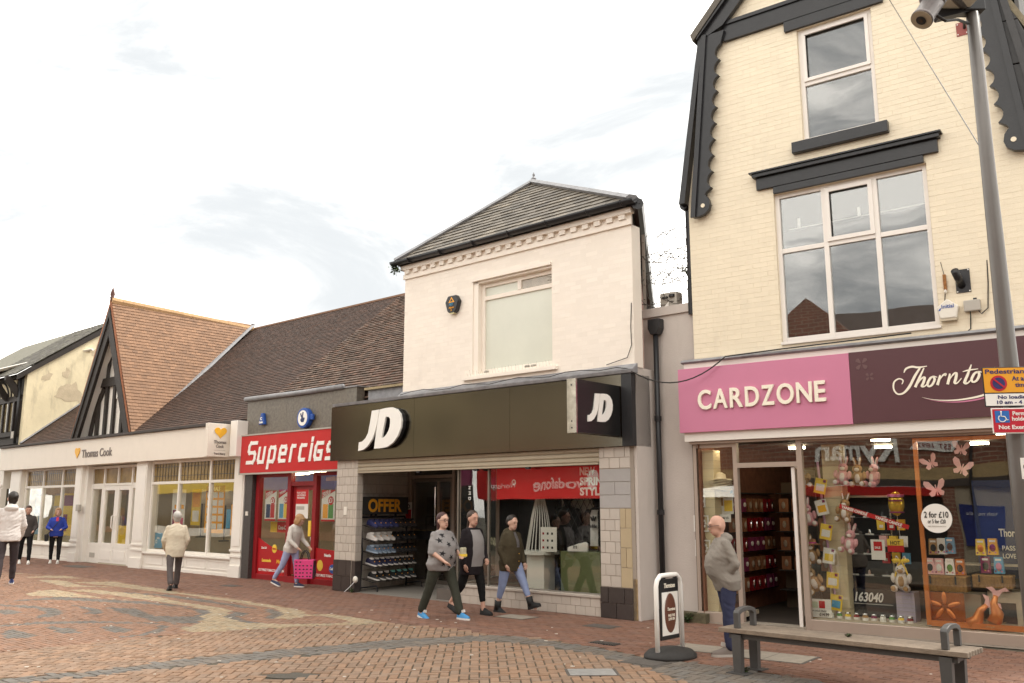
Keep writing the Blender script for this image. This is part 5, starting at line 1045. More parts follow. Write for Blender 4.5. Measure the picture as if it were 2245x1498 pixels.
for cx_, cz_, r_ in ((2.72, 3.70, .095), (2.815, 3.51, .062)):
    for k in range(4):
        a = rad(45 + 90 * k); P = [(cx_ + math.cos(a) * d - math.sin(a) * w_, cz_ + math.sin(a) * d + math.cos(a) * w_) for d, w_ in ((.12 * r_, .0), (.5 * r_, .22 * r_), (r_ * .9, .3 * r_), (r_ * 1.05, .0), (r_ * .9, -.3 * r_), (.5 * r_, -.22 * r_))]
        MB().prism(P, -.159, -.154).build('petal', M_plum2, pl_)
# shopfront framing
M_fr = M_alu; yf = .06
for a, b in ((.02, .075), (.675, .74), (1.655, 1.735), (5.2, 5.3)): bxo('frame_post', M_fr, cz, a, yf - .03, .0, b, yf + .06, 2.69)
bxo('frame_rail', M_fr, cz, .74, yf - .025, 2.31, 1.655, yf + .055, 2.38); bxo('frame_rail', M_fr, cz, .075, yf - .02, 2.63, .675, yf + .05, 2.69); bxo('frame_rail', M_fr, cz, 1.735, yf - .02, 2.66, 5.2, yf + .05, 2.69)
for a, b in ((.0, .675), (1.735, 5.3)):
    bxo('stall_riser', M_fr, cz, a, yf - .04, .02, b, yf + .1, .165, bevel=.006); bxo('stall_foot', M_grout, cz, a, yf - .06, 0, b, yf + .1, .02)
bxo('pane', M_glass, cz, .075, yf + .01, .165, .675, yf + .016, 2.63); bxo('pane', M_glass, cz, 1.735, yf + .01, .165, 5.2, yf + .016, 2.66); bxo('pane', M_glass, cz, .74, yf + .01, 2.38, 1.655, yf + .016, 2.66)
t_ = MB(); t_.box(1.56, .1, .06, 1.60, 1.0, 2.28).build('open_door', mat('door_alu', (.55, .5, .45), .3, metal=.5), cz); bxo('door_edge', M_upvc, cz, 1.555, .07, .05, 1.605, .11, 2.3); bxo('door_pane', M_glass, cz, 1.61, .15, .3, 1.616, .9, 2.2)
bxo('threshold', M_conc, cz, .74, .0, 0, 1.655, .25, .05)
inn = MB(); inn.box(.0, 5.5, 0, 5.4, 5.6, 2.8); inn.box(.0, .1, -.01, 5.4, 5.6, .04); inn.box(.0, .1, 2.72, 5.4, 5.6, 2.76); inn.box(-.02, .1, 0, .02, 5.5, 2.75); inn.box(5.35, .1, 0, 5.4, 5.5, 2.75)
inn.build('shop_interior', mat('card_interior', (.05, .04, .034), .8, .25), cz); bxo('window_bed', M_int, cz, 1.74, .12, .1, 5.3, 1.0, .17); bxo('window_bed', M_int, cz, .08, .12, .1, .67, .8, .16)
for (x, y) in ((.3, .35), (2.6, .5), (4.2, .6), (1.0, 1.6), (2.2, 2.2), (3.6, 2.2)): bxo('ceiling_light', M_lamp, cz, x, y, 2.66, x + .25, y + .06, 2.7)  # first one is an added light, put in to brighten the left window's boards
M_ship = mat('cream_shiplap', (.66, .56, .36), .6, .04)
def slatwall(label, x0, x1, y0, y1, z0, z1):
    t = thing('slat_column', label, 'display column', 'B'); z = z0
    while z < z1 - .02: bxo('board', M_ship, t, x0, y0, z, x1, y1, min(z + .115, z1)); z += .12
    bxo('core', M_int, t, x0 + .01, y0 + .01, z0, x1 - .01, y1 - .01, z1)
slatwall('cream boarded column in the left window of the card shop', .08, .3, .15, .42, .16, 2.6)
slatwall('cream boarded column hung with toys in the right window', 1.86, 2.13, .55, .8, .17, 2.64)
def BI(u, z, d): return (u + (u - 6.16) / 12.96 * d, d, z + (z - 1.75) / 12.96 * d)
# plush rabbits
def rabbit_meshes(c1, c2):
    P = {}
    P['body'] = MB().ell((0, 0, .11), (.075, .065, .10), 12, 9).mesh('body', c1, True); P['head'] = MB().ell((0, -.015, .235), (.062, .055, .058), 12, 9).mesh('head', c1, True)
    P['muzzle'] = MB().ell((0, -.062, .222), (.032, .025, .024), 8, 6).mesh('muzzle', c2, True); P['belly'] = MB().ell((0, -.022, .11), (.05, .05, .075), 10, 7).mesh('belly', c2, True)
    for s, n in ((-1, 'l'), (1, 'r')):
        P['ear' + n] = MB().ell((0, 0, 0), (.022, .014, .065), 8, 7, M=Matrix.Rotation(rad(12 * s), 3, 'Y')).ell((0, -.008, 0), (.013, .01, .05), 8, 7, 1, M=Matrix.Rotation(rad(12 * s), 3, 'Y')); P['ear' + n].v = [(a + s * .032, b, c + .325) for a, b, c in P['ear' + n].v]; P['ear' + n] = P['ear' + n].mesh('ear', [c1, c2], True)
        P['arm' + n] = MB().ell((s * .085, -.03, .145), (.028, .03, .055), 8, 6).mesh('arm', c1, True); P['foot' + n] = MB().ell((s * .065, -.095, .035), (.04, .055, .038), 8, 6).ell((s * .065, -.145, .04), (.028, .012, .028), 8, 6, 1).mesh('foot', [c1, c2], True)
        P['eye' + n] = MB().ell((s * .025, -.065, .25), .007, 6, 5).mesh('eye', M_blackm)
    return P
M_pk = mat('plush_pink', (.72, .36, .38), .9, .12, 40, bump=.5, bsc=150); M_bn = mat('plush_tan', (.42, .25, .11), .9, .15, 40, bump=.5, bsc=150); M_wh = mat('plush_white', (.75, .68, .62), .9, .1, 40, bump=.5, bsc=150)
RM = {'pink': rabbit_meshes(M_pk, M_wh), 'tan': rabbit_meshes(M_bn, M_wh), 'white': rabbit_meshes(M_wh, M_bn)}
def rabbit(colr, label, u, z, d, rz=0, tilt=0, s=1.12):
    t = thing('plush_rabbit', label, 'soft toy', 'B', *BI(u, z, d), rz, 'plush rabbits in the card shop window', s); t.rotation_euler = (0, rad(tilt), FR['B'][1] + rz)
    for n, me in RM[colr].items(): link(me.name.split('.')[0], me, t)
rabbit('tan', 'tan plush rabbit at the top left of the boarded column', 1.78, 1.98, .45, .3, -15); rabbit('pink', 'pink plush rabbit at the top right of the boarded column', 2.30, 2.02, .5, .1, 6); rabbit('pink', 'pink plush rabbit second down on the left of the column', 1.81, 1.45, .45, .3, -8)
rabbit('tan', 'tan plush rabbit second down on the right of the column', 2.30, 1.52, .5, 0, 5); rabbit('pink', 'pink plush rabbit third down on the right of the column', 2.33, 1.10, .5, -.1, 10); rabbit('tan', 'tan plush rabbit wearing a brown hat on the left of the column', 1.83, .92, .45, .4, -10); rabbit('tan', 'tan plush rabbit lowest on the left of the column', 1.87, .54, .45, .3, -20, 1.25)
rabbit('tan', 'tan plush rabbit sitting in the middle on the glass cabinet', 2.52, 2.0, .62, .1); rabbit('pink', 'pink plush rabbit at the right end on the glass cabinet', 2.73, 2.0, .62, -.5, 6); rabbit('white', 'cream plush rabbit wrapped with a yellow bow on the lilac plinth', 3.0, .62, .55, 0, 0, 1.25)
t = thing('doll_hat', 'brown felt hat on the tan plush rabbit', 'hat', 'B', *BI(1.83, 1.2, .42)); MB().lathe([(.11, 0), (.1, .012), (.055, .02), (.05, .07), (.01, .085)], seg=14).build('felt', mat('felt_brown', (.32, .14, .06), .8), t, smooth=True); MB().lathe([(.057, .018), (.055, .035)], seg=14).build('band', mat('magenta', (.5, .03, .25), .6), t)
t = thing('ribbon_bow', 'yellow ribbon bow above the wrapped rabbit', 'ribbon', 'B', *BI(3.0, 1.02, .5)); 
for s in (-1, 1): MB().ell((s * .06, 0, 0), (.06, .02, .03), 8, 6).build('loop', M_yel, t); MB().tube([(0, 0, 0), (s * .05, 0, -.1), (s * .09, 0, -.22)], .012, 4).build('tail', M_yel, t)
# gift cards strung along the column
for k, (u, z, m1, m2, a) in enumerate(((1.99, 2.02, M_yel, M_paper, 12), (1.99, 1.72, M_paper, M_heart, -12), (2.03, 1.38, M_yel, M_paper, 10), (2.05, 1.05, M_paper, M_yel, 8), (2.08, .72, M_yel, M_paper, 5), (2.11, .42, M_yel, M_lblue, 8))):
    x, y, zz = BI(u, z, .4); t = thing('gift_pack', '%s gift pack hanging on the column, %s from the top' % ('yellow' if m1 is M_yel else 'white', ordn[k]), 'pack', 'B', x, y, zz, 0, 'gift packs on the column'); t.rotation_euler = (0, rad(a), FR['B'][1])
    MB().box(-.085, 0, -.11, .085, .012, .11).build('sleeve', m1, t); MB().box(-.06, -.003, -.07, .06, -.0005, .03).build('print', m2, t); MB().box(.03, -.004, .06, .07, -.001, .1).build('price_dot', M_purple, t)
t = thing('pink_streamer', 'pale pink ribbon running down the boarded column', 'ribbon', 'B', *BI(2.05, .25, .5)); MB().tube([(-.1, .05, 2.2), (-.05, .04, 1.4), (.0, .04, .7), (.06, .04, .0)], .018, 4).build('band', mat('lilac_ribbon', (.6, .35, .5), .5), t)
poster('candle_price_card', 'white price card in the corner of the window by the door', 'B', *BI(1.87, .21, .25), .34, .25, M_paper, 0, [(.5, .5, .75, .9, M_red), (.1, .5, .45, .85, mat('pale_green', (.45, .5, .35), .6))], [('£14.99', .5, .08, .04, M_dark, .4), ('LOW SOLD PRICE', .1, .3, .02, M_dark, .7)])
t = thing('promo_tape', 'red ribbon with white lettering stretched diagonally across the window', 'tape', 'B', *BI(2.24, 1.74, .14)); t.rotation_euler = (0, rad(17.5), FR['B'][1]); MB().box(0, 0, -.03, .95, .004, .03).build('band', M_red, t)
text('YANKEE CANDLE', t, M_letter, .03, -.001, -.018, .036, .36, .001, .002); text('YANKEE CANDLE', t, M_letter, .5, -.001, -.018, .036, .36, .001, .002)
# glass cabinet with small goods
cb = thing('glass_cabinet', 'dark glass fronted jewellery cabinet in the right window', 'cabinet', 'B', *BI(2.58, .2, .75))
MB().box(-.36, .3, .0, .36, .33, 1.75).box(-.36, 0, .0, .36, .3, .45).build('carcass', M_dark, cb)
for x in (-.36, .34): MB().box(x, 0, .45, x + .02, .02, 1.77).build('post', M_shut, cb)
for z in (.62, .92, 1.2, 1.45): bxo('shelf', M_blackm, cb, -.34, .02, z, .34, .3, z + .012)
bxo('top', M_shut, cb, -.37, -.01, 1.75, .37, .33, 1.78)
text('163040', cb, M_letter, -.22, -.012, .28, .12, .4, .004, .004, shear=.25); bxo('number_shelf', M_grey_pl, cb, -.28, -.03, .24, .3, .0, .25)
rr = random.Random(4); kk = 0
for z, nm in ((.632, 'lowest'), (.932, 'second'), (1.212, 'third'), (1.462, 'top')):
    for j in range(3):
        t = thing('trinket_card', 'small white trinket card, %s on the %s shelf of the cabinet' % (('left', 'centre', 'right')[j], nm), 'card', 'B', 0, 0, 0, 0, 'trinket cards in the cabinet'); t.matrix_world = cb.matrix_basis @ Matrix.Translation((-.22 + .22 * j + rr.uniform(-.03, .03), .1, z)) @ Matrix.Rotation(rad(-12), 4, 'X')
        MB().box(-.06, 0, 0, .06, .01, .022).build('base_card', M_paper, t); MB().prism([(-.02, .022), (.02, .022), (.012, .08), (-.012, .08)], 0, .01).build('display', M_blackm if j != 1 else M_chrome, t)
poster('notice_card', 'cream and red notice card on the cabinet front', 'B', *BI(2.72, 1.02, .5), .19, .28, M_paper, 0, [(.2, .45, .8, .9, M_red)], [('SALE', .28, .55, .03, M_letter, .4)])
poster('toy_sign', 'yellow and red hot buy sign behind the balloon', 'B', *BI(2.95, 1.13, .5), .22, .18, M_red, 0, [(0, .5, 1, 1, M_yel)], [('HOT', .2, .55, .05, M_dark, .6)])
t = thing('foil_balloon', 'yellow egg shaped foil balloon hanging in the window', 'balloon', 'B', *BI(3.0, 1.58, .5)); MB().ell((0, 0, .2), (.11, .07, .17), 16, 12).build('foil', mat('gold_foil', (.75, .5, .06), .15, .3, 12, metal=.6), t, smooth=True); MB().lathe([(.112, 0), (.112, .04)], (0, 0, .29), 16).build('band', mat('pink_foil', (.6, .2, .35), .2, metal=.5), t); MB().tube([(0, 0, .03), (.02, 0, -.3)], .003, 4).build('string', M_paper, t)
for s_ in (.07, .23): MB().lathe([(.1, 0), (.1, .02)], (0, 0, s_), 14).build('pattern_band', M_purple, t)
t = thing('lilac_plinth', 'lilac slatted plinth box under the wrapped rabbit', 'plinth', 'B', *BI(3.02, .2, .5)); MB().box(-.12, 0, 0, .12, .3, .42).build('block', mat('lilac_paint', (.45, .40, .50), .5, .05), t)
for k in range(7): bxo('groove', M_grey_pl, t, -.12, -.004, .05 + k * .055, .12, .0, .056 + k * .055)
t = thing('window_disc', 'round white price disc on the window glass', 'sign', 'B', 3.48, .03, 1.58); MB().lathe([(.19, 0), (.19, .006)], seg=40).build('disc', M_paper, t, M=Matrix.Translation((0, .02, 0)) @ Matrix.Rotation(rad(90), 4, 'X'))
text('2 for £10', t, M_dark, -.15, .011, .01, .075, .3, .001, .002); text('or 5 for £20', t, M_dark, -.11, .011, -.065, .05, .22, .001, .001); text('FREE PERSONALISATION', t, M_grey_pl, -.11, .011, -.11, .015, .22, .001)
# copper display frame and contents
M_cop = mat('copper', (.72, .25, .07), .3, .12, 6, metal=.5); M_pinkc = mat('rose_card', (.78, .45, .42), .5, .04)
t = thing('display_surround', 'copper coloured display frame round the right end of the window', 'frame', 'B', 0, .12, 0); bxo('upright', M_cop, t, 3.24, 0, .2, 3.295, .05, 2.65); bxo('top_bar', M_cop, t, 3.296, 0, 2.6, 5.15, .05, 2.65); bxo('bottom_bar', M_cop, t, 3.296, 0, .19, 5.15, .05, .26)
t = thing('foil_display', 'copper foil panel embossed with petals low in the window', 'panel', 'B', *BI(3.5, .28, .22)); bxo('sheet', mat('copper_dark', (.45, .14, .03), .25, .2, 5, metal=.7), t, -.24, 0, 0, .24, .01, .36)
for k in range(5):
    a = rad(90 + 72 * k); MB().ell((.12 * math.cos(a), -.005, .18 + .11 * math.sin(a)), (.085, .015, .03), 10, 6, M=Matrix.Rotation(-a, 3, 'Y')).build('petal', M_cop, t, smooth=True)
def butterfly(label, u, z, d, a, s=1.):
    t = thing('paper_butterfly', label, 'decoration', 'B', *BI(u, z, d), 0, 'paper butterflies in the window', s); t.rotation_euler = (0, rad(a), FR['B'][1])
    for q in (-1, 1):
        MB().prism([(0, 0), (.06 * q, .1), (.11 * q, .115), (.125 * q, .08), (.1 * q, .03), (.05 * q, .0), (.09 * q, -.03), (.07 * q, -.07), (.03 * q, -.06)], 0, .004, M=Matrix.Rotation(rad(-25 * q), 4, 'Z')).build('wing', M_pinkc, t)
    MB().tube([(0, -.004, -.06), (0, -.004, .06)], .006, 5).build('body', M_pinkc, t)
butterfly('pale butterfly at the top of the copper framed window', 3.86, 2.47, .25, 10); butterfly('pink butterfly upper left inside the copper frame', 3.48, 2.3, .25, -25); butterfly('pink butterfly upper right inside the copper frame', 3.85, 2.22, .25, 20, 1.15); butterfly('large pink butterfly above the round price disc', 3.52, 1.95, .25, -10, 1.2)
M_wick = mat('wicker', (.36, .20, .07), .8, .3, 30, bump=.6, bsc=120)
def basket(label, u, z, d, w_, h_, dd):
    t = thing('wicker_hamper', label, 'basket', 'B', *BI(u, z, d))
    for k in range(8): MB().box(-w_ / 2 - .004 * (k % 2), -dd / 2 - .004 * (k % 2), k * h_ / 8, w_ / 2 + .004 * (k % 2), dd / 2 + .004 * (k % 2), (k + .9) * h_ / 8).build('wicker_course', M_wick, t)
    B = MB()
    for k in range(15): x = -w_ / 2 + w_ * k / 14; B.tube([(x, -dd / 2 - .006, 0), (x, -dd / 2 - .006, h_)], .005, 4)
    B.build('stakes', M_wick, t); bxo('lid', M_wick, t, -w_ / 2 - .01, -dd / 2 - .01, h_, w_ / 2 + .01, dd / 2 + .01, h_ + .03, bevel=.008)
    for x in (-w_ * .35, w_ * .25): bxo('strap', M_dark, t, x, -dd / 2 - .02, h_ * .55, x + .02, -dd / 2 - .008, h_ + .03)
basket('wicker hamper in the middle of the copper framed window', 3.55, .66, .45, .52, .17, .3); basket('wicker hamper at the right of the copper framed window', 4.1, .73, .5, .45, .13, .28)
eb = [(3.36, .86, M_pinkc, M_dark), (3.47, .86, M_pinkc, M_paper), (3.6, .86, M_letter, M_green), (3.72, .86, M_cop, M_dark), (3.42, 1.11, M_bn, M_dark), (3.52, 1.12, M_paper, M_dark), (3.62, 1.13, M_lblue, M_dark), (4.02, .9, M_purple, M_dark), (4.17, .9, M_lblue, M_pink), (3.98, 1.12, M_yel, M_cop), (4.12, 1.13, M_heart, M_purple)]
for k, (u, z, m1, m2) in enumerate(eb):
    lab = '%s easter egg box, %s' % (('pink', 'pink', 'white', 'copper', 'tan', 'white', 'pale blue', 'purple', 'light blue spotted', 'yellow', 'orange')[k], ('first on the middle hamper', 'second on the middle hamper', 'third on the middle hamper', 'last on the middle hamper', 'left of the upper row', 'centre of the upper row', 'right of the upper row', 'on the right hamper', 'at the right of the right hamper', 'upper left above the right hamper', 'upper right above the right hamper')[k])
    t = thing('egg_box', lab, 'box', 'B', *BI(u, z, .45), 0, 'easter egg boxes in the window'); MB().prism([(-.062, 0), (.062, 0), (.05, .21), (-.05, .21)], 0, .08).build('carton', m1, t); MB().ell((0, -.004, .09), (.036, .012, .05), 12, 8).build('egg', m2, t, smooth=True); bxo('print', M_paper, t, -.035, -.003, .165, .035, -.0005, .19)
    for q in range(3): MB().ell((-.04 + .035 * q, -.002, .03 + .012 * (q % 2)), (.012, .003, .012), 8, 5).build('dot', (M_purple, M_yel, M_pink)[q], t)
bxs = thing('white_step', 'white stepped display block at the right of the window', 'plinth', 'B', *BI(4.35, .2, .5)); MB().box(-.35, 0, 0, .4, .5, .5).build('block', M_int, bxs); MB().box(.0, -.0, .1, .22, .01, .36, M=Matrix.Translation((-.25, -.006, 0))).build('recess', M_dark, bxs); bxo('upper_block', M_int, bxs, .15, .05, .5, .6, .5, 1.45)
bxo('block_small', M_int, bxs, -.85, .1, 0, -.45, .5, .44)
bxo('shelf_line', M_shut, bxs, -1.1, .02, .82, .3, .3, .84)
for lab, u, z, a in (('copper mermaid tail leaning left at the bottom of the window', 3.78, .25, -40), ('copper mermaid tail standing upright in the straw nest', 4.06, .3, 8)):
    t = thing('mermaid_tail', lab, 'decoration', 'B', *BI(u, z, .2)); t.rotation_euler = (0, rad(a) if a > 0 else rad(40), FR['B'][1])
    MB().tube([(.0, 0, 0), (.03, 0, .12), (-.02, 0, .24), (.0, 0, .34)], [.09, .075, .045, .03], 10).build('tail', M_cop, t, smooth=True); MB().prism([(-.02, .3), (.02, .3), (.07, .4), (.15, .42), (.1, .46), (.04, .42), (0, .4), (-.05, .44), (-.12, .42), (-.05, .38)], -.01, .01).build('fin', M_pinkc, t)
t = thing('straw_nest', 'loose straw heap at the foot of the copper tail', 'straw', 'B', *BI(4.05, .24, .22)); B = MB()
for k in range(260):
    a, r_ = rr.uniform(0, 6.28), rr.uniform(0, .2); p = Vector((math.cos(a) * r_, math.sin(a) * r_ * .5, rr.uniform(0, .13 * (1 - r_ / .22)))); d = Vector((rr.uniform(-1, 1), rr.uniform(-1, 1), rr.uniform(-.4, .4))) * .04; B.tube([p - d, p + d], .003, 3)
B.build('strands', mat('straw', (.55, .40, .2), .8, .2), t, kind='stuff')
bxo('tray', M_cop, t, -.12, -.04, -.03, .1, .06, .02)
poster('chocolate_banner', 'dark blue chocolate banner with cream lettering at the right end', 'B', *BI(4.32, .85, .9), .8, 1.3, M_navy, 0, [], [('Thorntons', .35, .42, .1, M_cream_l, .5), ('PASS THE', .38, .28, .06, M_cream_l, .4), ('LOVE ON', .38, .2, .06, M_cream_l, .35)])
# left window goods
t = thing('hat_stack', 'stack of cream straw sun hats in the left window', 'hats', 'B', *BI(.47, 1.98, .3))
MB().lathe([(.12, 0), (.15, .0), (.16, .1)], seg=4).build('stand', M_int, t, M=Matrix.Translation((0, 0, -.12)))
for k in range(6):
    B = MB(); seg = 20; 
    B.lathe([(.19, 0), (.185, .012), (.1, .02), (.085, .09), (.03, .12)], (0, 0, k * .03), seg); B.v = [(x, y, z + .015 * math.sin(3 * math.atan2(y, x) + k) * (math.hypot(x, y) / .19)) for x, y, z in B.v]; B.build('hat', mat('straw_hat', (.68, .57, .40), .8, .1, 30), t, smooth=True)
for k, z in enumerate((1.72, 1.35, .98)):
    t = thing('wall_frame', 'white square hanging frame on the left boards, %s from the top' % ordn[k], 'frame', 'B', *BI(.12 + .01 * k, z, .12)); s = .09 if k == 0 else .125
    MB().box(-s, 0, 0, s, .012, .02).box(-s, 0, 2 * s - .02, s, .012, 2 * s).box(-s, 0, .02, -s + .02, .012, 2 * s - .02).box(s - .02, 0, .02, s, .012, 2 * s - .02).build('frame', M_letter, t)
    for q in range(10): a = q * .628; MB().ell((.55 * s * math.cos(a), .006, s + .55 * s * math.sin(a)), (.02, .006, .02), 6, 5).build('flower', M_letter, t)
    MB().tube([(-s * .6, .005, 2 * s), (0, .005, 2 * s + .12), (s * .6, .005, 2 * s)], .003, 4).build('string', M_dark, t)
poster('gift_poster', 'pale blue picture poster in the left window behind the man', 'B', *BI(.52, 1.62, .4), .3, .42, M_paper, 0, [(0, .75, 1, 1, M_lblue), (.1, .3, .45, .7, M_bn), (.5, .1, .95, .5, M_yel)]); poster('price_ticket', 'small white handwritten price ticket in the left window', 'B', *BI(.53, 1.5, .28), .18, .12, M_paper, 0, [], [('3 for £5', .1, .4, .03, M_dark, .7)])
for k, (u, z, m_, lab) in enumerate(((.38, 1.85, M_yel, 'yellow tube gift at the top'), (.36, 1.4, M_heart, 'orange tube gift in the middle'), (.4, .85, M_green, 'green gift bag below the frames'), (.42, .25, M_yel, 'yellow rolled paper at the bottom'))):
    t = thing('gift_tube', lab + ' of the left card shop window', 'gift', 'B', *BI(u, z, .35), 0, 'gifts in the left window'); MB().lathe([(.06, 0), (.065, .02), (.065, .3), (.05, .32), (.02, .34)], seg=12).build('wrap', m_, t, smooth=True); MB().lathe([(.067, .1), (.067, .13)], seg=12).build('band', (M_lblue, M_red, M_letter, M_red)[k], t)
# shelves with packs inside the door
sf = thing('gift_shelving', 'dark shelving with hanging packs inside the card shop door', 'shelving', 'B', .95, 2.2, .04)
bxo('back_board', mat('shelf_back', (.10, .07, .045), .7), sf, -.45, .3, 0, .55, .33, 2.1)
for z in (.3, .62, .94, 1.26, 1.58, 1.9): bxo('shelf', M_dark, sf, -.45, 0, z, .55, .3, z + .02)
kk = 0
for i, z in enumerate((.64, .96, 1.28, 1.60)):
    for j in range(4):
        t = thing('hanging_pack', 'small pack, %s from the left on the %s shelf inside the door' % (ordn[j], ('lowest', 'second', 'third', 'top')[i]), 'pack', 'B', 0, 0, 0, 0, 'packs on the shelving inside the door'); t.matrix_world = sf.matrix_basis @ Matrix.Translation((-.33 + .22 * j, .05, z))
        MB().box(-.08, 0, 0, .08, .04, .22).build('card', mat('pack_brown', (.30, .13, .06), .6, .2), t); MB().ell((0, -.01, .11), (.035, .02, .06), 10, 7).build('blister', mat('blister', (.4, .33, .25), .15), t)
sf = thing('gift_shelving', 'shelving with hanging packs along the left wall inside the card shop door', 'shelving', 'B', .06, 2.75, .04, rad(-90))
sf.rotation_euler.z = FR['B'][1] + rad(90); sf.location = fw('B', .36, .75, .04)
bxo('back_board', mat('shelf_back', (.10, .07, .045), .7), sf, 0, .3, 0, 2.1, .33, 2.15)
for z in (.3, .62, .94, 1.26, 1.58, 1.9): bxo('shelf', M_dark, sf, 0, .12, z, 2.1, .3, z + .02)
pk_m = [(mat('pack_brown', (.30, .13, .06), .6, .2), MB().ell((0, -.01, .11), (.035, .02, .06), 10, 7).mesh('blister', mat('blister', (.4, .33, .25), .15))), (M_redd, MB().ell((0, -.01, .11), (.03, .02, .07), 10, 7).mesh('blister', M_chrome)), (M_purple, MB().ell((0, -.01, .12), (.04, .02, .04), 10, 7).mesh('blister', M_paper))]
pk_c = [MB().box(-.08, 0, 0, .08, .04, .22).mesh('card', m_) for m_, _ in pk_m]
for i, z in enumerate((.32, .64, .96, 1.28, 1.60)):
    for j in range(8):
        t = thing('hanging_pack', 'small pack, %s from the front on the %s shelf of the left wall shelving' % (ordn[j], ('lowest', 'second', 'third', 'fourth', 'top')[i]), 'pack', 'B', 0, 0, 0, 0, 'packs on the left wall shelving'); t.matrix_world = sf.matrix_basis @ Matrix.Translation((.16 + .25 * j, .1, z)); q = (i * 2 + j // 3) % 3
        link('card', pk_c[q], t); link('blister', pk_m[q][1], t)
for k in range(9):
    u_, z_ = (2.78 + .13 * (k % 3) + .02 * (k // 3)), (1.42 - .22 * (k // 3)); m_ = (M_yel, M_red, M_heart, M_pinkc, M_yel, M_letter, M_red, M_yel, M_lblue)[k]
    t = thing('gift_bag', '%s gift bag, %s from the left in the %s row behind the balloon' % (('yellow', 'red', 'orange', 'pink', 'yellow', 'white', 'red', 'yellow', 'blue')[k], ordn[k % 3], ('top', 'middle', 'bottom')[k // 3]), 'bag', 'B', *BI(u_, z_, .7), RD.uniform(-.3, .3), 'gift bags behind the balloon')
    MB().prism([(-.05, 0), (.05, 0), (.055, .15), (-.055, .15)], -.02, .03).build('pouch', m_, t); bxo('price_tag', M_paper, t, -.02, -.026, .03, .03, -.021, .07); MB().tube([(-.03, 0, .15), (0, 0, .2), (.03, 0, .15)], .004, 4).build('handle', M_dark, t)
for k in range(12):
    u_ = 1.80 + .115 * k; m_ = (M_bn, M_purple, M_paper, M_green, M_yel, M_redd)[k % 6]
    t = thing('candle_jar', '%s candle jar, %s along the floor of the window by the door' % (('amber', 'plum', 'white', 'green', 'yellow', 'dark red')[k % 6], (ordn + ('eleventh', 'twelfth'))[k]), 'jar', 'B', *BI(u_, .18, .34 + .05 * (k % 2)), 0, 'candle jars on the window floor')
    MB().lathe([(.036, 0), (.04, .01), (.04, .09), (.03, .1)], seg=12).build('wax_jar', m_, t, smooth=True); MB().lathe([(.033, .1), (.036, .105), (.036, .125), (.012, .13)], seg=12).build('lid', M_chrome, t, smooth=True); MB().lathe([(.0412, .03), (.0412, .07)], seg=12).build('jar_label', M_paper, t)
# things on the cream brick
t = thing('alarm_box', 'white pentagonal alarm box with blue lettering on cream brick', 'alarm box', 'B', 3.865, -.0, 4.36)
MB().prism([(-.10, -.14), (.10, -.14), (.135, .02), (0, .13), (-.135, .02)], -.09, 0).build('case', M_plastic_w, t, bevel=.015); text('Initial', t, M_blue, -.07, -.092, .0, .05, .15, .001, .001); MB().prism([(-.1, -.005), (-.075, .01), (-.09, -.03), (-.115, -.03)], -.093, -.089).build('emblem', M_blue, t); MB().box(-.1, -.085, -.17, .1, -.01, -.142).build('lamp_strip', M_int, t)
t = thing('junction_box', 'grey plastic junction box right of the pentagonal alarm', 'box', 'B', 4.16, 0, 4.36); MB().box(-.1, -.08, -.075, .1, 0, .075).build('case', M_grey_pl, t, bevel=.012); MB().tube([(-.03, -.04, -.07), (-.03, -.04, -.12), (-.05, .0, -.3), (-.12, .0, -.35)], .008, 5).build('cable', M_cable, t); MB().tube([(.07, -.04, -.075), (.1, -.04, -.12), (.18, -.02, -.05), (.21, -.01, .3), (.22, 0, .6)], .008, 5).build('cable', M_cable, t); bxo('gland', M_blackm, t, .02, -.06, .075, .06, -.02, .1)
t = thing('tube_bracket', 'black square plate with short tube on the cream brick', 'bracket', 'B', 4.07, 0, 4.72); MB().box(-.09, -.012, -.16, .09, 0, .16).build('plate', M_blackm, t); MB().tube([(-.02, -.01, -.06), (-.05, -.24, .10)], .05, 12).build('tube', M_blackm, t, smooth=True)
for sx in (-1, 1):
    for sz in (-1, 1): MB().ell((sx * .075, -.014, sz * .145), .01, 6, 5).build('bolt', M_letter, t)
t = thing('broken_fitting', 'rusty broken cable fitting left of the black bracket', 'fitting', 'B', 3.85, -.01, 4.72); MB().box(-.02, -.02, -.1, .02, 0, .12).build('strip', mat('rust', (.3, .13, .04), .8, .5, 30), t); MB().tube([(0, -.02, .12), (-.03, -.02, .3)], .004, 4).build('wire', M_cable, t); MB().tube([(0, -.02, -.1), (-.02, -.02, -.25)], .006, 4).build('wire', M_cable, t); MB().ell((0, -.02, -.12), (.02, .02, .03), 8, 5).build('insulator', M_plastic_w, t)
t = thing('anchor_plate', 'red steel anchor plate bolted to the brick beside the camera pole', 'plate', 'B', 4.36, 0, 8.31); MB().box(-.075, -.012, -.1, .075, 0, .1).build('plate', mat('red_oxide', (.26, .06, .05), .5, .2), t); MB().tube([(.03, -.01, .0), (.05, -.12, .04)], .02, 6).build('eye', M_blackm, t)
for sx in (-1, 1):
    for sz in (-1, 1): MB().ell((sx * .055, -.014, sz * .075), .01, 6, 5).build('bolt', M_letter, t)
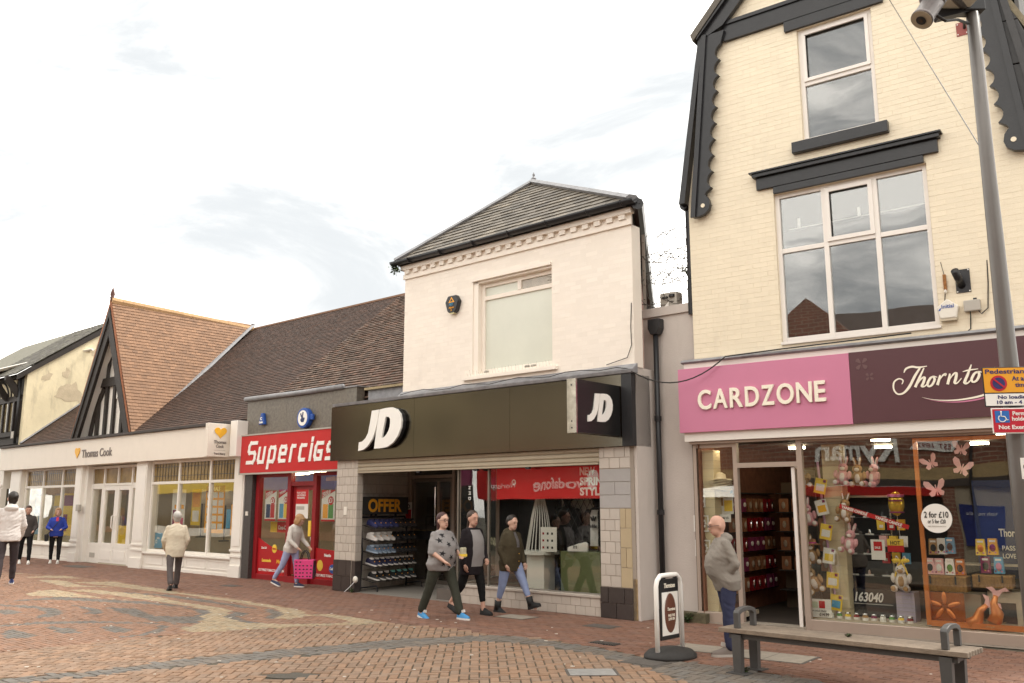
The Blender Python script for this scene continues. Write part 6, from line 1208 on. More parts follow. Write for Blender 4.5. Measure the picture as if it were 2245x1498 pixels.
# cables
def cable(label, pts, r=.009):
    o = MB().tube(pts, r, 5).build('cable', M_cable); tagit(o, label, 'cable'); return o
pA, pB = fw('A', .22, -.1, 3.86), fw('B', .72, -.18, 4.0)
pm = [pA.lerp(pB, k / 12) - Vector((0, 0, .32 * 4 * (k / 12) * (1 - k / 12) * .9)) for k in range(13)]; cable('black cable sagging from the sports shop to the pink sign', pm + [fw('B', 1.6, -.15, 4.03), fw('B', 3.4, -.15, 4.06)], .011)
cable('thin black cable lying along the lead ledge of the sports shop', [fw('A', x, -.125 + .01 * math.sin(x * 3), 3.95 + .03 * math.sin(x * 5)) for x in [-5.3 + k * .35 for k in range(16)]] + [fw('A', .2, -.1, 3.9)], .007)
cable('thin cable down the right corner of the white brick wall', [fw('A', .19, -.01, 5.0), fw('A', .17, -.015, 4.6), fw('A', .18, -.02, 4.3), fw('A', .1, -.03, 4.1), fw('A', -.3, -.05, 4.02)], .007)
cable('thin stay wire crossing the cream brick towards the pole', [fw('B', 3.25, -.1, 9.6), fw('W', 4.02, 7.1, 4.6)], .005)
# ================================================================== STREET FURNITURE
M_wood = mat('weathered_timber', (.185, .145, .108), .8, .25, 6, bump=.4, bsc=35, rnd=.18); M_bsteel = mat('bench_steel', (.075, .073, .07), .45, .1, 5)
bn = thing('bench', 'long backless timber slat bench with dark steel legs and arms', 'bench', 'W', 3.13, 9.12, 0, rad(-43.2))     # centre of the near edge
BLn, BW = 2.50, .46
for k in range(6): MB().box(-BLn / 2, k * .078, .413, BLn / 2, k * .078 + .064, .46).build('slat', M_wood, bn, bevel=.006)
MB().box(-BLn / 2 + .1, .05, .355, BLn / 2 - .1, .10, .40).box(-BLn / 2 + .1, .36, .355, BLn / 2 - .1, .41, .40).build('rail', M_bsteel, bn)
for sx in (-1, 1):
    x = sx * (BLn / 2 - .2)
    for y in (.015, .37):
        MB().prism([(x - .045, 0), (x + .045, 0), (x + .055, .4), (x - .055, .4)], y, y + .075).build('leg', M_bsteel, bn, bevel=.004); bxo('foot_plate', M_bsteel, bn, x - .11, y - .04, 0, x + .11, y + .125, .012)
    bxo('cross_bar', M_bsteel, bn, x - .05, .1, .34, x + .05, .37, .395)
    P = [(.03, .46), (.03, .62), (.05, .645), (.14, .67), (.23, .675), (.32, .67), (.41, .645), (.43, .62), (.43, .46), (.375, .46), (.375, .60), (.32, .622), (.23, .63), (.14, .622), (.085, .60), (.085, .46)]
    MB().prism(P, x - .03, x + .03, 'x').build('armrest', M_bsteel, bn, bevel=.006)
sprig('tiny green moss tuft on the bench slats', 'W', 3.35, 9.25, .46, 8, .05, .03, .012, 31); sprig('grass tuft at the near left leg of the bench', 'W', 2.45, 9.92, 0, 12, .09, .05, .02, 32)
# pavement advertising board
ab = thing('advertising_board', 'white framed pavement sign with chocolate egg poster and black base', 'pavement sign', 'W', 1.86, 10.93, 0, rad(48))
B = MB(); P = [(.34 * math.cos(t) * (1 if True else 1), .26 * math.sin(t)) for t in [k * math.pi / 10 for k in range(21)]]
MB().lathe([(.36, 0), (.36, .03), (.30, .08), (.15, .11), (.0, .115)], seg=24).build('base', mat('rubber_black', (.03, .028, .026), .7, .2, 20), ab, smooth=True, M=Matrix.Diagonal((1, .8, 1, 1)))
xw, zt = .27, .93
fpts = [(-xw, 0, .02), (-xw, 0, zt - .12), (-xw + .025, 0, zt - .05), (-xw + .09, 0, zt), (0, 0, zt + .005), (xw - .09, 0, zt), (xw - .025, 0, zt - .05), (xw, 0, zt - .12), (xw, 0, .02)]
MB().tube(fpts, .028, 8).build('frame', M_letter, ab, smooth=True)
pan = bxo('panel', mat('panel_black', (.015, .015, .015), .4), ab, -.20, -.012, .2, .20, .012, .89, bevel=.008); bxo('poster_sheet', M_paper, ab, -.175, -.016, .25, .175, -.012, .74)
MB().ell((0, -.017, .5), (.125, .012, .225), 24, 14).build('egg_picture', mat('chocolate', (.13, .05, .03), .3, .15, 8), ab, smooth=True)
text('Thorntons', ab, M_cream_l, -.12, -.014, .79, .05, .24, .001, .002, shear=.25); text('Thorntons', ab, M_cream_l, -.085, -.031, .53, .035, .17, .001, .001, shear=.25); text('PASS THE', ab, M_cream_l, -.07, -.031, .46, .028, .14, .001, .001); text('LOVE ON', ab, M_cream_l, -.065, -.031, .42, .028, .13, .001, .001)
for x in (-.16, .13): bxo('clip', M_blackm, ab, x, -.02, .88, x + .03, .02, .93)
MB().prism([(-.175, .74), (-.06, .74), (-.1, .66), (-.175, .6)], -.02, -.0165).build('peeled_corner', M_letter, ab)
# camera pole
M_pole = mat('pole_grey', (.16, .15, .14), .35, .08, 3, metal=.3)
po = thing('camera_pole', 'tall grey steel pole carrying the street camera', 'pole', 'W', 3.985, 7.05, 0)
MB().tube([(.005, 0, 0), (.005, 0, 2.0), (.0, 0, 3.2), (-.005, 0, 4.6), (-.005, 0, 7.0)], [.085, .08, .066, .055, .05], 20).build('shaft', M_pole, po, smooth=True)
MB().box(-.1, -.07, 5.93, .08, .07, 6.05).build('collar', M_blackm, po, bevel=.01); MB().prism([(-.32, 5.86), (-.04, 5.93), (-.04, 6.03), (-.2, 6.0), (-.36, 5.92)], -.05, .03).build('bracket', M_blackm, po)
cc = thing('street_camera', 'grey cylindrical security camera mounted on the pole', 'camera', 'W', 3.32, 6.62, 5.62)
Md = Matrix(((.45, .2, 0), (0, 0, 0), (0, 0, 0)))
d = Vector((.30, .10, .42)).normalized(); q = Vector((0, 0, 1)).rotation_difference(d).to_matrix().to_4x4()
M_cam = mat('camera_grey', (.17, .15, .145), .3, .08, 4, metal=.3)
MB().lathe([(.08, 0), (.088, .0), (.088, .03), (.08, .035), (.085, .3), (.09, .36), (.06, .42)], seg=24).build('housing', M_cam, cc, smooth=True, M=q)
MB().lathe([(.084, .0), (.084, .006)], seg=24).build('front_ring', M_shut, cc, M=Matrix.Translation(d * -.004) @ q); MB().lathe([(.04, -.004), (.035, .0), (.02, .004)], seg=18).build('lens', M_blackm, cc, M=Matrix.Translation(d * -.006) @ q); MB().lathe([(.018, -.006), (.014, .0)], seg=14).build('lens_glass', mat('lens_brown', (.06, .04, .03), .1), cc, M=Matrix.Translation(d * -.008) @ q)
MB().lathe([(.1, 0), (.105, .04), (.08, .25)], seg=20).build('sun_shield', M_cam, cc, smooth=True, M=Matrix.Translation(d * .22 + Vector((-.01, .0, .02))) @ q)
MB().tube([d * .36, d * .36 + Vector((.15, .1, .06)), Vector((.62, .43, .36))], .04, 10).build('neck', M_cam, cc, smooth=True); MB().tube([(.1, .02, .08), (.22, .05, .02), (.4, .2, .12), (.6, .4, .2)], .012, 6).build('cable', M_cable, cc)
MB().box(.3, .15, .33, .62, .5, .55).build('control_box', M_plastic_w, cc, bevel=.02)
# traffic plates on the pole
SX = 3.72; rzs = rad(-8)
t = thing('parking_plate', 'orange and white pedestrian zone plate on the pole', 'sign', 'W', SX, 6.97, 2.51, rzs)
M_so = mat('sign_orange', (.80, .36, .02), .35, .02); M_sblue = mat('sign_blue', (.03, .03, .13), .35); M_sred = mat('sign_red', (.50, .012, .03), .35, .02)
MB().box(0, 0, 0, .62, .008, .315).build('plate', M_blackm, t, bevel=.004); bxo('orange_field', M_so, t, .008, -.003, .112, .612, 0, .307); bxo('white_field', M_letter, t, .008, -.003, .008, .612, 0, .102)
text('Pedestrian Zone', t, M_sblue, .022, -.0035, .262, .034, .46, .001, .001); text('At any', t, M_sblue, .215, -.0035, .205, .034, None, .001, .001); text('time', t, M_sblue, .235, -.0035, .155, .034, None, .001, .001); text('No loading', t, M_sblue, .1, -.0035, .063, .026, .23, .001, .001); text('10 am - 4 pm', t, M_sblue, .09, -.0035, .022, .026, .26, .001, .001)
for r_, y_, m_ in ((.062, -.006, M_sred), (.046, -.0085, M_sblue)): MB().lathe([(r_, 0), (r_, .003)], seg=28).build('restriction_disc', m_, t, M=Matrix.Translation((.115, y_ + .003, .185)) @ Matrix.Rotation(rad(90), 4, 'X'))
MB().box(-.055, 0, -.006, .055, .002, .006, M=Matrix.Translation((.115, -.0115, .185)) @ Matrix.Rotation(rad(42), 4, 'Y')).build('restriction_bar', M_sred, t)
t = thing('permit_plate', 'red permit holder plate with blue wheelchair symbol on the pole', 'sign', 'W', SX + .04, 6.966, 2.30, rzs)
MB().box(0, 0, 0, .55, .008, .2).build('plate', M_letter, t, bevel=.006); bxo('red_field', M_sred, t, .009, -.003, .009, .541, 0, .191); bxo('blue_square', mat('symbol_blue', (.02, .14, .45), .35), t, .025, -.0055, .085, .13, -.003, .178)
MB().tube([(.07, -.007, .165), (.068, -.007, .135), (.095, -.007, .132), (.108, -.007, .105), (.118, -.007, .108)], .0045, 5).ell((.07, -.007, .17), (.007, .003, .007), 8, 6).build('wheelchair_figure', M_letter, t); MB().tube([(.058 + .0 , -.007, .138)] + [(.075 + .027 * math.cos(a), -.007, .118 + .027 * math.sin(a)) for a in [rad(140 + k * 22) for k in range(10)]], .004, 5).build('wheel', M_letter, t)
text('Permit', t, M_letter, .155, -.0035, .142, .03, None, .001, .001); text('holders', t, M_letter, .148, -.0035, .1, .03, None, .001, .001); text('Not Exempt', t, M_letter, .045, -.0035, .035, .03, .25, .001, .001)
gr_ = random.Random(77); B = MB()
for k in range(170):
    gx_, gy_ = gr_.uniform(-9, 4.5), gr_.uniform(8.6, 19)
    if gy_ > 13.6 + max(0, -gx_) * .88 or abs(gx_) > gy_ * .58: continue
    r_ = gr_.uniform(.012, .03); B.prism([(gx_ + r_ * gr_.uniform(.7, 1.1) * math.cos(a), gy_ + r_ * gr_.uniform(.7, 1.1) * math.sin(a)) for a in [q * .785 for q in range(8)]], -.002, .0035, 'z', m=0 if gr_.random() < .75 else 1)
B.build('gum_spots', [mat('pale_gum', (.5, .46, .4), .7), mat('dark_gum', (.05, .045, .04), .8)], pav, kind='stuff')
t = thing('small_plate', 'small white notice plate on the pole below the permit plate', 'sign', 'W', 3.93, 6.93, 1.95, rad(-60)); MB().box(0, 0, 0, .1, .006, .16).build('plate', M_letter, t); MB().lathe([(.03, 0), (.03, .003)], seg=16).build('mark', M_dark, t, M=Matrix.Translation((.05, 0, .09)) @ Matrix.Rotation(rad(90), 4, 'X'))
# ================================================================== BUILDINGS ACROSS THE STREET (behind the camera, mirrored in the windows)
M_ob = mat('opposite_brick', (.24, .085, .05), .85, .12, 3)
def opp_brick(m=M_ob):
    n = m.node_tree.nodes; K = m.node_tree.links.new; p = n['Principled BSDF']
    b = n.new('ShaderNodeTexBrick'); b.inputs['Scale'].default_value = 1; b.inputs['Brick Width'].default_value = .3; b.inputs['Row Height'].default_value = .11; b.inputs['Mortar Size'].default_value = .014
    b.inputs['Color1'].default_value = (.24, .085, .05, 1); b.inputs['Color2'].default_value = (.19, .07, .045, 1); b.inputs['Mortar'].default_value = (.32, .24, .18, 1)
    co = n.new('ShaderNodeTexCoord'); sx = n.new('ShaderNodeSeparateXYZ'); cx_ = n.new('ShaderNodeCombineXYZ'); K(co.outputs['Object'], sx.inputs[0]); K(sx.outputs[0], cx_.inputs[0]); K(sx.outputs[2], cx_.inputs[1]); K(cx_.outputs[0], b.inputs['Vector']); K(b.outputs[0], p.inputs['Base Color'])
opp_brick()
ry = thing('brick_stationer', 'red brick shop across the street, seen mirrored in the card shop window', 'building', 'B', 0, -14.6, 0, math.pi)
bxo('wall', M_ob, ry, -7, 0, 2.9, 8.5, .4, 6.6); MB().prism([(1.2, 6.6), (4.4, 6.6), (2.87, 8.3)], 0, .4).build('gable', M_ob, ry); bxo('band', mat('buff_brick', (.42, .30, .15), .8, .2, 6), ry, -7, -.03, 2.55, 8.5, .4, 2.9); bxo('fascia', mat('dark_brown_fascia', (.06, .05, .045), .5), ry, -7, -.06, 2.3, 8.5, .4, 2.549)
text('Ryman', ry, M_letter, .45, -.02, 3.05, .5, 2.4, .02, .015); MB().prism([(-1.0, 3.3), (.1, 3.3), (-.1, 3.5), (-1.2, 3.5)], -.03, -.005).build('date_plaque', M_letter, ry); text('EST 1893', ry, M_redd, -.95, -.035, 3.35, .1, .8, .002)
bxo('red_strip', M_red, ry, -.6, -.08, 1.95, 4.5, .0, 2.28); bxo('shop_glass', mat('opp_glass', (.03, .03, .03), .1), ry, -.6, .1, .2, 8.4, .2, 1.95); bxo('pier', M_ob, ry, -1.0, -.02, 0, -.6, .4, 2.3); bxo('pier', M_ob, ry, -7, .0, 0, -3.2, .4, 2.3); bxo('cash_surround', M_shut, ry, -3.2, .05, 0, -1.0, .4, 2.3); bxo('cash_machine', mat('cash_blue', (.015, .03, .16), .4), ry, -2.2, -.03, .6, -1.1, .1, 1.75); text('cash machine', ry, M_letter, -2.0, -.035, 1.5, .09, .7, .002)
bxo('blue_panel', mat('cash_blue', (.015, .03, .16), .4), ry, -2.6, -.2, 2.6, -2.4, .0, 3.6); bxo('purple_panel', M_purple, ry, -3.6, -.1, 2.3, -2.7, .0, 3.3); MB().tube([(-1.55, -.06, 0), (-1.55, -.06, 6.4)], .05, 8).build('downpipe', M_blackm, ry)
MB().prism([(-.4, 6.55), (4, 8.4), (4, 8.3), (-.3, 6.5)], -7.2, 8.7, 'x').build('roof', M_tile_d, ry)
vd = thing('phone_shop', 'red fascia phone shop across the street, mirrored in the sports shop window', 'building', 'A', -14, -14.6, 0, math.pi)
bxo('wall', M_int, vd, -3.6, 0, 3.3, 3.8, .4, 6.8); bxo('fascia', M_red, vd, -3.2, -.25, 2.0, 3.2, .0, 3.3); text('vodafone', vd, M_letter, -2.0, -.255, 2.35, .42, 2.3, .01, .01); MB().lathe([(.38, 0), (.38, .01)], seg=28).build('emblem', M_letter, vd, M=Matrix.Translation((-2.6, -.255, 2.65)) @ Matrix.Rotation(rad(90), 4, 'X')); text('Worksop', vd, M_letter, 1.2, -.255, 2.4, .22, 1.2, .01)
bxo('shop_glass', mat('opp_glass', (.03,) * 3, .1), vd, -3.2, .05, 0, 3.2, .1, 2.0); MB().prism([(-.3, 6.75), (4.5, 9.5), (4.5, 9.4), (-.2, 6.7)], -3.8, 4.0, 'x').build('roof', M_slate, vd)
for k, (x, w_, hgt, m_, lab) in enumerate(((-21.6, 7.4, 7.2, M_cream, 'cream rendered shop across the street left of the phone shop'), (-30.2, 9.6, 8.0, M_ob, 'red brick terrace across the street with blue shop sign'), (-41.5, 12.5, 7.0, M_white, 'white long terrace across the street far left'), (-55.5, 15, 8.5, M_ob, 'tall brick terrace across the street at its far end'))):
    t = thing('opposite_shop', lab, 'building', 'A', x, -14.6, 0, math.pi, 'shops across the street'); bxo('wall', m_, t, -w_ / 2, 0, 3.3, w_ / 2, .4, hgt); bxo('fascia', (M_purple, M_blue, M_yel, M_plum)[k], t, -w_ / 2, -.15, 2.5, w_ / 2, .1, 3.3); bxo('shop_glass', mat('opp_glass', (.03,) * 3, .1), t, -w_ / 2, .1, .4, w_ / 2, .2, 2.5); bxo('stall_riser', m_, t, -w_ / 2, .05, 0, w_ / 2, .4, .4); MB().prism([(-.3, hgt), (4.5, hgt + 2.8), (4.5, hgt + 2.7), (-.2, hgt - .1)], -w_ / 2, w_ / 2, 'x').build('roof', M_tile_d, t)
    for j in range(int(w_ // 2.4)): bxo('window', mat('opp_glass', (.03,) * 3, .1), t, -w_ / 2 + .7 + j * 2.4, -.02, 4.2, -w_ / 2 + 1.8 + j * 2.4, .02, 5.8)
t = thing('opposite_shop', 'plain brick shop across the street right of the stationer', 'building', 'B', 12.5, -14.6, 0, math.pi, 'shops across the street'); bxo('wall', M_ob, t, -6, 0, 0, 6, .4, 7); bxo('fascia', M_plum, t, -6, -.1, 2.5, 6, 0, 3.3); MB().prism([(-.3, 7), (4.5, 9.5), (4.5, 9.4), (-.2, 6.9)], -6, 6, 'x').build('roof', M_tile_d, t)
# ================================================================== PEOPLE
from mathutils.bvhtree import BVHTree
def V3(*a): return Vector(a)
def cap_(B, p0, p1, r0, r1, fl=1.):
    p0, p1 = Vector(p0), Vector(p1); n = 4; B.tube([p0.lerp(p1, k / n) for k in range(n + 1)], [r0 + (r1 - r0) * k / n for k in range(n + 1)], 12, sq=fl if fl != 1 else None); B.ell(p0, r0 * .99, 12, 8); B.ell(p1, r1 * .99, 12, 8)
def loft_(B, rings, seg=20):
    """rings: (centre, rx, ry) or with a matrix already applied; closed"""
    b = len(B.v); n = len(rings)
    for (c, rx, ry, Mx) in rings:
        for j in range(seg):
            t = 2 * math.pi * j / seg; ct, st = math.cos(t), math.sin(t); p = Vector((rx * abs(ct) ** .93 * (1 if ct > 0 else -1), ry * abs(st) ** .93 * (1 if st > 0 else -1), 0)); B.v.append(tuple(Vector(c) + Mx @ p))
    for i in range(n - 1):
        for j in range(seg): B.face((b + i * seg + j, b + i * seg + (j + 1) % seg, b + (i + 1) * seg + (j + 1) % seg, b + (i + 1) * seg + j))
    B.face(tuple(b + j for j in range(seg))[::-1]); B.face(tuple(b + (n - 1) * seg + j for j in range(seg)))
def remesh(B, vox, it=4, wr=0., seed=0, wsc=9.):
    me = B.mesh('tmp', []); o = bpy.data.objects.new('tmp', me); col.objects.link(o)
    m = o.modifiers.new('r', 'REMESH'); m.mode = 'VOXEL'; m.voxel_size = vox; s = o.modifiers.new('s', 'SMOOTH'); s.factor = .5; s.iterations = it
    dg = bpy.context.evaluated_depsgraph_get(); r = bpy.data.meshes.new_from_object(o.evaluated_get(dg)); bpy.data.objects.remove(o); bpy.data.meshes.remove(me)
    if wr:
        off = Vector((seed * 3.1, seed * 1.7, 0)); r.update(); nr = [v.normal.copy() for v in r.vertices]
        for v, n_ in zip(r.vertices, nr):
            p = v.co; q = Vector((p.x * wsc * .8, p.y * wsc * .8, p.z * wsc * 1.9 + p.x * 7 + p.y * 4)) + off; f = noise.noise(q) + .35 * noise.noise(q * 2.1); f = .6 - abs(f) * 2.4; v.co = p + n_ * f * wr
    r.polygons.foreach_set('use_smooth', [True] * len(r.polygons)); return r
M_skin = {'l': mat('skin_light', (.56, .35, .265), .55, .06, 20), 'r': mat('skin_ruddy', (.52, .30, .22), .55, .08, 20)}
M_eye = mat('eye_dark', (.07, .045, .035), .3, 0); M_lip = mat('lip', (.36, .12, .10), .5, 0)
def person(label, x, y, h, rz, legs, arms, top, trou, shoe, hair, skin='l', bulk=1., lean=0., head_turn=0., head_tilt=0., hem=.80, sleeve='long', top2=None, hips=1., glasses=False, inner=None, wr=.0045, topname='jumper', collar=None, hood=False, belly=0., hs=1.13, shoe_s=.93, cuff=.05, seed=1, flare=0., soleM=None, boot=0.):
    t = thing('person', label, 'person', 'W', x, y, 0, rz, None, h / 1.70); k = bulk
    # ---- skeleton: faces -y, left is +x
    LG = []
    for s, (a, b, spl) in zip((1, -1), legs):
        hip = V3(s * .095 * hips, 0, .90); a, b = rad(a), rad(b); d1 = V3(s * math.sin(rad(spl)), -math.sin(a), -math.cos(a)).normalized(); kn = hip + d1 * .43; d2 = V3(0, -math.sin(a - b), -math.cos(a - b)); an = kn + d2 * .40; LG.append([hip, kn, an, a - b])
    dz = .075 - min(l[2].z - max(0, -math.sin(l[3])) * .0 for l in LG)
    for l in LG: l[0] = l[0] + V3(0, 0, dz); l[1] = l[1] + V3(0, 0, dz); l[2] = l[2] + V3(0, 0, dz)
    Lm = Matrix.Translation((0, 0, .92 + dz)) @ Matrix.Rotation(rad(lean), 4, 'X') @ Matrix.Translation((0, 0, -.92)); L3 = Lm.to_3x3(); U = lambda *p: Lm @ Vector(p)
    AR = []
    for s, (sw, ou, el, inw) in zip((1, -1), arms):
        sh = V3(s * (.15 + .025 * k), .01, 1.37); a, o, e = rad(sw), rad(ou), rad(el); d1 = V3(s * math.sin(o), -math.sin(a) * math.cos(o), -math.cos(a) * math.cos(o)); eb = sh + d1 * .285
        d2 = V3(-s * math.sin(rad(inw)), -math.sin(a + e) * math.cos(rad(inw)), -math.cos(a + e) * math.cos(rad(inw))); wr_ = eb + d2 * .245; AR.append([Lm @ sh, Lm @ eb, Lm @ wr_, (L3 @ d2).normalized(), s])
    # torso rings z, half width, half depth, y shift
    TR = [(.80, .165 * hips, .125, .01), (.90, .175 * hips * k ** .5, .125 * k ** .5 + belly * .3, .01), (1.0, .16 * k, .115 * k + belly * .8, -belly * .5), (1.1, .155 * k, .112 * k + belly, -belly * .6), (1.2, .165 * k, .118 * k + belly * .7, -belly * .4), (1.3, .168 * k ** .6, .112 * k ** .6, -.005), (1.36, .15 * k ** .3, .095, .004), (1.405, .115, .078, .01), (1.44, .068, .06, .014)]
    def tor(z):
        for q in range(len(TR) - 1):
            if TR[q][0] <= z <= TR[q + 1][0]:
                f = (z - TR[q][0]) / (TR[q + 1][0] - TR[q][0]); return [TR[q][i] + (TR[q + 1][i] - TR[q][i]) * f for i in range(4)]
        return list(TR[0] if z < TR[0][0] else TR[-1])
    # ---- body
    B = MB(); loft_(B, [(U(0, r[3], r[0]), r[1] * .86, r[2] * .86, L3) for r in TR])
    for l in LG: cap_(B, l[0], l[1], .075, .052); cap_(B, l[1], l[2], .05, .036); cap_(B, l[2], l[2] + V3(0, -.1, -.045), .034, .026)
    for sh, eb, wr_, d2, s in AR: cap_(B, sh + V3(-s * .015, 0, -.015), eb, .04, .036); cap_(B, eb, wr_, .038 * k ** .4, .027); B.ell(wr_ + d2 * .05, (.036, .026, .052), 10, 8, M=Vector((0, 0, 1)).rotation_difference(d2).to_matrix())
    Hm = Lm @ Matrix.Translation((0, .0, 1.44)) @ Matrix.Rotation(rad(head_turn), 4, 'Z') @ Matrix.Rotation(rad(head_tilt), 4, 'X') @ Matrix.Diagonal((hs, hs, hs * .99, 1)) @ Matrix.Translation((0, -.005, .135 / hs ** .5)); H3 = Hm.to_3x3(); hd = lambda *p: Hm @ Vector(p)
    cap_(B, U(0, .012, 1.40), hd(0, .015, -.07), .058 * k ** .3, .052); B.ell(hd(0, .008, .012), (.073, .092, .104), 14, 12, M=H3); B.ell(hd(0, -.022, -.055), (.056 * k ** .3, .062, .062), 12, 10, M=H3); B.ell(hd(0, -.058, -.085), (.026, .024, .022), 8, 8, M=H3)
    B.ell(hd(0, -.096, -.022), (.013, .018, .017), 8, 6, M=H3); B.ell(hd(0, -.086, .005), (.009, .013, .03), 8, 6, M=H3); B.ell(hd(0, -.078, .036), (.05, .018, .012), 8, 6, M=H3)
    for s in (-1, 1): B.ell(hd(s * .074, .012, -.008), (.011, .02, .03), 8, 6, M=H3)
    me = remesh(B, .0125, 2); me.name = 'body'; me.materials.append(M_skin[skin]); me.materials.append(M_eye); me.materials.append(M_lip); me.materials.append(hair[1] if hair and hair[1] else M_eye)
    X = MB()
    for s in (-1, 1): X.ell(hd(s * .029, -.083, .006), (.0075, .005, .004), 8, 6, 1, M=H3); X.ell(hd(s * .03, -.086, .030), (.012, .004, .002), 8, 5, 3, M=H3)
    X.ell(hd(0, -.084, -.062), (.022, .008, .006), 8, 6, 2, M=H3)
    for sh, eb, wr_, d2, s in AR:      # four fingers and a thumb, slightly curled
        fw_ = (L3 @ V3(0, -1, 0)); sd_ = d2.cross(fw_); 
        if sd_.length < .2: sd_ = d2.cross(V3(0, 0, 1))
        sd_.normalize(); cu = sd_.cross(d2).normalized(); pc = wr_ + d2 * .085; inw_ = (U(0, 0, 1.0) - pc); inw_.z = 0; inw_ = inw_.normalized() if inw_.length > 1e-3 else fw_
        for q, ln in enumerate((.062, .072, .068, .052)):
            o_ = fw_ * (.03 - .02 * q); p0 = pc + o_; p1 = p0 + d2 * ln * .55 + inw_ * .006; p2 = p1 + d2 * ln * .4 + inw_ * .022; X.tube([p0 - d2 * .02, p1, p2], [.0095, .0085, .006], 6)
        p0 = wr_ + d2 * .035 + fw_ * .028; X.tube([p0, p0 + d2 * .035 + fw_ * .022, p0 + d2 * .065 + fw_ * .02 + inw_ * .01], [.012, .010, .007], 6)
    bm = bmesh.new(); bm.from_mesh(me); xm = X.mesh('x', [M_skin[skin], M_eye, M_lip, M_eye], True); bm.from_mesh(xm); bm.to_mesh(me); bm.free(); bpy.data.meshes.remove(xm); link('body', me, t)
    # ---- trousers
    B = MB(); loft_(B, [(U(0, r[3] * .5, z), r[1] * 1.02, r[2] * 1.02, L3) for z in (.84, .9, .97) for r in (tor(z),)]); B.ell(V3(0, .03, .86 + dz), (.15 * hips, .12, .1), 14, 10)
    for l in LG:
        an = l[2] + (l[1] - l[2]) * (cuff / .4); cap_(B, l[0], l[1], .098 * hips ** .8, .068 * hips ** .4); cap_(B, l[1], an, .068 * hips ** .4, .052 + flare)
    tm = remesh(B, .013, 4, wr * .8, seed + 5, 7); tm.name = 'trousers'; tm.materials.append(trou); link('trousers', tm, t)
    # ---- upper garment
    B = MB(); zz = [hem] + [z for z in (.9, 1.0, 1.1, 1.2, 1.3, 1.36, 1.405, 1.435) if z > hem + .04]; sc_ = 1.10
    rr_ = [(z, tor(z)) for z in zz]
    loft_(B, [(U(0, r[3], z), r[1] * sc_ + .008, r[2] * sc_ + .008, L3) for z, r in rr_])
    for sh, eb, wr_, d2, s in AR:
        cap_(B, sh + V3(-s * .012, 0, -.012), eb, .058 * k ** .3, .055 * k ** .3)
        if sleeve == 'long': cap_(B, eb, wr_ - d2 * .005, .055 * k ** .2, .042)
        elif sleeve == 'elbow': cap_(B, sh.lerp(eb, .4), eb, .060 * k ** .3, .062 * k ** .3)
    if hood: B.ell(U(0, .095, 1.41), (.12, .065, .06), 14, 10); B.ell(U(0, .06, 1.45), (.095, .08, .04), 14, 10)
    if collar: B.tube([U(.055 * math.cos(a), .01 + .055 * math.sin(a), 1.43) for a in [q * .628 for q in range(11)]], .022, 8)
    gm = remesh(B, .013, 4, wr, seed); gm.name = topname; gm.materials.append(top); go = link(topname, gm, t)
    if inner:      # front panel of a garment worn underneath, shown in the open front
        (cm, wd, z0, z1) = inner; Bp = MB(); bvh = BVHTree.FromPolygons([v.co for v in gm.vertices], [p.vertices for p in gm.polygons]); nx, nz_ = 7, 12; g = []
        for j in range(nz_ + 1):
            for i in range(nx + 1):
                z = z0 + (z1 - z0) * j / nz_; x_ = (i / nx - .5) * 2 * wd * (1 - .35 * max(0, (j / nz_ - .75)) * 4 * .5); o_ = U(x_, -.6, z); r_ = bvh.ray_cast(o_, L3 @ V3(0, 1, 0)); g.append((r_[0] if r_[0] else U(x_, -.1, z)) - (L3 @ V3(0, 1, 0)) * .006)
        Bp.v = [tuple(p) for p in g]
        for j in range(nz_):
            for i in range(nx): a = j * (nx + 1) + i; Bp.face((a, a + 1, a + nx + 2, a + nx + 1))
        Bp.build('shirt', cm, t, smooth=True)
    # ---- shoes
    ms = shoe_parts(shoe[0], soleM or shoe[1], shoe[1] if len(shoe) > 2 else None)
    for l in LG:
        so = bpy.data.objects.new('shoe', ms[0]); col.objects.link(so); so.parent = t
        pitch = l[3] * .55 if l[3] < -.2 else (l[3] * .6 if l[3] > .35 else 0); so.matrix_local = Matrix.Translation(l[2] + V3(0, .055, -.075)) @ Matrix.Rotation(-pitch, 4, 'X') @ Matrix.Diagonal((shoe_s, shoe_s, shoe_s * 1.05, 1)); link('sole', ms[1], so)
        if len(shoe) > 2: link('tongue', ms[2], so)
        if boot: b_ = MB(); b_.tube([(0, -.06, .05), (0, -.055, boot)], [.056, .064], 12); link('boot_shaft', b_.mesh('boot_shaft', shoe[0], True), so)
    # ---- hair
    if hair:
        st, hm = hair; B = MB()
        if st != 'bald':
            B.ell(hd(0, .035, .036), (.080, .102, .088), 16, 14, M=H3 @ Matrix.Rotation(rad(-26), 3, 'X')); B.ell(hd(0, .04, -.015), (.074, .06, .085), 12, 10, M=H3)
            if st == 'short': B.ell(hd(0, .03, .0), (.077, .078, .088), 12, 10, M=H3); B.ell(hd(0, -.03, .085), (.06, .055, .03), 12, 8, M=H3)
            if st == 'bob': B.ell(hd(0, .03, -.03), (.09, .075, .11), 14, 12, M=H3); B.ell(hd(.062, -.01, -.02), (.025, .05, .09), 10, 8, M=H3); B.ell(hd(-.062, -.01, -.02), (.025, .05, .09), 10, 8, M=H3); B.ell(hd(0, -.05, .078), (.062, .045, .03), 12, 8, M=H3)
            if st == 'long': B.ell(hd(0, .045, -.04), (.078, .06, .11), 12, 10, M=H3); cap_(B, hd(0, .06, -.05), U(.0, .12, 1.30), .055, .03)
            if st == 'pony': B.ell(hd(0, .06, .06), (.04, .05, .04), 10, 8, M=H3); cap_(B, hd(0, .10, .05), U(.03, .15, 1.38), .032, .026); cap_(B, U(.03, .15, 1.38), U(.05, .13, 1.20), .026, .012)
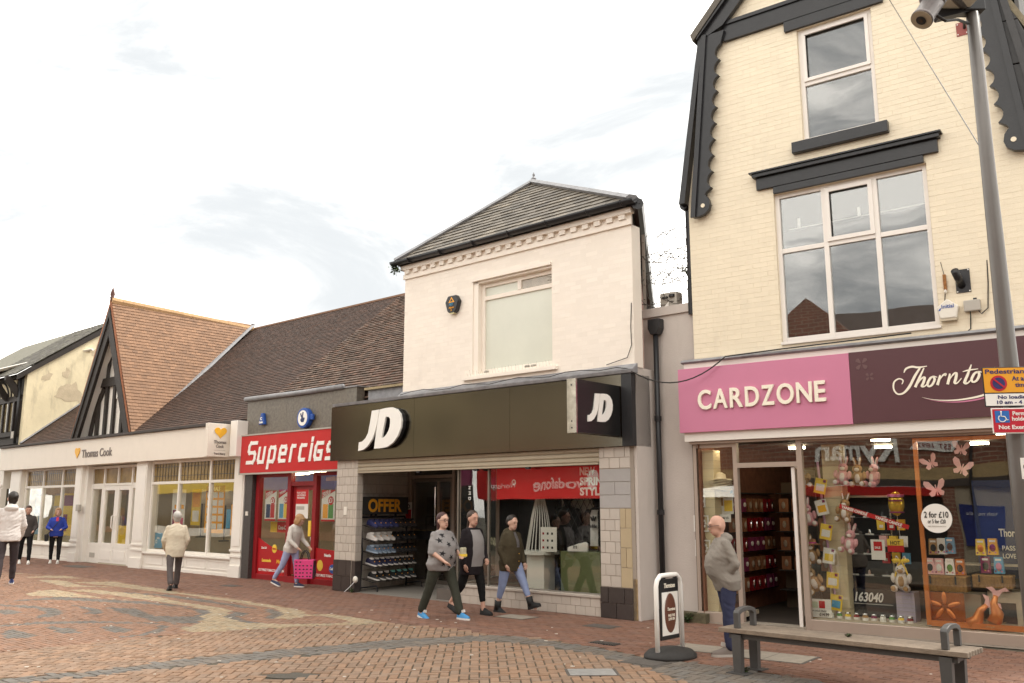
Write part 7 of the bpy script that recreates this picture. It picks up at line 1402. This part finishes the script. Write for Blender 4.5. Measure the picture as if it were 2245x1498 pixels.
            if st == 'bun': B.ell(hd(0, .105, .0), (.05, .045, .06), 10, 8, M=H3)
            hmsh = remesh(B, .012, 2, .004, seed + 2, 30); hmsh.name = 'hair'; hmsh.materials.append(hm); link('hair', hmsh, t)
    if glasses:
        B = MB()
        for s in (-1, 1):
            B.tube([hd(s * .031 + .021 * math.cos(a), -.098, .006 + .015 * math.sin(a)) for a in [q * .7 for q in range(10)]], .0025, 4); B.tube([hd(s * .052, -.096, .01), hd(s * .078, -.02, .008), hd(s * .078, .01, .0)], .0025, 4)
        B.tube([hd(-.012, -.1, .01), hd(.012, -.1, .01)], .0025, 4); B.build('glasses', M_blackm, t)
    t['_k'] = 0; del t['_k']
    return t, go, AR, U, L3, LG, hd
def cl(n, c, var=.06): return mat('cloth_' + n, c, .85, var, 14, bump=.25, bsc=220, spec=.15)
Hd = {'red': mat('hair_dark_red', (.05, .015, .014), .5, .2, 40), 'br': mat('hair_brown', (.045, .025, .015), .5, .2, 40), 'dk': mat('hair_dark', (.02, .014, .011), .5, .2, 40), 'gr': mat('hair_grey', (.42, .40, .37), .6, .15, 40), 'bl': mat('hair_blonde', (.38, .22, .10), .55, .2, 40)}
sh_black = shm('pblack', (.012, .012, .012)); sh_wh = shm('pwhite', (.72, .70, .66))
# three women walking to the right in front of the sports shop
c_grey = cl('grey_marl', (.27, .255, .25)); p1 = person('woman in grey star top and dark olive trousers, with glasses, walking', -1.12, 14.55, 1.68, rad(46), ((24, 4, 2), (-20, 8, 2)), ((12, 16, 62, 25), (10, 14, 48, 18)), c_grey, cl('olive_dark', (.045, .047, .036)), (shm('skyblue', (.06, .27, .55)), sh_wh, 1), ('long', Hd['red']), 'l', 1.30, 2, -8, 0, .80, 'elbow', glasses=True, hips=1.25, belly=.035, topname='top', seed=1, soleM=sh_wh, flare=.014)
pt, go, AR, U, L3, LG, hd = p1
bvh = BVHTree.FromPolygons([v.co for v in go.data.vertices], [p.vertices for p in go.data.polygons]); M_star = cl('star_black', (.03, .03, .032))
for (sx_, sz_, ang) in ((-.10, 1.36, 10), (.10, 1.30, -15), (-.04, 1.22, 20), (-.17, 1.28, 0), (.12, 1.12, 5), (.0, 1.02, 30), (-.15, 1.08, -10), (.15, .93, 12), (-.10, .92, 0), (.03, .87, 15), (.19, 1.22, 0)):
    pts = []; ok = True
    for q in range(10):
        r_ = (.05 if q % 2 == 0 else .02); a = rad(ang + 36 * q + 90); o_ = U(sx_ + r_ * math.cos(a), -.7, sz_ + r_ * math.sin(a)); rc = bvh.ray_cast(o_, L3 @ V3(0, 1, 0))
        if rc[0] is None: ok = False; break
        pts.append(rc[0] - (L3 @ V3(0, 1, 0)) * .005)
    if ok:
        B = MB(); c = sum(pts, Vector()) / 10; B.v = [tuple(p) for p in pts] + [tuple(c - (L3 @ V3(0, 1, 0)) * .002)]
        for q in range(10): B.face((q, (q + 1) % 10, 10))
        B.build('star_print', M_star, pt)
w_, d2 = pt.matrix_basis @ AR[0][2], AR[0][3]
tk = thing('snack_packet', 'clear and yellow packet in the hand of the woman in the star top', 'packet', 'W', *(w_ + Vector((.05, -.03, .03))), rad(40)); MB().box(-.05, -.035, -.06, .05, .035, .1).build('pouch', mat('clear_pouch', (.45, .42, .3), .3, .2), tk, bevel=.02); MB().box(-.052, -.037, -.04, .052, .037, .0).build('label_band', M_yel, tk)
p2 = person('woman in long black cardigan over grey top, with ponytail, walking', -.66, 15.05, 1.66, rad(46), ((14, 6, 2), (-16, 26, 2)), ((4, 14, 40, 20), (2, 12, 12, 4)), cl('black_knit', (.018, .014, .016)), cl('legging_black', (.012, .012, .012)), (sh_black, sh_black), ('pony', Hd['br']), 'r', 1.18, 1, -10, 6, .66, 'long', hips=1.12, belly=.02, topname='cardigan', inner=(c_grey, .13, .80, 1.40), seed=2, cuff=.16)
p3 = person('woman in olive parka and light blue jeans with black ankle boots, walking', -.02, 15.35, 1.60, rad(46), ((27, 0, 3), (-13, 6, 2)), ((2, 16, 30, 10), (-2, 16, 24, 12)), cl('parka_olive', (.062, .05, .030)), cl('jean_pale', (.24, .29, .45)), (sh_black, sh_black), ('bun', Hd['dk']), 'l', 1.18, 2, -6, 8, .74, 'long', hips=1.15, belly=.01, topname='parka', collar=True, hood=True, inner=(cl('print_shirt', (.12, .11, .11), .6), .035, 1.16, 1.42), seed=3, cuff=.2, shoe_s=1.0, boot=.2)
for z in (1.2, 1.05, .92, .8):
    MB().ell(p3[3](.03, -.172 if z < 1.1 else -.16, z), .009, 8, 6).build('button', M_heart, p3[0])
# older man standing by the card shop
p4 = person('bald older man in grey hooded sweatshirt, hands in pockets, standing at the card shop', 2.58, 11.08, 1.62, rad(-86), ((4, 6, 3), (-8, 8, 3)), ((-14, 16, 46, 34), (-14, 16, 46, 34)), cl('hoodie_grey', (.24, .215, .185)), cl('navy_jogger', (.04, .045, .085)), (shm('taupe', (.16, .13, .11)), shm('taupe2', (.4, .37, .33)), 1), ('bald', Hd['gr']), 'r', 1.16, 6, 0, 4, .78, 'long', hips=1.2, glasses=True, hood=True, belly=.055, topname='hoodie', flare=.016, seed=4, shoe_s=1.05)
# man in beige jacket walking away
p5 = person('grey haired man in beige jacket walking away past the travel shop', -7.18, 19.45, 1.64, rad(-150), ((-20, 12, 2), (20, 6, 2)), ((8, 14, 34, 14), (-6, 14, 34, 14)), cl('beige_jacket', (.60, .53, .41)), cl('grey_flannel', (.10, .085, .082)), (sh_black, sh_black), ('short', Hd['gr']), 'r', 1.14, 2, 0, 2, .72, 'long', hips=1.0, topname='jacket', collar=True, flare=.012, seed=5, shoe_s=1.02)
# woman with the pink bag
p6 = person('blonde woman in white fleece and pale blue trousers at the red shop', -4.82, 19.95, 1.58, rad(66), ((10, 6, 2), (-22, 14, 2)), ((24, 10, 40, 8), (18, 12, 44, 10)), cl('fleece_white', (.60, .56, .51)), cl('trouser_paleblue', (.34, .38, .56)), (shm('navyshoe', (.03, .04, .09)), sh_wh), ('bob', Hd['bl']), 'l', 1.04, 12, 10, 26, .80, 'long', hips=1.05, topname='fleece', collar=True, seed=6)
w_ = p6[0].matrix_basis @ ((p6[2][0][2] + p6[2][1][2]) * .5 + p6[2][0][3] * .09)
bg_ = thing('shopping_bag', 'bright pink shopping bag with black pattern held by the blonde woman', 'bag', 'W', w_.x + .02, w_.y, w_.z - .62, rad(-6)); M_bagp = mat('bag_pink', (.66, .05, .20), .5, .05)
MB().prism([(-.2, 0), (.2, 0), (.22, .4), (-.22, .4)], -.09, .09).build('bag_body', M_bagp, bg_, bevel=.015); bxo('side_gusset', M_blackm, bg_, .205, -.085, .02, .225, .085, .38)
rb = random.Random(9)
for k in range(22):
    x_, z_ = -.16 + .08 * (k % 5), .05 + .075 * (k // 5); MB().ell((x_ + rb.uniform(-.01, .01), -.091, z_), (.022, .003, .016), 6, 5).build('print_motif', M_blackm, bg_)
for y in (-.05, .05): MB().tube([(-.1, y, .39), (-.06, y, .53), (0, y, .6), (.06, y, .53), (.1, y, .39)], .012, 6).build('handle', M_blackm, bg_)
# young man at the left edge, seen from behind
p7 = person('young man in pale hooded top and dark joggers at the left edge, from behind', -11.33, 20.5, 2.06, rad(-152), ((-14, 10, 2), (16, 6, 2)), ((4, 12, 20, 8), (8, 12, 26, 10)), cl('hoodie_white', (.62, .58, .55)), cl('jogger_dark', (.055, .045, .048)), (shm('trainer_blue', (.05, .08, .22)), sh_wh), ('short', Hd['dk']), 'l', 1.0, 2, 14, 0, .80, 'long', hood=True, topname='hoodie', seed=7, wr=.007)
p8 = person('man in dark grey jacket and black trousers with white trainers, left', -14.84, 27.8, 1.74, rad(30), ((14, 4, 2), (-14, 10, 2)), ((10, 14, 50, 18), (0, 12, 14, 4)), cl('gilet_grey', (.07, .06, .055)), cl('trouser_black', (.014, .013, .014)), (sh_wh, sh_wh), ('short', Hd['br']), 'r', 1.1, 1, 0, 0, .80, 'long', topname='jacket', collar=True, seed=8)
p9 = person('woman in royal blue zip jacket and black trousers, left', -14.05, 28.05, 1.66, rad(24), ((6, 4, 2), (-6, 8, 2)), ((14, 18, 62, 26), (14, 18, 62, 26)), cl('blue_fleece', (.035, .06, .32)), cl('trouser_black', (.014, .013, .014)), (sh_wh, sh_wh), ('bob', Hd['bl']), 'l', 1.06, 1, 10, 0, .83, 'long', topname='jacket', inner=(cl('polo_red', (.5, .05, .07)), .035, 1.30, 1.42), seed=9)
sb_ = thing('shoulder_bag', 'black shoulder bag hanging at the side of the woman in blue', 'bag', 'W', 0, 0, 0); sb_.matrix_world = p9[0].matrix_basis @ Matrix.Translation((-.27, -.02, .68)); MB().box(-.05, -.13, 0, .06, .13, .22).build('bag_body', sh_black, sb_, bevel=.03); MB().box(-.055, -.13, .12, -.05, .13, .22).build('flap', M_blackm, sb_)
bv9 = BVHTree.FromPolygons([v.co for v in p9[1].data.vertices], [p.vertices for p in p9[1].data.polygons]); sp = []
for q in range(9):
    f_ = q / 8; o_ = p9[3](-.2 + .32 * f_, -.7, .95 + .44 * f_); rc = bv9.ray_cast(o_, p9[4] @ V3(0, 1, 0))
    if rc[0] is not None: sp.append(rc[0] - V3(0, .006, 0) - Vector((-.27, -.02, .68)))
MB().tube([(0, -.05, .2)] + sp, .012, 4).build('strap', M_blackm, sb_)
# mannequins in the sports window
def mannequin(label, x, y, rz, jk, shirt, ht):
    tt = person(label, 0, 0, ht, 0, ((2, 2, 3), (-2, 2, 3)), ((0, 12, 14, 4), (0, 12, 14, 4)), jk, cl('mannequin_black', (.012, .012, .012)), (sh_black, sh_black), ('bald', None), 'l', .95, topname='track_jacket', inner=(shirt, .07, .82, 1.40) if shirt else None, collar=True, seed=12, wr=.004)
    r_ = tt[0]; r_.name = 'mannequin'; r_['category'] = 'mannequin'; r_.location = fw('A', x, y, .2); r_.rotation_euler = (0, 0, FR['A'][1] + rz)
    for c in r_.children:
        if c.name.startswith('body'): c.data.materials.clear(); c.data.materials.append(cl('mannequin_skin', (.03, .025, .022)))
    return tt
M_tee = cl('white_tee', (.62, .60, .57)); m1 = mannequin('dark mannequin in black track jacket over white printed T-shirt', -1.22, .88, rad(12), cl('track_black', (.018, .016, .015)), M_tee, 1.78)
text('adidas', m1[0], M_blackm, -.06, -.155, 1.12, .05, .12, .001, .003)
for k in range(3): MB().ell((-.03 + .03 * k, -.158, 1.27 - .01 * abs(k - 1)), (.016, .004, .045), 8, 7, M=Matrix.Rotation(rad(-22 + 22 * k), 3, 'Y')).build('shirt_emblem', M_blackm, m1[0])
for k in range(3):
    sh, eb, wr_, d2, s = m1[2][0]; off = V3(.05, -.03 + .025 * k, 0); MB().tube([sh + off + V3(.01, 0, .03), eb + off, wr_ + off], .006, 4).build('sleeve_stripe', M_letter, m1[0])
m2 = mannequin('all black mannequin in the middle of the sports window', -2.0, 1.05, rad(25), cl('black_outfit', (.014, .014, .014)), None, 1.8)
# second offer board seen through the door glass
t = thing('offer_board', 'second black and orange offer board behind the door glass', 'sign', 'A', -6.05, 2.35, 1.35, rad(-35)); bxo('board', mat('charcoal_board', (.04,) * 3), t, -.25, 0, 0, .25, .02, .5); 
bxo('orange_field', M_orange, t, -.19, -.004, .06, .2, 0, .4); text('OFFER', t, M_dark, -.15, -.006, .18, .12, .32, .001, .004)
